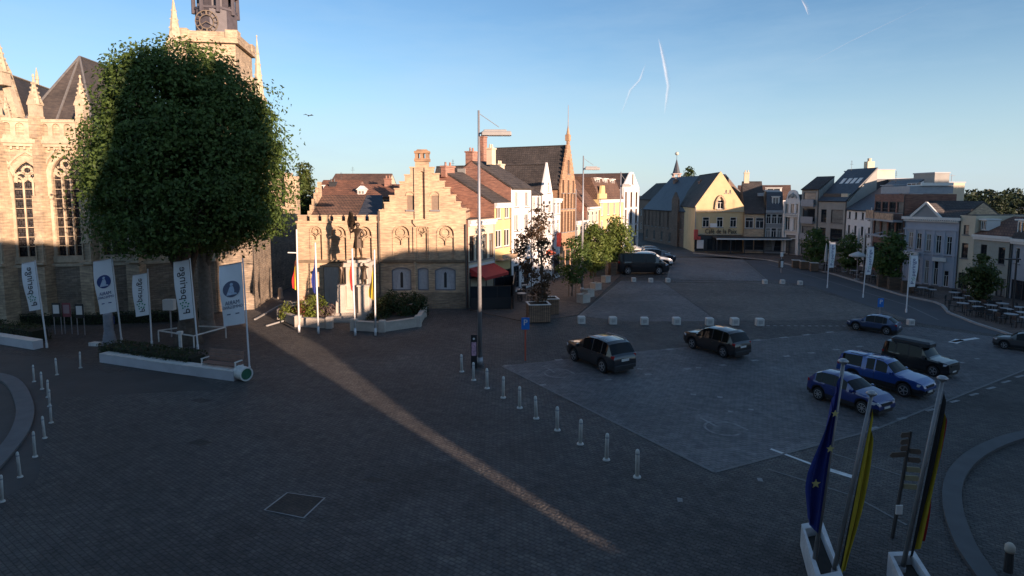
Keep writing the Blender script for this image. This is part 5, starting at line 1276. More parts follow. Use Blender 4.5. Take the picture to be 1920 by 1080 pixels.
# ================================================================== vehicles
M_tyre = plain('tyre_rubber', (.018, .018, .019), .85, var=.1)
M_alloy = plain('alloy_rim', (.34, .34, .35), .4, metal=.6, var=.05)
M_steel = plain('steel_rim', (.2, .2, .2), .5, metal=.5, var=.05)
M_carglass = glassmat('car_glass', (.008, .009, .01), .03); M_carglass.node_tree.nodes['Principled BSDF'].inputs['Specular IOR Level'].default_value = .22
M_clad = plain('black_trim', (.02, .02, .022), .6, var=.08)
M_lamp = plain('headlight_lens', (.55, .57, .6), .1, var=0)
M_tail = plain('tail_light_red', (.32, .012, .012), .2, var=0)
M_plate = plain('number_plate_white', (.65, .64, .6), .5, var=0)
def paint(name, c): return plain(name, c, .28, metal=.25, var=.02, coat=1.0)
PROF = {
 'suv':  dict(L=4.45, W=1.86, belt=.98, wheel=.345, xw=(.2, .795), sill=.28,
   top=[(0, .72), (.012, .95), (.035, 1.06), (.11, 1.50), (.17, 1.60), (.36, 1.64), (.52, 1.60), (.59, 1.50), (.705, 1.15), (.78, 1.11), (.92, 1.03), (.98, .92), (1, .70)], rear=(.035, .115), wind=(.59, .705), sides=[(.125, .225), (.24, .405), (.42, .60)], taper=.32),
 'coupe': dict(L=4.35, W=1.82, belt=.95, wheel=.34, xw=(.2, .80), sill=.27,
   top=[(0, .72), (.012, .95), (.04, 1.06), (.17, 1.43), (.27, 1.53), (.40, 1.56), (.53, 1.52), (.60, 1.42), (.71, 1.05), (.78, .99), (.92, .90), (.98, .78), (1, .62)], rear=(.045, .18), wind=(.60, .71), sides=[(.2, .27), (.285, .43), (.445, .61)], taper=.32),
 'hatch': dict(L=4.15, W=1.77, belt=1.0, wheel=.335, xw=(.19, .80), sill=.27,
   top=[(0, .70), (.012, .96), (.04, 1.10), (.12, 1.42), (.20, 1.54), (.38, 1.58), (.50, 1.52), (.57, 1.42), (.70, 1.10), (.76, 1.06), (.90, .96), (.97, .82), (1, .60)], rear=(.04, .13), wind=(.57, .70), sides=[(.14, .22), (.235, .40), (.415, .58)], taper=.34),
 'box':  dict(L=4.8, W=1.92, belt=1.12, wheel=.38, xw=(.2, .79), sill=.33,
   top=[(0, .75), (.008, 1.10), (.018, 1.2), (.045, 1.76), (.075, 1.85), (.40, 1.89), (.575, 1.83), (.615, 1.74), (.70, 1.22), (.73, 1.17), (.93, 1.10), (.985, 1.02), (1, .72)], rear=(.018, .05), wind=(.615, .70), sides=[(.07, .225), (.245, .42), (.435, .615)], taper=.22),
 'pickup': dict(L=5.25, W=1.82, belt=1.14, wheel=.385, xw=(.215, .79), sill=.42,
   top=[(0, .8), (.008, 1.10), (.015, 1.2), (.05, 1.68), (.075, 1.76), (.30, 1.80), (.335, 1.74), (.36, 1.76), (.46, 1.80), (.55, 1.75), (.595, 1.64), (.69, 1.22), (.73, 1.17), (.90, 1.06), (.97, .94), (1, .72)], rear=(.02, .055), wind=(.595, .69), sides=[(.075, .31), (.365, .455), (.47, .60)], taper=.3),
 'van':  dict(L=5.1, W=1.95, belt=1.18, wheel=.35, xw=(.2, .80), sill=.3,
   top=[(0, .7), (.004, 1.1), (.008, 1.3), (.02, 1.82), (.05, 1.93), (.4, 1.97), (.66, 1.94), (.735, 1.84), (.855, 1.28), (.88, 1.2), (.955, 1.04), (.985, .9), (1, .6)], rear=(.009, .022), wind=(.735, .855), sides=[(.07, .27), (.285, .52), (.56, .735)], taper=.22),
}
_WH = {}
def wheel_mesh(r, spokes=5):
    k = (round(r, 3), spokes)
    if k in _WH: return _WH[k]
    Rx = Matrix.Rotation(R(90), 4, 'X')
    q = MB(); w_ = .21; q.lathe((0, 0, 0), [(r*.66, -w_/2), (r*.93, -w_/2), (r, -w_*.32), (r, w_*.32), (r*.93, w_/2), (r*.66, w_/2)], 22)
    ty = MB().take(q, Rx).mesh('tyre', M_tyre, True)
    q = MB()
    for s in (-1, 1):
        z = s*w_*.5
        q.lathe((0, 0, z - .012), [(r*.61, 0), (r*.68, .004), (r*.68, .02), (r*.61, .024), (r*.61, 0)], 22, False)
        for i in range(spokes):
            a = 2*math.pi*i/spokes
            p0, p1 = Vector((r*.1*math.cos(a), r*.1*math.sin(a), z)), Vector((r*.64*math.cos(a), r*.64*math.sin(a), z))
            q.bar(p0, p1, r*(.15 if spokes < 6 else .09), .03)
        q.cyl((0, 0, z-.018), r*.2, r*.2, .036, 10)
    rm = MB().take(q, Rx).mesh('rim', M_alloy)
    q = MB(); q.cyl((0, 0, -.07), r*.62, r*.62, .14, 16); dk = MB().take(q, Rx).mesh('brake_disc', M_clad)
    _WH[k] = (ty, rm, dk); return _WH[k]
def interp(tab, x):
    for (a, za), (b, zb) in zip(tab, tab[1:]):
        if x <= b:
            t = (x-a)/(b-a); return za + (zb-za)*t
    return tab[-1][1]
def car(name, label, cat, loc, heading, kind, mat, scale=1.0, group=None, rails=True, spokes=5, cladding=True, plate_front=True):
    """heading: world direction (x, y) the nose points to"""
    p = PROF[kind]; L, W, belt = p['L'], p['W'], p['belt']; rw = p['wheel']; ra = rw + .075
    t = thing(name, label, cat, (loc.x, loc.y, .004), math.atan2(heading[1], heading[0]), group); t.scale = (scale, scale, scale*1.1)
    X = sorted(set([round(i/64, 4) for i in range(65)] + [x for x, _ in p['top']] + list(p['rear']) + list(p['wind']) + [v for s in p['sides'] for v in s] + [w_ + s*ra/L*f for w_ in p['xw'] for s in (-1, 1) for f in (.5, .8, .92, .985, 1.0)]))
    def wid(x):
        e = abs(2*x-1); return W/2*(1 - .16*max(0, (e-.72)/.28)**2.2)
    def sec(x):
        zt = interp(p['top'], x); w_ = wid(x); zb = p['sill'] + .12*max(0, (x-.93)/.07) + .12*max(0, (.06-x)/.06)
        for xw in p['xw']:
            dx = (x-xw)*L
            if abs(dx) < ra: zb = max(zb, rw + math.sqrt(max(ra*ra-dx*dx, 0)))
        bl = min(belt - .05*(x-.3), zt - .02); bl = max(bl, zb + .03)
        h_ = zt - bl
        wr = w_*.965 - p['taper']*max(h_-.05, 0) if h_ > .15 else w_*(.95 - .1*(h_))
        return [(w_*.93, zb), (w_*.985, zb+.3*(bl-zb)), (w_*1.0, zb+.68*(bl-zb)), (w_*.965, bl), (wr, zt-.05 if h_ > .12 else zt-.02), (wr*.8, zt-.008), (0, zt+.012)]
    G = [[((x-.5)*L, y, z) for y, z in sec(x)] for x in X]; n = len(X)
    B_, SG, WS, RW, CL, PL = MB(), {}, MB(), MB(), MB(), MB()
    def put(q, i, j, s):
        a, b, c, d = G[i][j], G[i+1][j], G[i+1][j+1], G[i][j+1]
        f = [(v[0], s*v[1], v[2]) for v in (a, b, c, d)]
        q.quad(*(f if s < 0 else f[::-1]))
    for i in range(n-1):
        x0, x1 = X[i], X[i+1]; xm = (x0+x1)/2
        for s in (-1, 1):
            for j in range(6):
                q = B_
                hit_ = [k_ for k_, (a, b) in enumerate(p['sides']) if a-1e-6 <= x0 and x1 <= b+1e-6]
                if j == 3 and hit_: q = SG.setdefault((hit_[0], s), MB())
                elif j == 3 and p['sides'][0][0] < xm < p['sides'][-1][1] and kind != 'pickup': q = PL
                elif j >= 4 and p['wind'][0]-1e-6 <= x0 and x1 <= p['wind'][1]+1e-6: q = WS
                elif j >= 4 and p['rear'][0]-1e-6 <= x0 and x1 <= p['rear'][1]+1e-6: q = RW
                elif j == 0 and cladding: q = CL
                put(q, i, j, s)
    for i, o in ((0, 1), (n-1, -1)):
        r = G[i]; pts = [(v[0], v[1], v[2]) for v in r] + [(v[0], -v[1], v[2]) for v in reversed(r[:-1])]
        B_.add(pts, [tuple(range(len(pts)))])
    def weld(q):
        d = {}; nv = []; mp = []
        for v in q.v:
            k = (round(v[0], 4), round(v[1], 4), round(v[2], 4))
            if k not in d: d[k] = len(nv); nv.append(v)
            mp.append(d[k])
        q.v = nv; q.f = [tuple(dict.fromkeys(mp[i] for i in f)) for f in q.f]
        keep = [i for i, f in enumerate(q.f) if len(f) > 2]; q.f = [q.f[i] for i in keep]; q.m = [0]*len(q.f); return q
    def pt(nm, q, m, par=t, smooth=True, **k):
        o = part(nm, weld(q), m, par, smooth=smooth, **k)
        if smooth:
            me = o.data; me.set_sharp_from_angle(angle=R(38))
        return o
    body = pt('body', B_, mat); 
    if PL.v: pt('window_pillars', PL, M_clad)
    if CL.v: pt('sill_trim', CL, M_clad)
    [pt('side_window', q_, M_carglass) for q_ in SG.values()]; pt('windscreen', WS, M_carglass); pt('rear_window', RW, M_carglass)
    ch_ = MB(); ch_.box(-L*.485, L*.485, -W*.36, W*.36, .2, .62, .04, .04); ch_.box(-L*.3, L*.22, -W*.40, W*.40, .62, belt-.12); pt('chassis', ch_, M_clad, smooth=False)
    ty, rm, dk = wheel_mesh(rw, spokes)
    for xw in p['xw']:
        for s in (-1, 1):
            o = part('wheel', ty, None, t, loc=((xw-.5)*L, s*(W/2-.125), rw)); part('rim', rm, None, o); part('brake_disc', dk, None, o)
    def yw(x): return wid(x)
    zf = interp(p['top'], .955) - .13
    for s in (-1, 1):
        q = MB(); x = .952; sl = [(-.14, .05, .05), (.12, -.02, .04), (.12, -.02, -.07), (-.14, .05, -.06)]
        base = MB(); base.bbox(-.17, .17, -.06, .06, -.07, .06, .02)
        q.take(base, Matrix.Translation(((x-.5)*L, s*(yw(x)*.955-.03), zf)) @ Matrix.Rotation(-s*R(28), 4, 'Z')); part('headlight', q, M_lamp, t)
        q = MB(); x = .018; base = MB(); base.bbox(-.10, .10, -.07, .07, -.09, .10, .02)
        q.take(base, Matrix.Translation(((x-.5)*L+.07, s*(yw(x)*.985-.05), belt-.07)) @ Matrix.Rotation(s*R(20), 4, 'Z')); part('tail_light', q, M_tail, t)
        q = MB(); q.bbox((p['wind'][1]-.035-.5)*L-.07, (p['wind'][1]-.035-.5)*L+.07, s*(W/2+.09)-.1, s*(W/2+.09)+.1, belt-.02, belt+.14, .03); part('wing_mirror', q, mat if kind not in ('van', 'box') else M_clad, t)
        if rails:
            q = MB(); zr = lambda x: interp(p['top'], x); q.tube([((x-.5)*L, s*(sec(x)[4][0]-.07), zr(x)+.035) for x in (.16, .22, .32, .42, .5, .545)], .018, 6); part('roof_rail', q, M_clad if kind != 'suv' else M_alloy, t)
        for k, (a, b) in enumerate(zip(p['sides'], p['sides'][1:])):
            x = (a[1]+b[0])/2
            q = MB(); q.tube([((x-.5)*L, s*(sec(x)[j][0]+.002), sec(x)[j][1]) for j in (1, 2, 3)], .007, 4); part('door_seam', q, M_clad, t)
            q = MB(); xx = x - .022; sc_ = sec(xx); q.box((xx-.5)*L-.09, (xx-.5)*L+.09, s*(sc_[2][0])-.012, s*(sc_[2][0])+.02, sc_[2][1]+.06, sc_[2][1]+.085); part('door_handle', q, mat, t)
    q = MB(); q.box(-L/2-.012, -L/2+.05, -.26, .26, belt-.28, belt-.17); part('number_plate', q, M_plate, t)
    if plate_front: q = MB(); q.box(L/2-.06, L/2+.012, -.26, .26, .42, .53); part('number_plate', q, M_plate, t)
    q = MB(); q.box(L/2-.08, L/2+.006, -W*.26, W*.26, zf-.14, zf-.02); q.box(L/2-.1, L/2+.004, -W*.33, W*.33, .34, .41); part('grille', q, M_clad, t)
    q = MB(); q.bbox(-L/2-.03, -L/2+.18, -W*.41, W*.41, .34, .52, .03); part('rear_bumper', q, M_clad if cladding else mat, t)
    return t
def fit(px0, px1, loc, heading, kind):
    """scale that makes the car as wide in the view as it is in the photograph"""
    p = PROF[kind]; h = Vector(heading).normalized(); s_ = Vector((-h.y, h.x))
    def width(s):
        xs = []
        for a in (-.5, .5):
            for b in (-.47, .47):
                q = loc.xy + h*a*p['L']*s + s_*b*p['W']*s; xs.append(960 + FPX*q.x/(q.y*_cp + (CAMH-.7)*_sp))
        return max(xs) - min(xs)
    px1 += 5; px0 -= 4; lo, hi = .6, 1.4
    for _ in range(30):
        m = (lo+hi)/2
        if width(m) < px1-px0: lo = m
        else: hi = m
    return lo
def place(name, label, cat, px, py, hd, kind, mat, x0, x1, **k):
    loc = P(px, py); return car(name, label, cat, loc, hd, kind, mat, fit(x0, x1, loc, hd, kind), **k)
GC = 'cars parked on the square'
H1, H2 = (-.50, .866), (.47, -.88)
place('parked_car', 'dark grey crossover with silver roof rails, nearest car to the blue parking sign', 'car', 1124, 684, H1, 'suv', paint('anthracite_paint', (.022, .023, .027)), 1060, 1187, group=GC)
place('parked_car', 'dark brown crossover without roof rails, second car from the blue parking sign', 'car', 1342, 659, H1, 'suv', paint('dark_brown_paint', (.032, .026, .025)), 1280, 1402, group=GC, rails=False)
place('parked_car', 'blue coupe-roofed crossover parked beside the small blue parking sign', 'car', 1638, 621, (-.66, .75), 'coupe', paint('steel_blue_paint', (.03, .055, .13)), 1590, 1687, group=GC, rails=False, spokes=6)
c4 = place('parked_car', 'black boxy off-roader carrying a roof box', 'car', 1722, 694, (.50, -.866), 'box', paint('black_paint', (.010, .010, .011)), 1651, 1793, group=GC)
place('pickup_truck', 'bright blue pickup truck with a canopy over its bed', 'pickup', 1656, 727, (.54, -.84), 'pickup', paint('bright_blue_paint', (.012, .06, .26)), 1563, 1745, group=GC, rails=True)
place('parked_car', 'dark blue hatchback with many-spoked silver wheels, behind the foreground flags', 'car', 1591, 759, H2, 'hatch', paint('dark_blue_paint', (.012, .03, .16)), 1511, 1672, group=GC, rails=False, spokes=8)
place('parked_car', 'grey car cut off by the right edge of the picture', 'car', 1917, 656, (-.70, .71), 'suv', paint('grey_paint', (.07, .072, .075)), 1870, 1978, group=GC)
place('delivery_van', 'dark grey van parked side-on under the yellow-green trees', 'van', 1203, 513, (1, -.03), 'van', paint('dark_van_paint', (.02, .021, .024)), 1157, 1250, rails=False, group=GC, cladding=False)
place('parked_car', 'white car showing its bonnet behind the dark van', 'car', 1222, 501, (1, -.05), 'hatch', paint('white_paint', (.68, .68, .67)), 1182, 1252, group=GC, rails=False)
place('parked_car', 'dark blue car behind the white one', 'car', 1230, 493, (1, -.05), 'suv', paint('navy_paint', (.02, .025, .045)), 1193, 1258, group=GC)
place('parked_car', 'black car farthest back, beyond the dark blue one', 'car', 1226, 485, (1, -.05), 'suv', paint('black_paint', (.010, .010, .011)), 1196, 1250, group=GC)
s4 = c4.scale[0]
rb = MB(); rb.bbox(-1.0, .95, -.42, .42, .06, .34, .1); rb.box(-.7, -.62, -.6, .6, 0, .058); rb.box(.55, .63, -.6, .6, 0, .058)
hd = Vector((.50, -.866)).normalized()
solo('roof_box', rb, plain('roof_box_black', (.03, .032, .036), .4, coat=.3, var=.03), 'flat black roof box strapped on the boxy black off-roader', 'roof box', (c4.location.x - hd.x*.45*s4, c4.location.y - hd.y*.45*s4, 1.905*s4+.004), c4.rotation_euler[2])
# ================================================================== war memorial with its bronze figures
M_mon = plain('memorial_stone', (.46, .41, .35), .85, var=.14, scale=1.6, bump=.25)
M_bronze = plain('bronze', (.085, .06, .042), .45, metal=.6, var=.3, scale=6)
mo = P(668, 600); mm = thing('war_memorial', 'pale stone war memorial of stepped blocks carrying three bronze figures', 'monument', mo)
def mp(px, py=600): q = P(px, py); return q.x - mo.x, q.y - mo.y
Km = D(mo)
def mz_(py): return Z(mo, py)
q = MB(); q.bbox(-1.0, 1.05, .1, 2.2, 0, .5, .03); q.bbox(-.8, .85, .3, 2.0, .502, mz_(489)-.5, .03); q.box(-.95, 1.0, .15, 2.15, mz_(489)-.498, mz_(489)-.2); q.box(-.7, .75, .4, 1.9, mz_(489)-.198, mz_(489)); part('pedestal', q, M_mon, mm)
x, _ = mp(684); q = MB(); q.bbox(x-.5, x+.5, -.3, .7, 0, .6, .03); q.bbox(x-.42, x+.42, -.25, .6, .602, mz_(537), .03); q.box(x-.48, x+.48, -.3, .65, mz_(537)+.002, mz_(534)); part('side_pedestal', q, M_mon, mm); xr_ = x
x, _ = mp(640); q = MB(); q.box(x-.42, x+.42, -.3, .6, 0, .5); q.prism([(x-.36, .502), (x+.36, .502), (x+.3, mz_(537)), (x-.12, mz_(537)), (x-.3, mz_(566))], -.2, .5); q.box(x-.22, x+.36, -.24, .55, mz_(537)+.002, mz_(534)); part('side_pedestal', q, M_mon, mm); xl_ = x
x0, _ = mp(618); x1, _ = mp(664); q = MB()
for i in range(5): q.box(x0+.14*i, x1, -.9+.28*i, -.62+.28*i if i < 4 else .6, 0, .19*(i+1))
part('steps', q, M_mon, mm)
def figure(name, joints, edges, loc, rz, parent, scale=1.0, extra=None, label=None):
    """bronze figure grown over a skeleton: joints {name: (x, y, z, radius)}"""
    names = list(joints); idx = {k: i for i, k in enumerate(names)}
    me = bpy.data.meshes.new(name); me.from_pydata([joints[k][:3] for k in names], [(idx[a], idx[b]) for a, b in edges], [])
    o = bpy.data.objects.new('skin_tmp', me); COL.objects.link(o)
    md = o.modifiers.new('s', 'SKIN'); md.use_smooth_shade = True
    for k, v in zip(names, me.skin_vertices[0].data): v.radius = (joints[k][3],)*2; v.use_root = (k == 'pelvis')
    o.modifiers.new('ss', 'SUBSURF').levels = 1
    dg = bpy.context.evaluated_depsgraph_get(); dg.update()
    m2 = bpy.data.meshes.new_from_object(o.evaluated_get(dg)); bpy.data.objects.remove(o)
    m2.materials.clear(); m2.materials.append(M_bronze); m2.name = name
    m2.polygons.foreach_set('use_smooth', [True]*len(m2.polygons))
    f = part(name, m2, None, parent, label, loc=loc, rz=rz); f.scale = (scale,)*3
    for nm, mb in (extra or []): part(nm, mb, M_bronze, f)
    return f
E = [('pelvis', 'waist'), ('waist', 'chest'), ('chest', 'neck'), ('neck', 'head0'), ('head0', 'head1'), ('chest', 'lsh'), ('lsh', 'lel'), ('lel', 'lwr'), ('lwr', 'lha'), ('chest', 'rsh'), ('rsh', 'rel'), ('rel', 'rwr'), ('rwr', 'rha'),
     ('pelvis', 'lhip'), ('lhip', 'lkn'), ('lkn', 'lan'), ('lan', 'lto'), ('pelvis', 'rhip'), ('rhip', 'rkn'), ('rkn', 'ran'), ('ran', 'rto')]
def pose(**kw):
    j = dict(pelvis=(0, 0, .95, .15), waist=(0, 0, 1.12, .135), chest=(0, 0, 1.36, .165), neck=(0, -.01, 1.52, .06), head0=(0, -.03, 1.60, .085), head1=(0, -.03, 1.72, .085),
             lsh=(.2, 0, 1.43, .075), lel=(.28, .03, 1.15, .055), lwr=(.3, -.06, .92, .04), lha=(.3, -.1, .83, .042), rsh=(-.2, 0, 1.43, .075), rel=(-.28, .03, 1.15, .055), rwr=(-.3, -.06, .92, .04), rha=(-.3, -.1, .83, .042),
             lhip=(.1, 0, .86, .11), lkn=(.12, -.03, .48, .075), lan=(.13, .02, .09, .055), lto=(.15, -.15, .05, .05), rhip=(-.1, 0, .86, .11), rkn=(-.12, -.03, .48, .075), ran=(-.13, .02, .09, .055), rto=(-.15, -.15, .05, .05))
    j.update(kw); return j
hgt = mz_(419) - mz_(488); sc = hgt/1.8
helm = MB(); helm.lathe((0, -.03, 1.66), [(.15, 0), (.125, .03), (.11, .1), (.05, .16)], 12)
coat = MB(); coat.lathe((0, 0, .55), [(.26, 0), (.23, .2), (.19, .42), (.17, .6)], 14)
staff = MB(); staff.tube([(-.36, -.1, 1.0), (-.42, .0, 2.35)], .02, 6)
fl = MB(); n = 8
for i in range(n):
    z0, z1 = 2.35-.9*i/n, 2.35-.9*(i+1)/n; w0, w1 = .06+.16*math.sin(math.pi*i/n)+.1*i/n, .06+.16*math.sin(math.pi*(i+1)/n)+.1*(i+1)/n
    fl.add([(-.42-w0*.5, .03*math.sin(i), z0), (-.42+w0, .05*math.cos(i), z0), (-.42+w1, .05*math.cos(i+1), z1), (-.42-w1*.5, .03*math.sin(i+1), z1)], [(0, 1, 2, 3)])
    fl.add([(-.42-w0*.5, .03*math.sin(i)+.05, z0), (-.42+w0, .05*math.cos(i)+.05, z0), (-.42+w1, .05*math.cos(i+1)+.05, z1), (-.42-w1*.5, .03*math.sin(i+1)+.05, z1)], [(3, 2, 1, 0)])
bs = MB(); bs.lathe((0, 0, -.02), [(.42, -.12), (.42, 0), (.36, .05)], 12)
figure('bronze_soldier', pose(rel=(-.36, -.06, 1.3, .055), rwr=(-.38, -.12, 1.5, .042), rha=(-.38, -.1, 1.6, .045), lel=(.33, .02, 1.2, .055), lwr=(.24, -.16, 1.06, .042), lha=(.16, -.2, 1.06, .042), lkn=(.16, -.12, .5, .08), lan=(.18, -.02, .1, .055)), E, (.0, 1.1, mz_(488)), R(-12), mm, sc, [('helmet', helm), ('greatcoat', coat), ('staff', staff), ('flag', fl), ('figure_base', bs)])
s2 = (mz_(492)-mz_(534))/1.78
figure('bronze_figure', pose(rel=(-.05, -.2, 1.5, .05), rwr=(.0, -.22, 1.72, .04), rha=(.02, -.2, 1.8, .042), lel=(.36, 0, 1.6, .05), lwr=(.42, -.05, 1.85, .04), lha=(.43, -.05, 1.93, .042)), E, (xl_+.1, .15, mz_(534)), R(50), mm, s2)
skirt = MB(); skirt.lathe((0, 0, .45), [(.25, 0), (.22, .2), (.18, .42), (.16, .6)], 14)
figure('bronze_figure', pose(rel=(-.38, -.02, 1.5, .055), rwr=(-.25, -.1, 1.74, .042), rha=(-.14, -.1, 1.78, .042), lel=(.38, -.02, 1.36, .055), lwr=(.22, -.2, 1.5, .042), lha=(.12, -.2, 1.55, .042)), E, (xr_, .15, mz_(534)), R(-10), mm, s2, [('tunic', skirt)])
# low octagonal garden wall with piers
wp_ = [(600, 577), (540, 583), (527, 598), (560, 612), (618, 615)]
wq = [(664, 619), (717, 622), (784, 612), (794, 594), (760, 580)]
lw = thing('garden_wall', 'low stone kerb wall with short piers round the memorial beds', 'low wall', mo)
for run in (wp_, wq):
    g_ = [Vector(P(*p)) - mo for p in run]
    for a, b in zip(g_, g_[1:]):
        q = MB(); q.bar((a.x, a.y, .3), (b.x, b.y, .3), .28, .6); q.bar((a.x, a.y, .64), (b.x, b.y, .64), .36, .08); part('wall_panel', q, M_mon, lw)
    for a in g_: q = MB(); q.bbox(a.x-.24, a.x+.24, a.y-.24, a.y+.24, 0, .82, .05); part('pier', q, M_mon, lw)
be = MB(); be.prismz([tuple((P(*p)-mo).xy) for p in wp_[::-1]], 0, .35); o = part('soil_bed', be, M_soil, lw)
be = MB(); be.prismz([tuple((P(*p)-mo).xy) for p in wq[::-1]], 0, .35); o = part('soil_bed', be, M_soil, lw)
def hz(px, py, top): p = P(px, py); return Z(p, top)
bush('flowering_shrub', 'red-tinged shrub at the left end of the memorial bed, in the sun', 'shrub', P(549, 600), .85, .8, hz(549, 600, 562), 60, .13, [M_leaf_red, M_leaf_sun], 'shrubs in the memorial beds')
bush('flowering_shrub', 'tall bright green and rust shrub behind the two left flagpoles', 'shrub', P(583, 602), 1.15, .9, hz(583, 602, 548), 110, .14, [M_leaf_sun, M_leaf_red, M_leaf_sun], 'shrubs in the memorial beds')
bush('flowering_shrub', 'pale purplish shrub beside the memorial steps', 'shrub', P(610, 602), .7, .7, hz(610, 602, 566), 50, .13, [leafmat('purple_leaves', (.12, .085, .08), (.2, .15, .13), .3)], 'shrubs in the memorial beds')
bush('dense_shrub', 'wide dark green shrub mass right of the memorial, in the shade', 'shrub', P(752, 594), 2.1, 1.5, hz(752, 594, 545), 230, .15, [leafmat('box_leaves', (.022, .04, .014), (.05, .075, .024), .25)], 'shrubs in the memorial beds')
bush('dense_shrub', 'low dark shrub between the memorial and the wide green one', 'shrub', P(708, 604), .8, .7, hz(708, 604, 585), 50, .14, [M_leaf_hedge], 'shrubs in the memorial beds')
# ================================================================== street furniture
M_wpole = plain('white_pole', (.70, .70, .70), .4, var=.05)
M_gpole = plain('galvanised', (.36, .36, .37), .45, metal=.5, var=.1, scale=8)
M_cloth = plain('white_banner_cloth', (.78, .78, .78), .8, var=.04, scale=2)
M_ink = plain('black_ink', (.02, .02, .025), .7, var=0)
M_inkb = plain('blue_ink', (.03, .06, .2), .7, var=0)
M_green = plain('green_ink', (.05, .28, .17), .7, var=0)
M_bol = plain('bollard_white', (.62, .61, .57), .6, var=.18, scale=3)
M_wood = brick('planter_wood', (.26, .165, .105), (.20, .125, .08), (.05, .035, .025), .16, 3.0, .02, dirt=.3)
M_woodd = brick('dark_planter_wood', (.13, .085, .055), (.10, .068, .045), (.04, .03, .022), 3.0, .12, .012, dirt=.3)
M_blk = plain('black_steel', (.022, .022, .024), .5, var=.1)
def topz(p, y): return Z(p, y)
# ---- bollards
bq = MB(); bq.cyl((0, 0, 0), .15, .13, .05, 14); bq.lathe((0, 0, .05), [(.075, 0), (.075, .84), (.06, .9), (.02, .93)], 14)
bme = bq.mesh('post', M_bol, True); rq = MB(); rq.cyl((0, 0, .80), .078, .078, .05, 14, False); rme = rq.mesh('reflective_band', M_fg, True)
def bollard(px, py, label, ht, group):
    p = P(px, py); t = thing('bollard', label, 'bollard', p, random.uniform(0, 3), group)
    o = part('post', bme, None, t); part('reflective_band', rme, None, t); th__ = .92 if 'along' in group else .6; t.scale = (th__, th__, ht/.98); t.rotation_euler = (R(random.uniform(-2, 2)), R(random.uniform(-2, 2)), t.rotation_euler[2]); return t
for i, (x, y, yt) in enumerate([(866, 697, 664), (888, 713, 679), (913.5, 728.5, 690.5), (943.5, 746, 705.5), (974.5, 765, 723.5), (1005.5, 785, 742), (1045, 807, 762), (1088, 833, 785), (1137, 862.5, 812), (1194.5, 895, 841)]):
    bollard(x, y, f'white bollard, {ORD[i]} from the black poster totem in the diagonal line along the car park', Z(P(x, y), yt), 'white bollards along the car park')
for i, (x, y, yt) in enumerate([(151, 690, 659), (107, 703, 671), (64, 716, 684), (79, 730, 697), (90, 745, 712), (93, 762, 730), (96, 793, 757), (84, 822, 780), (66, 857, 808), (38, 895, 846), (4, 941, 890)]):
    bollard(x, y, f'white bollard in the curve round the left kerb ring, {ORD[i]} from the white wall', Z(P(x, y), yt), 'white bollards round the left kerb ring')
# ---- concrete blocks
cbq = MB(); cbq.bbox(-.24, .24, -.22, .22, 0, .46, .04); cme = cbq.mesh('concrete_block', plain('pale_block', (.56, .54, .5), .8, var=.15, scale=4, bump=.2))
rec = MB(); rec.bbox(-.13, .13, -.226, -.2, .12, .34, .004); rcm = rec.mesh('recess', plain('block_recess', (.4, .385, .36), .8, var=.1))
def cblock(px, py, yt, label, group):
    p = P(px, py); o = part('concrete_block', cme, None, None, None, False, p, random.uniform(-.1, .1)); tag(o, label, 'block', group); s = (Z(p, yt))/.46; o.scale = (s*.95, s*.95, s*.95)
    part('recess', rcm, None, o)
for i, (x, y) in enumerate([(1090, 606), (1149, 607), (1208, 608), (1268, 608), (1330, 609), (1377, 609), (1424, 610)]): cblock(x, y, y-14, f'pale concrete block behind the two dark crossovers, {ORD[i]} of seven from the left', 'concrete blocks across the square')
cblock(1707, 609, 598, 'pale concrete block standing alone beside the blue coupe crossover', 'concrete blocks across the square')
for i, (x, y) in enumerate([(1188, 528), (1220, 529), (1252, 529)]): cblock(x, y, y-8, f'small pale concrete block just before the dark van, {ORD[i]} from the left', 'concrete blocks across the square')
for i, (x, y) in enumerate([(1434, 532), (1467, 532), (1500, 534)]): cblock(x, y, y-8, f'small pale concrete block near the road beyond the square, {ORD[i]} from the left', 'concrete blocks across the square')
# ---- tall street lamps
def lamp(px, py, ytop, yarm, xend, label):
    p = P(px, py); H = Z(p, ytop); ha = Z(p, yarm); k = D(p); L = (xend-px)/k
    t = thing('street_lamp', label, 'street lamp', p, 0, 'tall street lamps')
    q = MB(); q.cyl((0, 0, 0), .2, .16, .5, 12); q.cyl((0, 0, .5), .13, .055, H-.5, 10); part('mast', q, M_gpole, t, smooth=True)
    q = MB(); q.tube([(0, 0, ha), (L*.25, -.05, ha+.02)], .05, 6); q.tube([(0, 0, Z(p, ytop+.03*(yarm-ytop)+4)), (L*.62, -.06, ha+.32)], .018, 5); part('arm', q, M_gpole, t)
    q = MB(); q.bbox(L*.08, L, -.3, .3, ha-.12, ha+.1, .06); q.bbox(L*.15, L*.85, -.12, .12, ha+.102, ha+.2, .03); part('lamp_head', q, plain('lamp_head_grey', (.30, .29, .28), .5, var=.08), t)
    q = MB(); q.box(L*.3, L*.95, -.22, .22, ha-.14, ha-.122); part('diffuser', q, M_fw, t)
lamp(900, 686, 207, 250, 959, 'tall grey street lamp with a flat head, nearest one beside the step-gabled house')
lamp(1091, 548, 292, 316, 1121, 'grey street lamp rising above the planter trees, middle one of three')
lamp(1161, 510, 322, 348, 1180, 'most distant of the tall street lamps, before the white corner house')
p = P(1897, 600); t = thing('street_lamp', 'short dark lamp post with a level arm among the cafe tables', 'street lamp', p)
H = Z(p, 470); q = MB(); q.cyl((0, 0, 0), .09, .05, H, 8); part('mast', q, M_blk, t); q = MB(); q.bbox(-.9, .25, -.12, .12, Z(p, 486)-.05, Z(p, 486)+.05, .02); part('lamp_head', q, M_blk, t)
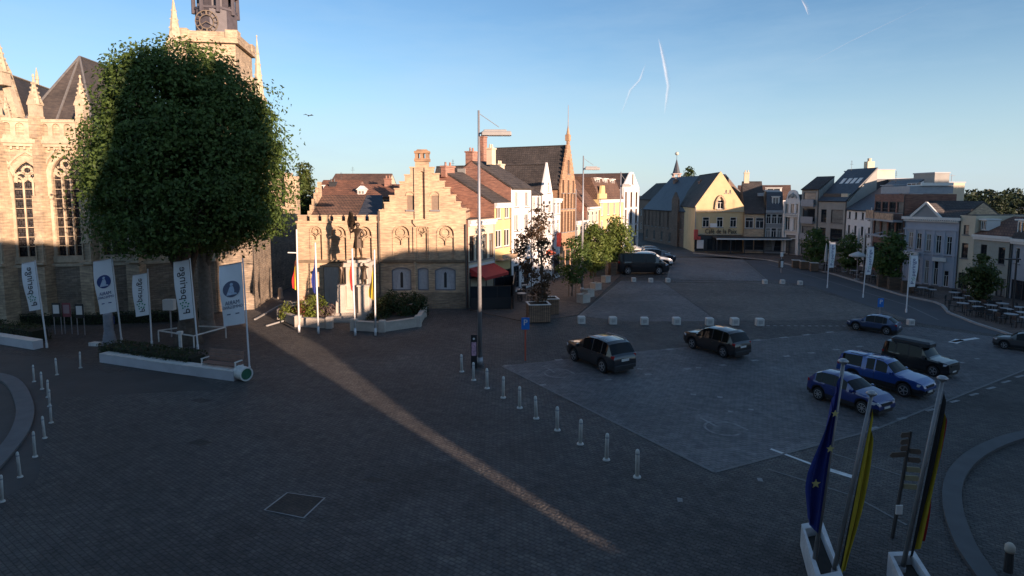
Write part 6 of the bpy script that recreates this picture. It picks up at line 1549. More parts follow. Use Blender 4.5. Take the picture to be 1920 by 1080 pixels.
# ---- parking signs, totem, finger post, notice boards
def psign(px, py, ytop, wpx, label, pole, small=False):
    p = P(px, py); k = D(p); t = thing('parking_sign', label, 'road sign', p, 0, 'blue parking signs'); zt = Z(p, ytop); w_ = wpx/k; h_ = w_*1.5
    q = MB(); q.cyl((0, 0, 0), .045, .045, zt-.05, 8); part('post', q, pole, t)
    q = MB(); q.bbox(-w_/2, w_/2, -.09, -.05, zt-h_, zt, .008); o = part('sign_plate', q, plain('sign_blue', (.015, .16, .52), .45, var=.04), t)
    l = text_mb('P', w_*1.05, .006); part('letter', MB().take(l, Matrix.Translation((0, -.1, zt-h_*.42))), M_fw, o)
psign(985, 676, 595, 15, 'blue P parking sign on a red-banded post beside the car park', plain('red_post', (.48, .09, .05), .6, var=.1))
psign(1648, 606, 559, 11, 'small blue P parking sign behind the blue coupe crossover', M_gpole)
p = P(889, 690); t = thing('poster_totem', 'slim black poster totem with a pink poster at the foot of the nearest lamp', 'totem', p); H = Z(p, 627); w_ = 11.5/D(p)
q = MB(); q.bbox(-w_/2, w_/2, -.08, .08, 0, H, .02); part('body', q, M_blk, t)
q = MB(); q.box(-w_*.38, w_*.38, -.09, -.083, H*.38, H*.78); part('poster', q, plain('pink_poster', (.55, .33, .42), .5, var=.5, scale=9), t)
q = MB(); q.lathe((0, 0, 0), [(.06, 0), (.06, .006)], 12); part('badge', MB().take(q, Matrix.Translation((0, -.083, H*.88)) @ Matrix.Rotation(R(90), 4, 'X')), M_fw, t)
p = P(1464, 512); t = thing('notice_post', 'slim post with a white board and a dark white-fronted case, by the far road', 'sign', p)
H = Z(p, 473); k = D(p); q = MB(); q.cyl((0, 0, 0), .05, .05, H, 8); part('post', q, M_gpole, t)
q = MB(); q.box(-2.6/k, 2.6/k, -.09, -.05, Z(p, 481), H); part('board', q, M_fw, t); q = MB(); q.bbox(-4/k, 4/k, -.2, .2, Z(p, 502), Z(p, 486), .03); part('case', q, M_blk, t)
q = MB(); q.box(-2.4/k, 2.4/k, -.215, -.203, Z(p, 501), Z(p, 489)); part('panel', q, M_fw, t)
for i, (x, y, yt, lab, m) in enumerate([(110, 627, 568, 'notice board on two thin legs by the church, the leftmost of three', M_fw), (129, 626, 568, 'red-framed notice board between the two pale ones by the church', plain('notice_red', (.26, .07, .08), .6, var=.2)), (153, 628, 570, 'notice board on two thin legs by the church, nearest the grey pillar', M_fw)]):
    p = P(x, y); k = D(p); H = Z(p, yt); w_ = 13/k; t = thing('notice_board', lab, 'notice board', p, 0, 'notice boards by the church')
    for s in (-1, 1): q = MB(); q.cyl((s*w_/2, 0, 0), .03, .03, H-.03, 6); part('leg', q, M_gpole, t)
    q = MB(); q.bbox(-w_/2-.05, w_/2+.05, -.07, -.03, H-.95, H, .01); f = part('frame', q, M_blk if i != 1 else m, t)
    q = MB(); q.box(-w_/2+.03, w_/2-.03, -.08, -.073, H-.72, H-.12); part('notice', q, M_fw if i != 1 else plain('pale_notice', (.38, .25, .25), .6, var=.15), f)
p = P(206, 648); t = thing('stone_pillar', 'grey ringed stone pillar flaring at its foot beside a blue sign', 'pillar', p); H = Z(p, 588); r = 10/D(p)
q = MB(); n = 11; pr = []
for i in range(n): z = H*i/n; rr = r*(1.25 - .45*min(i/5, 1)); pr += [(rr, z), (rr, z+H/n*.8), (rr*.86, z+H/n*.82), (rr*.86, z+H/n*.98)]
q.lathe((0, 0, 0), pr, 14); part('shaft', q, plain('grey_stone', (.25, .255, .28), .85, var=.15, scale=3), t)
p = P(213, 645); t = thing('blue_sign', 'small blue square sign with a white mark beside the grey ringed pillar', 'road sign', p); H = Z(p, 592); k = D(p)
q = MB(); q.cyl((0, 0, 0), .04, .04, H-.05, 8); part('post', q, M_gpole, t); q = MB(); q.bbox(-6/k, 6/k, -.08, -.05, Z(p, 607), H, .01); o = part('sign_plate', q, plain('navy_sign', (.03, .06, .22), .5, var=.05), t)
q = MB(); a, b = Z(p, 605), Z(p, 594)
for e in (((-4/k, a), (3/k, b)), ((3/k, b), (0, b)), ((4/k, a), (-1/k, (a+b)/2))): q.bar((e[0][0], -.085, e[0][1]), (e[1][0], -.085, e[1][1]), .05, .012)
part('mark', q, M_fw, o)
p = P(322, 632); t = thing('white_cabinet', 'small white box on a post behind the bannered lawn', 'cabinet', p); k = D(p)
q = MB(); q.bbox(-11/k, 9/k, -.2, .2, Z(p, 581), Z(p, 561), .03); part('box', q, M_fw, t); q = MB(); q.cyl((0, 0, 0), .05, .05, Z(p, 581), 8); part('post', q, M_gpole, t)
# low barrier rail round the great tree
t = thing('tree_guard', 'low white rail barrier squared round the great tree trunk', 'barrier', P(352, 650)); o_ = P(352, 650)
cr = [P(298, 641), P(364, 652), P(424, 634), P(362, 632)]; hgt = .75
q = MB()
for i in range(4): a, b = cr[i]-o_, cr[(i+1) % 4]-o_; q.bar((a.x, a.y, hgt), (b.x, b.y, hgt), .07)
part('rail', q, M_bol, t)
for c in cr: q = MB(); q.bar((c.x-o_.x, c.y-o_.y, 0), (c.x-o_.x, c.y-o_.y, hgt-.04), .06); part('leg', q, M_bol, t)
p = P(339, 655); t = thing('short_post', 'short pale square post standing before the great tree trunk', 'post', p); q = MB(); q.box(-.07, .07, -.07, .07, 0, Z(p, 626)); part('shaft', q, M_bol, t); q = MB(); q.bbox(-.15, .15, -.13, .13, Z(p, 626), Z(p, 621), .02); part('cap', q, M_bol, t)
p = P(179, 648); q = MB(); q.prismz([(-.35, -.12), (.3, -.2), (.38, .1), (-.2, .2)], 0, .22); solo('paving_slab', q, M_bol, 'tilted pale slab lying on the ground beside the grey ringed pillar', 'slab', p)
# ---- low white walls, hedges, bench and drum
def lowwall(name, label, pts, hpx, th=.55):
    p0 = P(*pts[0]); t = thing(name, label, 'low wall', p0); h_ = Z(P(*pts[-1]), pts[-1][1]-hpx)
    for a, b in zip(pts, pts[1:]):
        a, b = P(*a)-p0, P(*b)-p0; q = MB(); q.bar((a.x, a.y, h_/2), (b.x, b.y, h_/2), th, h_); part('wall', q, plain('white_wall', (.50, .50, .52), .8, var=.12, scale=.9), t)
        q = MB(); q.bar((a.x, a.y, h_+.02), (b.x, b.y, h_+.02), th+.02, .035); part('coping', q, M_bol, t)
    return t, h_
wl1, hw = lowwall('white_wall', 'long low white wall edging the hedge before the great tree', [(196, 677), (332, 697), (446, 712)], 17)
wl2, hw2 = lowwall('white_wall', 'shorter low white wall running out of the left edge', [(-120, 626), (0, 642), (72, 654)], 15)
def hedge(label, pts, w_, h_, n=900):
    p0 = P(*pts[0]); t = thing('hedge', label, 'hedge', p0); P_, N_ = [], []
    core = MB()
    for a, b in zip(pts, pts[1:]):
        a, b = P(*a)-p0, P(*b)-p0; d = (b-a); s = Vector((-d.y, d.x, 0)).normalized(); k = int(n*d.length/6)
        core.bar((a.x, a.y, h_*.42), (b.x, b.y, h_*.42), w_*.7, h_*.78)
        u = RNG.uniform(0, 1, k); f = RNG.integers(0, 3, k); r = RNG.uniform(-.5, .5, k)*w_; z = RNG.uniform(.05, 1, k)*h_
        off = np.where(f == 0, r, np.where(f == 1, -w_/2, w_/2)); zz_ = np.where(f == 0, h_, z)
        P_.append(np.array([a.x, a.y, 0]) + np.outer(u, np.array(d)) + np.outer(off, np.array(s)) + np.stack([0*u, 0*u, zz_], 1) + RNG.normal(0, .03, (k, 3)))
        N_.append(np.outer(np.where(f == 0, 0, np.sign(off)), np.array(s)) + np.outer(np.where(f == 0, 1, .3), [0, 0, 1]))
    part('stem', core, plain('hedge_inside', (.012, .016, .008), .9, var=.2), t)
    part('foliage', leaves_mesh('foliage', np.concatenate(P_), np.concatenate(N_), .11, M_leaf_hedge, .6), None, t)
hedge('long clipped dark hedge just behind the long white wall', [(205, 667), (335, 687), (372, 691)], 1.3, .85, 2600)
hedge('clipped dark hedge behind the shorter white wall at the left edge', [(-120, 616), (0, 631), (76, 641)], 1.3, .95, 2000)
hedge('dark hedge along the foot of the church wall', [(-60, 606), (60, 608), (180, 607), (300, 603), (395, 598)], 1.0, .8, 1400)
p0, p1 = P(384, 701), P(448, 709); d = p1-p0; t = thing('park_bench', 'brown slatted bench mounted on the end of the long white wall', 'bench', (p0.x, p0.y, hw+.04), math.atan2(d.y, d.x)); W = d.xy.length
q = MB()
for i in range(3): q.box(0, W, -.18+.15*i, -.06+.15*i, .14, .18)
part('seat', q, plain('bench_wood', (.27, .16, .12), .7, var=.2), t)
q = MB()
for i in range(3): q.box(0, W, .3+.04*i, .34+.04*i, .22+.2*i, .39+.2*i)
part('backrest', q, plain('bench_wood', (.2, .12, .09), .7, var=.2), t)
for x in (0, W-.06): q = MB(); q.box(x-.003, x+.063, -.2, .36, 0, .13); q.box(x-.004, x+.064, -.22, .3, .33, .38); q.box(x, x+.06, -.2, -.14, .14, .33); part('armrest', q, M_bol, t)
p = P(456, 713); t = thing('green_drum', 'white drum with a green open end at the end of the long white wall', 'drum', (p.x, p.y, .38), R(-35)); Ry = Matrix.Rotation(R(90), 4, 'Y')
q = MB(); q.lathe((0, 0, -.35), [(.36, 0), (.36, .7), (.29, .7), (.29, .62)], 18); part('shell', MB().take(q, Ry), M_bol, t)
q = MB(); q.lathe((0, 0, .25), [(.288, 0), (.288, .06)], 18); part('end_plate', MB().take(q, Ry), plain('drum_green', (.02, .11, .06), .6, var=.3, scale=6), t)
# ---- tall banners. The cloth is seen from behind, so its writing runs backwards as in the photograph
def banner(label, base, top, rect_px, kind, group):
    """base, top: pole pixels. rect_px: (upper right, lower right, width px, lean) of the cloth"""
    p = P(*base); k = D(p); t = thing('banner_flag', label, 'banner', p, 0, group)
    H = Z(p, top[1]); tp = at(top[0], p.y, H) - p
    q = MB(); q.tube([(0, 0, 0), (0, 0, .3)], .07, 8); q.tube([(0, 0, .3), tp], .05, 8, .035); part('pole', q, M_wpole if 'left' not in kind else M_gpole, t)
    yt, yb, wpx, side = rect_px
    zt, zb = Z(p, yt), Z(p, yb); w_ = wpx/k
    def X(z): return tp.x * z/H
    cl = MB(); N, M_ = 10, 14
    def pt(i, j):
        u, v = i/N, j/M_; z = zt + (zb-zt)*v; x = X(z) + side*(.07 + w_*u); return (x, .10*math.sin(u*3+v*5)*u - .0, z - .18*w_*u*(1 if side < 0 else -.0))
    v = [pt(i, j) for j in range(M_+1) for i in range(N+1)]
    cl.add(v, [(j*(N+1)+i, j*(N+1)+i+1, (j+1)*(N+1)+i+1, (j+1)*(N+1)+i) for j in range(M_) for i in range(N)])
    c_ = part('cloth', cl, M_cloth, t, smooth=True)
    q = MB(); a, b = pt(0, 0), pt(N, 0); q.tube([(X(zt), 0, a[2]+.02), (b[0], b[1], b[2]+.02)], .02, 5); part('top_arm', q, M_gpole, t)
    def lay(mb, cu, cv, m, nm, off=-.02):
        q = MB(); zc = zt + (zb-zt)*cv; xc = X(zc) + side*(.07 + w_*cu); dz = (zt-zb)
        sl = (X(zt)-X(zb))/dz
        for vtx in mb.v:
            u = cu + vtx[0]*side/w_; vv = cv - vtx[2]/dz
            q.v.append((xc + vtx[0] + vtx[2]*sl, .10*math.sin(u*3+vv*5)*u + off + vtx[1], zc + vtx[2] - .18*w_*u*(1 if side < 0 else 0)))
        q.f = mb.f; q.m = mb.m; part(nm, q, m, c_)
    if kind.startswith('town'):
        hgt = (zt-zb)*.80
        l = text_mb('P   peringe', 1.0, .002, mirror='right' not in kind, rot=R(90 if 'right' not in kind else 90)); zs = [v[2] for v in l.v]; xs = [v[0] for v in l.v]
        s = hgt/(max(zs)-min(zs)); sx_ = min(s, w_*.62/(max(xs)-min(xs)))
        q = MB(); q.v = [((v[0]-(max(xs)+min(xs))/2)*sx_, v[1], (v[2]-(max(zs)+min(zs))/2)*s) for v in l.v]; q.f = l.f; q.m = l.m
        lay(q, .5, .5, M_ink if 'right' not in kind else M_inkb, 'lettering')
        q = MB(); z0 = -hgt*.5 + hgt*.20
        for i in range(9):
            a = 2*math.pi*i/9; r_ = w_*(.15 if i % 2 else .26); base_ = MB(); base_.lathe((0, 0, 0), [(w_*.055, -.002), (w_*.055, .002)], 8)
            q.take(base_, Matrix.Translation((r_*math.cos(a), 0, z0 + r_*math.sin(a))) @ Matrix.Rotation(R(90), 4, 'X'))
        lay(q, .5, .5, M_green, 'emblem', -.022)
    else:
        ring = M_inkb if kind == 'mary' else plain('faded_blue_ink', (.10, .115, .17), .7, var=.1)
        q = MB(); base_ = MB(); base_.lathe((0, 0, 0), [(w_*.36, -.002), (w_*.36, .002)], 24); q.take(base_, Matrix.Rotation(R(90), 4, 'X')); lay(q, .5, .40, ring, 'emblem')
        q = MB(); r_ = w_*.36
        q.prism([(-r_*.62, -r_*.72), (r_*.62, -r_*.72), (r_*.30, r_*.05), (r_*.17, r_*.35), (-r_*.17, r_*.35), (-r_*.30, r_*.05)], -.002, .002)
        base_ = MB(); base_.lathe((0, 0, 0), [(r_*.19, -.002), (r_*.19, .002)], 12); q.take(base_, Matrix.Translation((0, 0, r_*.55)) @ Matrix.Rotation(R(90), 4, 'X')); lay(q, .5, .40, plain('pale_blue_ink', (.42, .5, .6), .7, var=.25, scale=8), 'figure_print', -.03)
        for txt, cv, ws in (('MARIA', .625, .62), ('OMMEGANG', .695, .88)):
            l = text_mb(txt, 1.0, .002, mirror=True); xs = [v[0] for v in l.v]; s = w_*ws/(max(xs)-min(xs)); q = MB(); q.v = [(v[0]*s, v[1], v[2]*s*1.25) for v in l.v]; q.f = l.f; q.m = l.m; lay(q, .5, cv, ring, 'lettering')
        q = MB(); q.box(-w_*.28, w_*.28, -.002, .002, -.03, .03); lay(q, .5, .81, ring, 'small_print')
GB = 'banners before the church'
banner('white town banner with black vertical lettering, at the left edge above the hedge', (88, 652), (66, 488), (490, 580, 24, -1), 'town', GB)
banner('white banner with a round blue statue emblem, behind the grey ringed pillar', (228, 642), (210, 482), (485, 584, 34, -1), 'mary', GB)
banner('white town banner half hidden by twigs, third from the left edge', (285, 648), (277, 504), (512, 590, 27, -1), 'town', GB)
banner('white town banner hanging right in front of the great tree trunk', (371, 655), (356, 484), (487, 596, 29, -1), 'town', GB)
banner('white banner with a faded grey-blue emblem at the corner drum, catching the sunlight', (468, 697), (455, 484), (492, 606, 42, -1), 'maryfaded', GB)
GR = 'town banners along the road'
banner('white town banner farthest along the road, before the concrete flats', (1551, 540), (1556, 452), (455, 502, 9.5, 1), 'town right', GR)
banner('white town banner before the russet flats, middle one of three', (1618, 558), (1627, 460), (463, 515, 10.5, 1), 'town right', GR)
banner('white town banner before the pediment house, nearest of the three', (1699, 586), (1707, 476), (479, 538, 13, 1), 'town right', GR)
# ---- limp flags: bands of colour are faces of one cloth
FC = {'black': (.015, .015, .016), 'yellow': (.62, .46, .03), 'red': (.45, .02, .02), 'blue': (.012, .03, .22), 'white': (.66, .66, .66)}
FM = {k: plain('flag_' + k, tuple(c_*.8 for c_ in v), .75, var=.12, scale=5) for k, v in FC.items()}
def limp(t, top, direction, length, spread, bands, side=1, folds=3.0, name='flag_cloth', seed=0, stars=0, wtop=.12):
    """cloth hanging from top along direction (unit vector downwards). bands: [(fraction, colour)] from the pole outward"""
    rn = random.Random(seed); N, M_ = 18, 22; q = MB(); cols = list(dict.fromkeys(c for _, c in bands)); d = Vector(direction)
    def pt(i, j):
        u, v = i/N, j/M_; wv = spread*(wtop + (1-wtop)*min(1, v*1.7)**.8)*(1-.25*max(0, v-.75)/.25*u)
        x = side*(.05 + wv*u*(.55+.45*math.sin(1.6*u+2*v+seed)**2)); y = .09*math.sin(folds*2*math.pi*u + 2.2*v + seed)*(.3+u)*spread*1.6
        p = Vector(top) + d*(length*v*(1 - .12*u*math.sin(v*2.2)) + .22*u*length*(1-v)); return (p.x + x, p.y + y - .06, p.z)
    q.v = [pt(i, j) for j in range(M_+1) for i in range(N+1)]
    for j in range(M_):
        for i in range(N):
            u = (i+.5)/N; acc = 0; c = bands[-1][1]
            for f, cc in bands:
                acc += f
                if u < acc: c = cc; break
            q.f.append((j*(N+1)+i, j*(N+1)+i+1, (j+1)*(N+1)+i+1, (j+1)*(N+1)+i)); q.m.append(cols.index(c))
    c_ = part(name, q, [FM[c] for c in cols], t, smooth=True)
    if stars:
        s = MB()
        for kx, kj, r_ in stars:
            a0 = Vector(pt(int(kx*N), int(kj*M_))); poly = []
            for i in range(10):
                a = R(90+36*i); rr = r_ if i % 2 == 0 else r_*.42; poly.append((a0.x + rr*math.cos(a), a0.z + rr*math.sin(a)))
            s.prism(poly, a0.y-.10, a0.y-.09)
        part('star', s, plain('star_yellow', (.55, .5, .2), .7, var=.1), c_)
def flagpole(name, label, base, top, r, group, mat=M_wpole, cap=True):
    p = P(*base); t = thing(name, label, 'flagpole', p, 0, group); H = Z(p, top[1]); tp = at(top[0], p.y, H) - p
    q = MB(); q.tube([(0, 0, 0), (tp.x*.05, 0, .5)], r*1.25, 10); q.tube([(tp.x*.05, 0, .5), tp], r, 10, r*.75); part('pole', q, mat, t, smooth=True)
    if cap: q = MB(); q.lathe((tp.x, 0, tp.z), [(r*1.1, 0), (r*2.0, r*.7), (r*2.1, r*1.3), (r*1.1, r*2.1)], 12); part('finial', q, M_gpole, t, smooth=True)
    return t, tp, tp.normalized()
GF = 'flagpoles before the memorial'
def mflag(label, base, top, y0, y1, bands, side, seed, spx=11):
    t, tp, u = flagpole('flagpole', label, base, top, .065, GF, cap=False); p = P(*base)
    s = Z(p, y0)/tp.z; limp(t, tp*s, -u, Z(p, y0)-Z(p, y1), spx/D(p), bands, side, 2.5, seed=seed); return t, tp, p
t, tp, p = mflag('white flagpole with a black, yellow and red flag, first from the church side', (561, 623), (556, 430), 478, 546, [(.34, 'black'), (.33, 'yellow'), (.33, 'red')], -1, 1)
q = MB(); z = Z(p, 474); q.bar((tp.x*z/tp.z, 0, z), (tp.x*z/tp.z-17/D(p), 0, z+.02), .07); part('side_arm', q, M_wpole, t)
mflag('white flagpole with a limp blue flag, second from the church side', (597, 626), (591, 455), 478, 552, [(1, 'blue')], -1, 2, 8)
mflag('white flagpole with a red, white and yellow flag, before the memorial steps', (666, 629), (660, 466), 484, 546, [(.5, 'red'), (.2, 'white'), (.3, 'yellow')], -1, 3, 9)
mflag('white flagpole with a yellow and black flag, nearest the green shrubs', (704, 629), (702, 468), 492, 564, [(.25, 'black'), (.4, 'yellow'), (.15, 'black'), (.2, 'yellow')], -1, 4, 13)
# ---- the three tall flags in front, with their white blocks
GN = 'tall flags in front at the right'
def nearflag(label, base, top, y0, y1, bands, side, seed, spx, r=.056, stars=0, wtop=.12, folds=2.0):
    t, tp, u = flagpole('flagpole', label, base, top, r, GN, mat=plain('brushed_pole', (.25, .245, .24), .45, metal=.3, var=.15)); p = P(*base); s = Z(p, y0)/tp.z
    limp(t, tp*s, -u, (Z(p, y0)-Z(p, y1)), spx/D(p), bands, side, folds, seed=seed, stars=stars, wtop=wtop)
nearflag('tall grey flagpole with a deep blue flag of pale stars, before the dark blue hatchback', (1523, 1092), (1581, 682), 700, 1000, [(1, 'blue')], -1, 5, 36, wtop=.55, stars=[(.5, .16, .09), (.4, .42, .1), (.62, .72, .12)])
nearflag('tall grey flagpole with a yellow and black flag reaching the lower edge', (1560, 1104), (1634, 742), 752, 1090, [(.12, 'black'), (.3, 'yellow'), (.16, 'black'), (.42, 'yellow')], 1, 6, 24, wtop=.5)
nearflag('tall grey flagpole with a black, yellow and red flag, beside the finger post', (1688, 1098), (1767, 714), 728, 1045, [(.42, 'black'), (.3, 'yellow'), (.28, 'red')], 1, 7, 32, wtop=.5)
def wblock(label, pts, h_):
    g_ = [P(*p) for p in pts]; o_ = g_[0]; q = MB(); L = [(g.x-o_.x, g.y-o_.y) for g in g_]; t = thing('concrete_barrier', label, 'barrier', o_, 0, 'white barrier blocks')
    c = Vector((sum(x for x, _ in L)/4, sum(y for _, y in L)/4)); n = 4
    v = [(x, y, 0) for x, y in L] + [(c.x+(x-c.x)*.98, c.y+(y-c.y)*.98, h_) for x, y in L] + [(c.x+(x-c.x)*.7, c.y+(y-c.y)*.78, h_) for x, y in L] + [(c.x+(x-c.x)*.7, c.y+(y-c.y)*.78, h_*.6) for x, y in L]
    f = [(i, (i+1) % n, n+(i+1) % n, n+i) for i in range(n)] + [(n+i, n+(i+1) % n, 2*n+(i+1) % n, 2*n+i) for i in range(n)] + [(2*n+i, 2*n+(i+1) % n, 3*n+(i+1) % n, 3*n+i) for i in range(n)]
    q.add(v, f); part('body', q, plain('white_block', (.52, .52, .52), .8, var=.25, scale=1.6, bump=.3), t); q = MB(); q.quad(*[(x, y, z-.001) for x, y, z in v[3*n:4*n]]); part('soil', q, M_soil, t)
wblock('white block planter at the foot of the blue-flagged pole', [(1500, 1022), (1540, 1015), (1580, 1130), (1530, 1140)], .62)
wblock('white block planter at the foot of the pole with the black, yellow and red flag', [(1662, 1078), (1712, 1076), (1765, 1165), (1700, 1170)], .62)
p = P(1673, 1008); t = thing('finger_post', 'dark finger post with several narrow direction signs behind the black, yellow and red flag', 'signpost', p); H = Z(p, 808); tp = at(1708, p.y, H) - p; k = D(p)
q = MB(); q.tube([(0, 0, 0), tp], .05, 8, .04); part('post', q, plain('dark_bronze_post', (.05, .045, .042), .5, var=.1), t)
def fs(y, dx, m):
    z = Z(p, y); x = tp.x*z/H; q = MB(); l = dx/k; s = 1 if l > 0 else -1
    q.prism([(x+s*.04, z-.045), (x+l*.86, z-.075), (x+l, z-.02), (x+l*.86, z+.075), (x+s*.04, z+.095)], -.05, -.02); part('finger_sign', q, m, t)
M_fs1 = plain('brown_sign', (.11, .08, .06), .6, var=.1); M_fs2 = plain('cream_sign', (.30, .26, .15), .6, var=.12)
for y, dx, m in ((815, -20, M_fs1), (828, -18, M_fs1), (840, -16, M_fs1), (852, -34, M_fs1), (846, 24, M_fs1), (862, 26, M_fs1), (880, 30, M_fs2), (896, 30, M_fs2), (912, 30, M_fs2)): fs(y, dx, m)
q = MB(); z = Z(p, 953); q.box(tp.x*z/H-.09, tp.x*z/H+.09, -.09, -.06, z-.13, z+.13); part('sticker', q, M_fw, t)
p = P(1890, 1072); t = thing('stone_bollard', 'small bollard with a cream rounded cap by the right kerb ring', 'bollard', p)
q = MB(); q.cyl((0, 0, 0), .1, .09, .52, 12); part('post', q, plain('dark_bronze_post', (.05, .045, .042), .5, var=.1), t); q = MB(); q.lathe((0, 0, .52), [(.09, 0), (.115, .06), (.11, .17), (.06, .24)], 12); part('cap', q, plain('cream_cap', (.5, .44, .36), .7, var=.1), t, smooth=True)
p = P(526, 560); q = MB(); q.lathe((0, 0, 0), [(.3, 0), (.3, .15), (.22, .2), (.19, .9), (.12, 1.02), (.03, 1.06)], 12); solo('stone_bollard', q, M_mon, 'squat stone bollard at the mouth of the church passage', 'bollard', p, smooth=False)
q = MB()
for a, b in (((478, 600), (528, 572)), ((500, 612), (540, 600))): a, b = P(*a), P(*b); q.bar((a.x, a.y, .05), (b.x, b.y, .05), .13, .1)
struct('kerb', q, M_kerb)
# ---- planters and cafe terraces
def planter(label, px, py, ytop, wpx, m, group, ratio=1.0, rz=0.0, soil=True, nm='planter'):
    p = P(px, py); k = D(p); h_ = Z(p, ytop); w_ = wpx/k; d_ = w_*ratio; t = thing(nm, label, 'planter', (p.x, p.y, .052), rz, group); q = MB()
    for x0, x1, y0, y1 in ((-w_/2, w_/2, -d_/2, -d_/2+.07), (-w_/2, w_/2, d_/2-.07, d_/2), (-w_/2, -w_/2+.07, -d_/2+.071, d_/2-.071), (w_/2-.07, w_/2, -d_/2+.071, d_/2-.071)): q.box(x0, x1, y0, y1, 0, h_-.05)
    part('box', q, m, t); q = MB()
    for x0, x1, y0, y1 in ((-w_/2-.04, w_/2+.04, -d_/2-.04, -d_/2+.1), (-w_/2-.04, w_/2+.04, d_/2-.1, d_/2+.04), (-w_/2-.04, -w_/2+.1, -d_/2+.101, d_/2-.101), (w_/2-.1, w_/2+.04, -d_/2+.101, d_/2-.101)): q.box(x0, x1, y0, y1, h_-.05, h_)
    part('rim', q, M_bol if m is M_wood else m, t)
    q = MB(); q.box(-w_/2+.072, w_/2-.072, -d_/2+.072, d_/2-.072, 0, h_-.12); part('soil', q, M_soil, t); return t, h_
planter('slatted wooden planter holding the sparse tree, nearest the car park', 1009, 602, 569, 40, M_wood, 'wooden planters of the left terrace', .9, R(8))
planter('slatted wooden planter just behind the one with the sparse tree', 1028, 588, 559, 34, M_wood, 'wooden planters of the left terrace', .9, R(8))
for i, (x, y, yt, w_) in enumerate([(1094, 568, 552, 20), (1103, 557, 543, 18), (1117, 544, 531, 17), (1136, 530, 518, 14)]):
    planter(f'pale stone trough along the edge of the left pavement, {ORD[i]} from the near end', x, y, yt, w_, M_mon, 'stone troughs along the left pavement', .8, R(40), nm='stone_trough')
planter('brown wooden planter under the yellow-green trees', 1120, 518, 496, 22, M_woodd, 'wooden planters of the left terrace', .8, R(30))
planter('tall brown wooden planter beside the back of the dark van', 1148, 516, 494, 12, M_woodd, 'wooden planters of the left terrace', .8, R(20))
for i, (x, y, yt, w_) in enumerate([(1492, 502, 488, 13), (1507, 505, 490, 14), (1526, 509, 493, 13)]): planter(f'light wooden box planter below the concrete flats, {ORD[i]} from the ornate house', x, y, yt, w_, M_wood, 'wooden planters on the right pavement', .8, R(-15))
for i, (x, y, yt, w_) in enumerate([(1655, 540, 517, 18), (1676, 545, 522, 20), (1700, 551, 528, 18)]): planter(f'dark wooden planter before the pediment house, {ORD[i]} from the russet flats', x, y, yt, w_, M_woodd, 'wooden planters on the right pavement', .8, R(-20))
st_ = MB()
for x in (1066, 1079): p = P(x, 556) - P(1072, 556); st_.cyl((p.x, p.y, 0), .04, .035, 1.5, 6)
st_.bar((P(1066, 556).x-P(1072, 556).x, 0, 1.3), (P(1079, 556).x-P(1072, 556).x, 0, 1.3), .06)
solo('tree_stake', st_, M_wood, 'pair of wooden stakes with a crossbar holding the small dark tree', 'stake', (P(1072, 556).x, P(1072, 556).y-.3, .05))
# glazed wind screens of the left terrace
def screen(label, a, b, yt):
    a, b = P(*a), P(*b); d = b-a; t = thing('terrace_screen', label, 'screen', a, math.atan2(d.y, d.x), 'dark wind screens of the left terrace'); W = d.xy.length; h_ = Z(a, yt); q = MB()
    n = max(1, round(W/1.3))
    q.box(0, W, -.03, .03, .1, h_*.52)
    part('lower_panel', q, M_blk, t); q = MB()
    for i in range(n+1): x = (W-.06)*i/n; q.box(x, x+.06, -.035, .035, 0, h_)
    q.box(0, W, -.03, .03, h_-.05, h_-.001); part('frame', q, M_blk, t)
    q = MB(); q.box(.06, W-.06, -.008, .008, h_*.52+.002, h_-.052); part('pane', q, M_pane, t)
screen('dark wind screen along the front of the red-awning cafe terrace', (882, 583), (958, 581), 537)
screen('dark wind screen closing the far side of the red-awning terrace', (962, 580), (966, 551), 533)
screen('taller dark screen at the back of the red-awning terrace', (926, 562), (962, 556), 521)
def table_mesh():
    q = MB(); q.cyl((0, 0, .72), .42, .42, .03, 16); a = q.mesh('table_top', plain('table_white', (.34, .34, .34), .5, var=.05)); q = MB(); q.cyl((0, 0, 0), .22, .22, .03, 12); q.cyl((0, 0, .03), .035, .035, .69, 8); return a, q.mesh('pedestal', M_blk)
TT, TPd = table_mesh()
def chair_meshes():
    s = MB(); s.bbox(-.2, .2, -.2, .2, .43, .47, .01); b = MB(); b.box(-.2, .2, .18, .21, .55, .85); l = MB()
    for x in (-.18, .18):
        for y in (-.18, .18): l.box(x-.015, x+.015, y-.015, y+.015, 0, .43 if y < 0 else .85)
    return s.mesh('seat', M_blk), b.mesh('backrest', M_blk), l.mesh('legs', M_blk)
CS, CB, CLg = chair_meshes()
def cafe_table(px, py, label, group, z0=.05, s=1.0):
    p = P(px, py); t = thing('cafe_table', label, 'table', (p.x, p.y, z0), 0, group); part('table_top', TT, None, t); part('pedestal', TPd, None, t); t.scale = (s,)*3; return t
def cafe_chair(p, a, label, group, z0=.05):
    t = thing('cafe_chair', label, 'chair', (p.x, p.y, z0), a, group); part('seat', CS, None, t); part('backrest', CB, None, t); part('legs', CLg, None, t)
lt = [(895, 566), (920, 572), (942, 571), (905, 577), (975, 558), (985, 549), (978, 566)]
for i, (x, y) in enumerate(lt):
    cafe_table(x, y, f'round white table inside the dark screens of the red-awning terrace' if i < 4 else 'round white table just outside the dark screens of the red-awning terrace', 'tables of the left terrace')
    for k in range(2):
        a = random.uniform(0, 6.28); q = P(x, y) + Vector((.75*math.cos(a+k*3.1), .75*math.sin(a+k*3.1), 0)); cafe_chair(q, a+k*3.1-R(90), 'black cafe chair at a white table by the red-awning terrace', 'chairs of the left terrace')
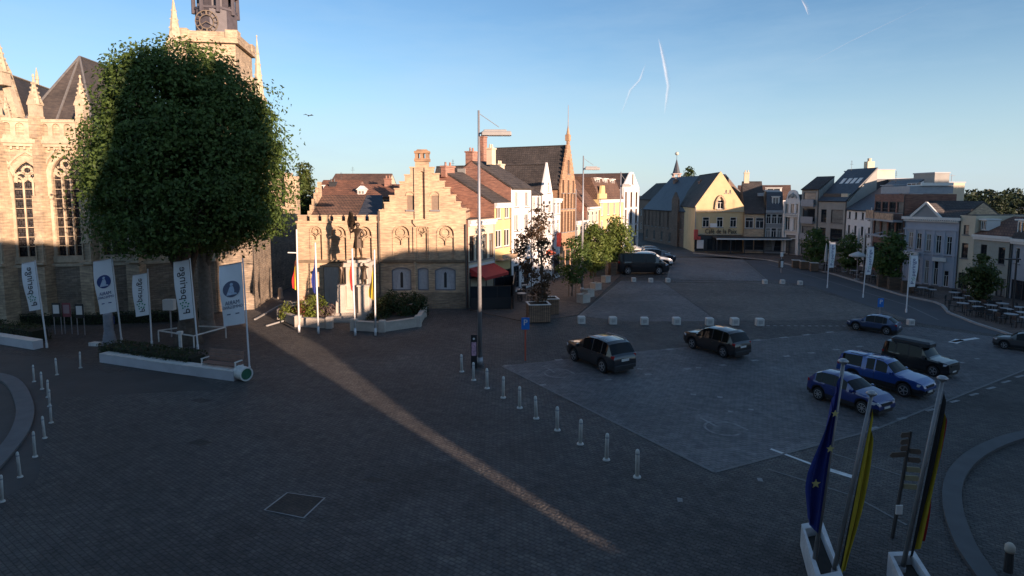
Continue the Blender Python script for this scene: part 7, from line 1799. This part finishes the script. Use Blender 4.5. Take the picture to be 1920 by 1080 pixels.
for i in range(15):
    x = 1788 + (i % 5)*30 + (i//5)*8; y = 566 + (i % 5)*7.5 + (i//5)*11
    cafe_table(x, y, 'white-topped table on the dark terrace at the right edge', 'tables of the right terrace', .122, 1.0)
    for k in range(2):
        a = random.uniform(0, 6.28); q = P(x, y) + Vector((.7*math.cos(a+k*3.1), .7*math.sin(a+k*3.1), 0)); cafe_chair(q, a+k*3.1-R(90), 'black cafe chair on the dark terrace at the right edge', 'chairs of the right terrace', .122)
for i, (x, y) in enumerate([(1545, 508), (1560, 512), (1600, 521), (1620, 526), (1640, 532), (1728, 556), (1745, 560)]):
    cafe_table(x, y, 'small terrace table on the right pavement, in the shade before the flats', 'tables before the flats', .122)
    for k in range(2):
        a = random.uniform(0, 6.28); q = P(x, y) + Vector((.7*math.cos(a+k*3.1), .7*math.sin(a+k*3.1), 0)); cafe_chair(q, a+k*3.1-R(90), 'dark terrace chair on the right pavement before the flats', 'chairs before the flats', .122)
# parasols
def parasol(px, py, ytop, label, open_=False, wpx=0):
    p = P(px, py); H = Z(p, ytop); t = thing('parasol', label, 'parasol', (p.x, p.y, .122), 0, 'parasols on the right pavement'); q = MB(); q.cyl((0, 0, 0), .28, .28, .08, 12); q.cyl((0, 0, .08), .03, .03, H-.1, 8); part('pole', q, M_gpole, t)
    q = MB()
    if open_:
        w_ = wpx/D(p)/2; n = 8; v = [(0, 0, H+.05)] + [(w_*math.cos(R(45*i+22)), w_*math.sin(R(45*i+22)), H-.35) for i in range(n)] + [(w_*math.cos(R(45*i+22)), w_*math.sin(R(45*i+22)), H-.52) for i in range(n)]
        q.add(v, [(0, 1+i, 1+(i+1) % n) for i in range(n)] + [(1+i, 9+i, 9+(i+1) % n, 1+(i+1) % n) for i in range(n)])
    else: q.lathe((0, 0, H*.36), [(.16, 0), (.2, .3), (.13, H*.45), (.05, H*.62), (.03, H*.64)], 10)
    part('canopy', q, plain('parasol_white', (.5, .49, .46), .85, var=.1), t)
for x, y, yt, lab in [(1547, 512, 458, 'tall furled white parasol beside the farthest road banner'), (1583, 512, 434, 'furled white parasol at the left end of the low white house'), (1594, 515, 432, 'furled white parasol, second along the low white house'), (1606, 518, 430, 'furled white parasol, third along the low white house'), (1617, 521, 432, 'furled white parasol at the right end of the low white house')]: parasol(x, y, yt, lab)
parasol(1606, 526, 474, 'open white parasol between two road banners', True, 30)
p0, p1 = P(1622, 527), P(1670, 538); d = p1-p0; t = thing('folding_awning', 'half-folded awning frame jutting out from the russet flats', 'awning', (p0.x, p0.y, 0), math.atan2(d.y, d.x)); W = d.xy.length; z = Z(mid(p0, p1), 441); q = MB(); q.bar((0, -.2, z), (W, -.2, z-.1), .16); part('roll', q, M_fg, t)
q = MB(); q.bar((W*.2, -.2, z), (W*.15, 1.6, z+.3), .06); q.bar((W*.8, -.2, z-.05), (W*.8, 1.6, z+.3), .06); part('arm', q, M_fg, t); q = MB(); q.bar((0, -.2, 0), (0, -.2, z), .1); part('post', q, M_blk, t)
# red parasols, dark awnings and clutter far along the sunny pavement
for x, y, yt, w_, lab in [(1190, 492, 462, 34, 'dark red parasol beyond the yellow-green trees'), (1165, 500, 470, 24, 'brown-red parasol behind the dark van')]:
    parasol(x, y, yt, lab, True, w_)
# ---- a bird over the roofs
b = at(589, 60); z = Z(b, 217); t = thing('bird', 'small dark bird flying above the roofs right of the great tree', 'bird', (b.x, b.y, z), R(30)); q = MB()
q.lathe((0, 0, 0), [(.01, -.2), (.06, -.08), (.07, .05), (.04, .16), (.01, .22)], 8); part('body', MB().take(q, Matrix.Rotation(R(80), 4, 'X')), M_blk, t)
for s in (-1, 1): q = MB(); v = [(0, -.08, 0), (s*.28, -.1, .14), (s*.5, .06, .05), (s*.25, .1, .1), (0, .1, 0)]; q.add(v + [(x, y, zz_+.015) for x, y, zz_ in v], [(0, 1, 2, 3, 4), (9, 8, 7, 6, 5)] + [(i, (i+1) % 5, 5+(i+1) % 5, 5+i) for i in range(5)]); part('wing', q, M_blk, t)
# ---- vapour trails high in the sky
mcl, ntc, bc = _nodes('vapour')
ntc.nodes.remove(bc); df = _n(ntc, 'ShaderNodeBsdfDiffuse'); df.inputs['Color'].default_value = (.9, .9, .92, 1); tr_ = _n(ntc, 'ShaderNodeBsdfTransparent'); mx_ = _n(ntc, 'ShaderNodeMixShader')
tl_ = _n(ntc, 'ShaderNodeBsdfTranslucent'); tl_.inputs['Color'].default_value = (.9, .9, .92, 1); ad_ = _n(ntc, 'ShaderNodeMixShader'); ad_.inputs[0].default_value = .5; ntc.links.new(df.outputs[0], ad_.inputs[1]); ntc.links.new(tl_.outputs[0], ad_.inputs[2])
uvn = _n(ntc, 'ShaderNodeAttribute'); uvn.attribute_name = 'fade'; nz = _n(ntc, 'ShaderNodeTexNoise'); nz.inputs['Scale'].default_value = .012; nz.inputs['Detail'].default_value = 6; tco = _n(ntc, 'ShaderNodeTexCoord'); ntc.links.new(tco.outputs['Object'], nz.inputs['Vector'])
mm_ = _n(ntc, 'ShaderNodeMath', operation='MULTIPLY'); ntc.links.new(uvn.outputs['Fac'], mm_.inputs[0]); ntc.links.new(nz.outputs['Fac'], mm_.inputs[1])
ntc.links.new(mm_.outputs[0], mx_.inputs[0]); ntc.links.new(tr_.outputs[0], mx_.inputs[1]); ntc.links.new(ad_.outputs[0], mx_.inputs[2]); ntc.links.new(mx_.outputs[0], ntc.nodes['Material Output'].inputs['Surface'])
def trail(label, pts, wpx, strength):
    Y = 3000.0; V = []; F = []; A = []; sm = []
    for a, b in zip(pts, pts[1:]):
        for k in range(8): sm.append((a[0]+(b[0]-a[0])*k/8 + random.uniform(-.3, .3), a[1]+(b[1]-a[1])*k/8))
    sm.append(pts[-1]); n = len(sm); prof = [(-1, 0), (-.5, .5), (-.15, 1), (.15, 1), (.5, .5), (1, 0)]
    base = at(sm[0][0], Y); base.z = Z(base, sm[0][1])
    for i, (x, y) in enumerate(sm):
        c = at(x, Y); c.z = Z(c, y); c.x = (x-960)/FPX*(Y*_cp - (c.z-CAMH)*_sp)
        w_ = wpx*3.2*(.5+.5*math.sin(math.pi*(i+.5)/n)); e = math.sin(math.pi*i/(n-1))**.7
        for u, f in prof: V.append((c.x-base.x+u*w_, 12*(1-u*u), c.z-base.z)); A.append(f*e*strength)
    m = len(prof); F = [(i*m+k, i*m+k+1, (i+1)*m+k+1, (i+1)*m+k) for i in range(n-1) for k in range(m-1)]
    me = bpy.data.meshes.new('vapour_trail'); me.from_pydata(V, [], F); me.materials.append(mcl); at_ = me.attributes.new('fade', 'FLOAT', 'POINT'); at_.data.foreach_set('value', A)
    o = _link('vapour_trail', me); o.location = base; tag(o, label, 'vapour trail', 'vapour trails in the sky')
trail('bright curved vapour trail above the far street, the stronger of the close pair', [(1236, 70), (1245, 110), (1254, 160), (1247, 215)], 4.5, .75)
trail('fainter hooked vapour trail left of the bright curved one', [(1212, 118), (1200, 150), (1183, 168), (1165, 215)], 3.5, .42)
trail('short vapour trail at the upper edge of the sky', [(1503, -6), (1512, 10), (1518, 28)], 4, .5)
trail('long thin straight vapour trail slanting across the upper right sky', [(1500, 128), (1600, 75), (1760, -2)], 2.5, .3)
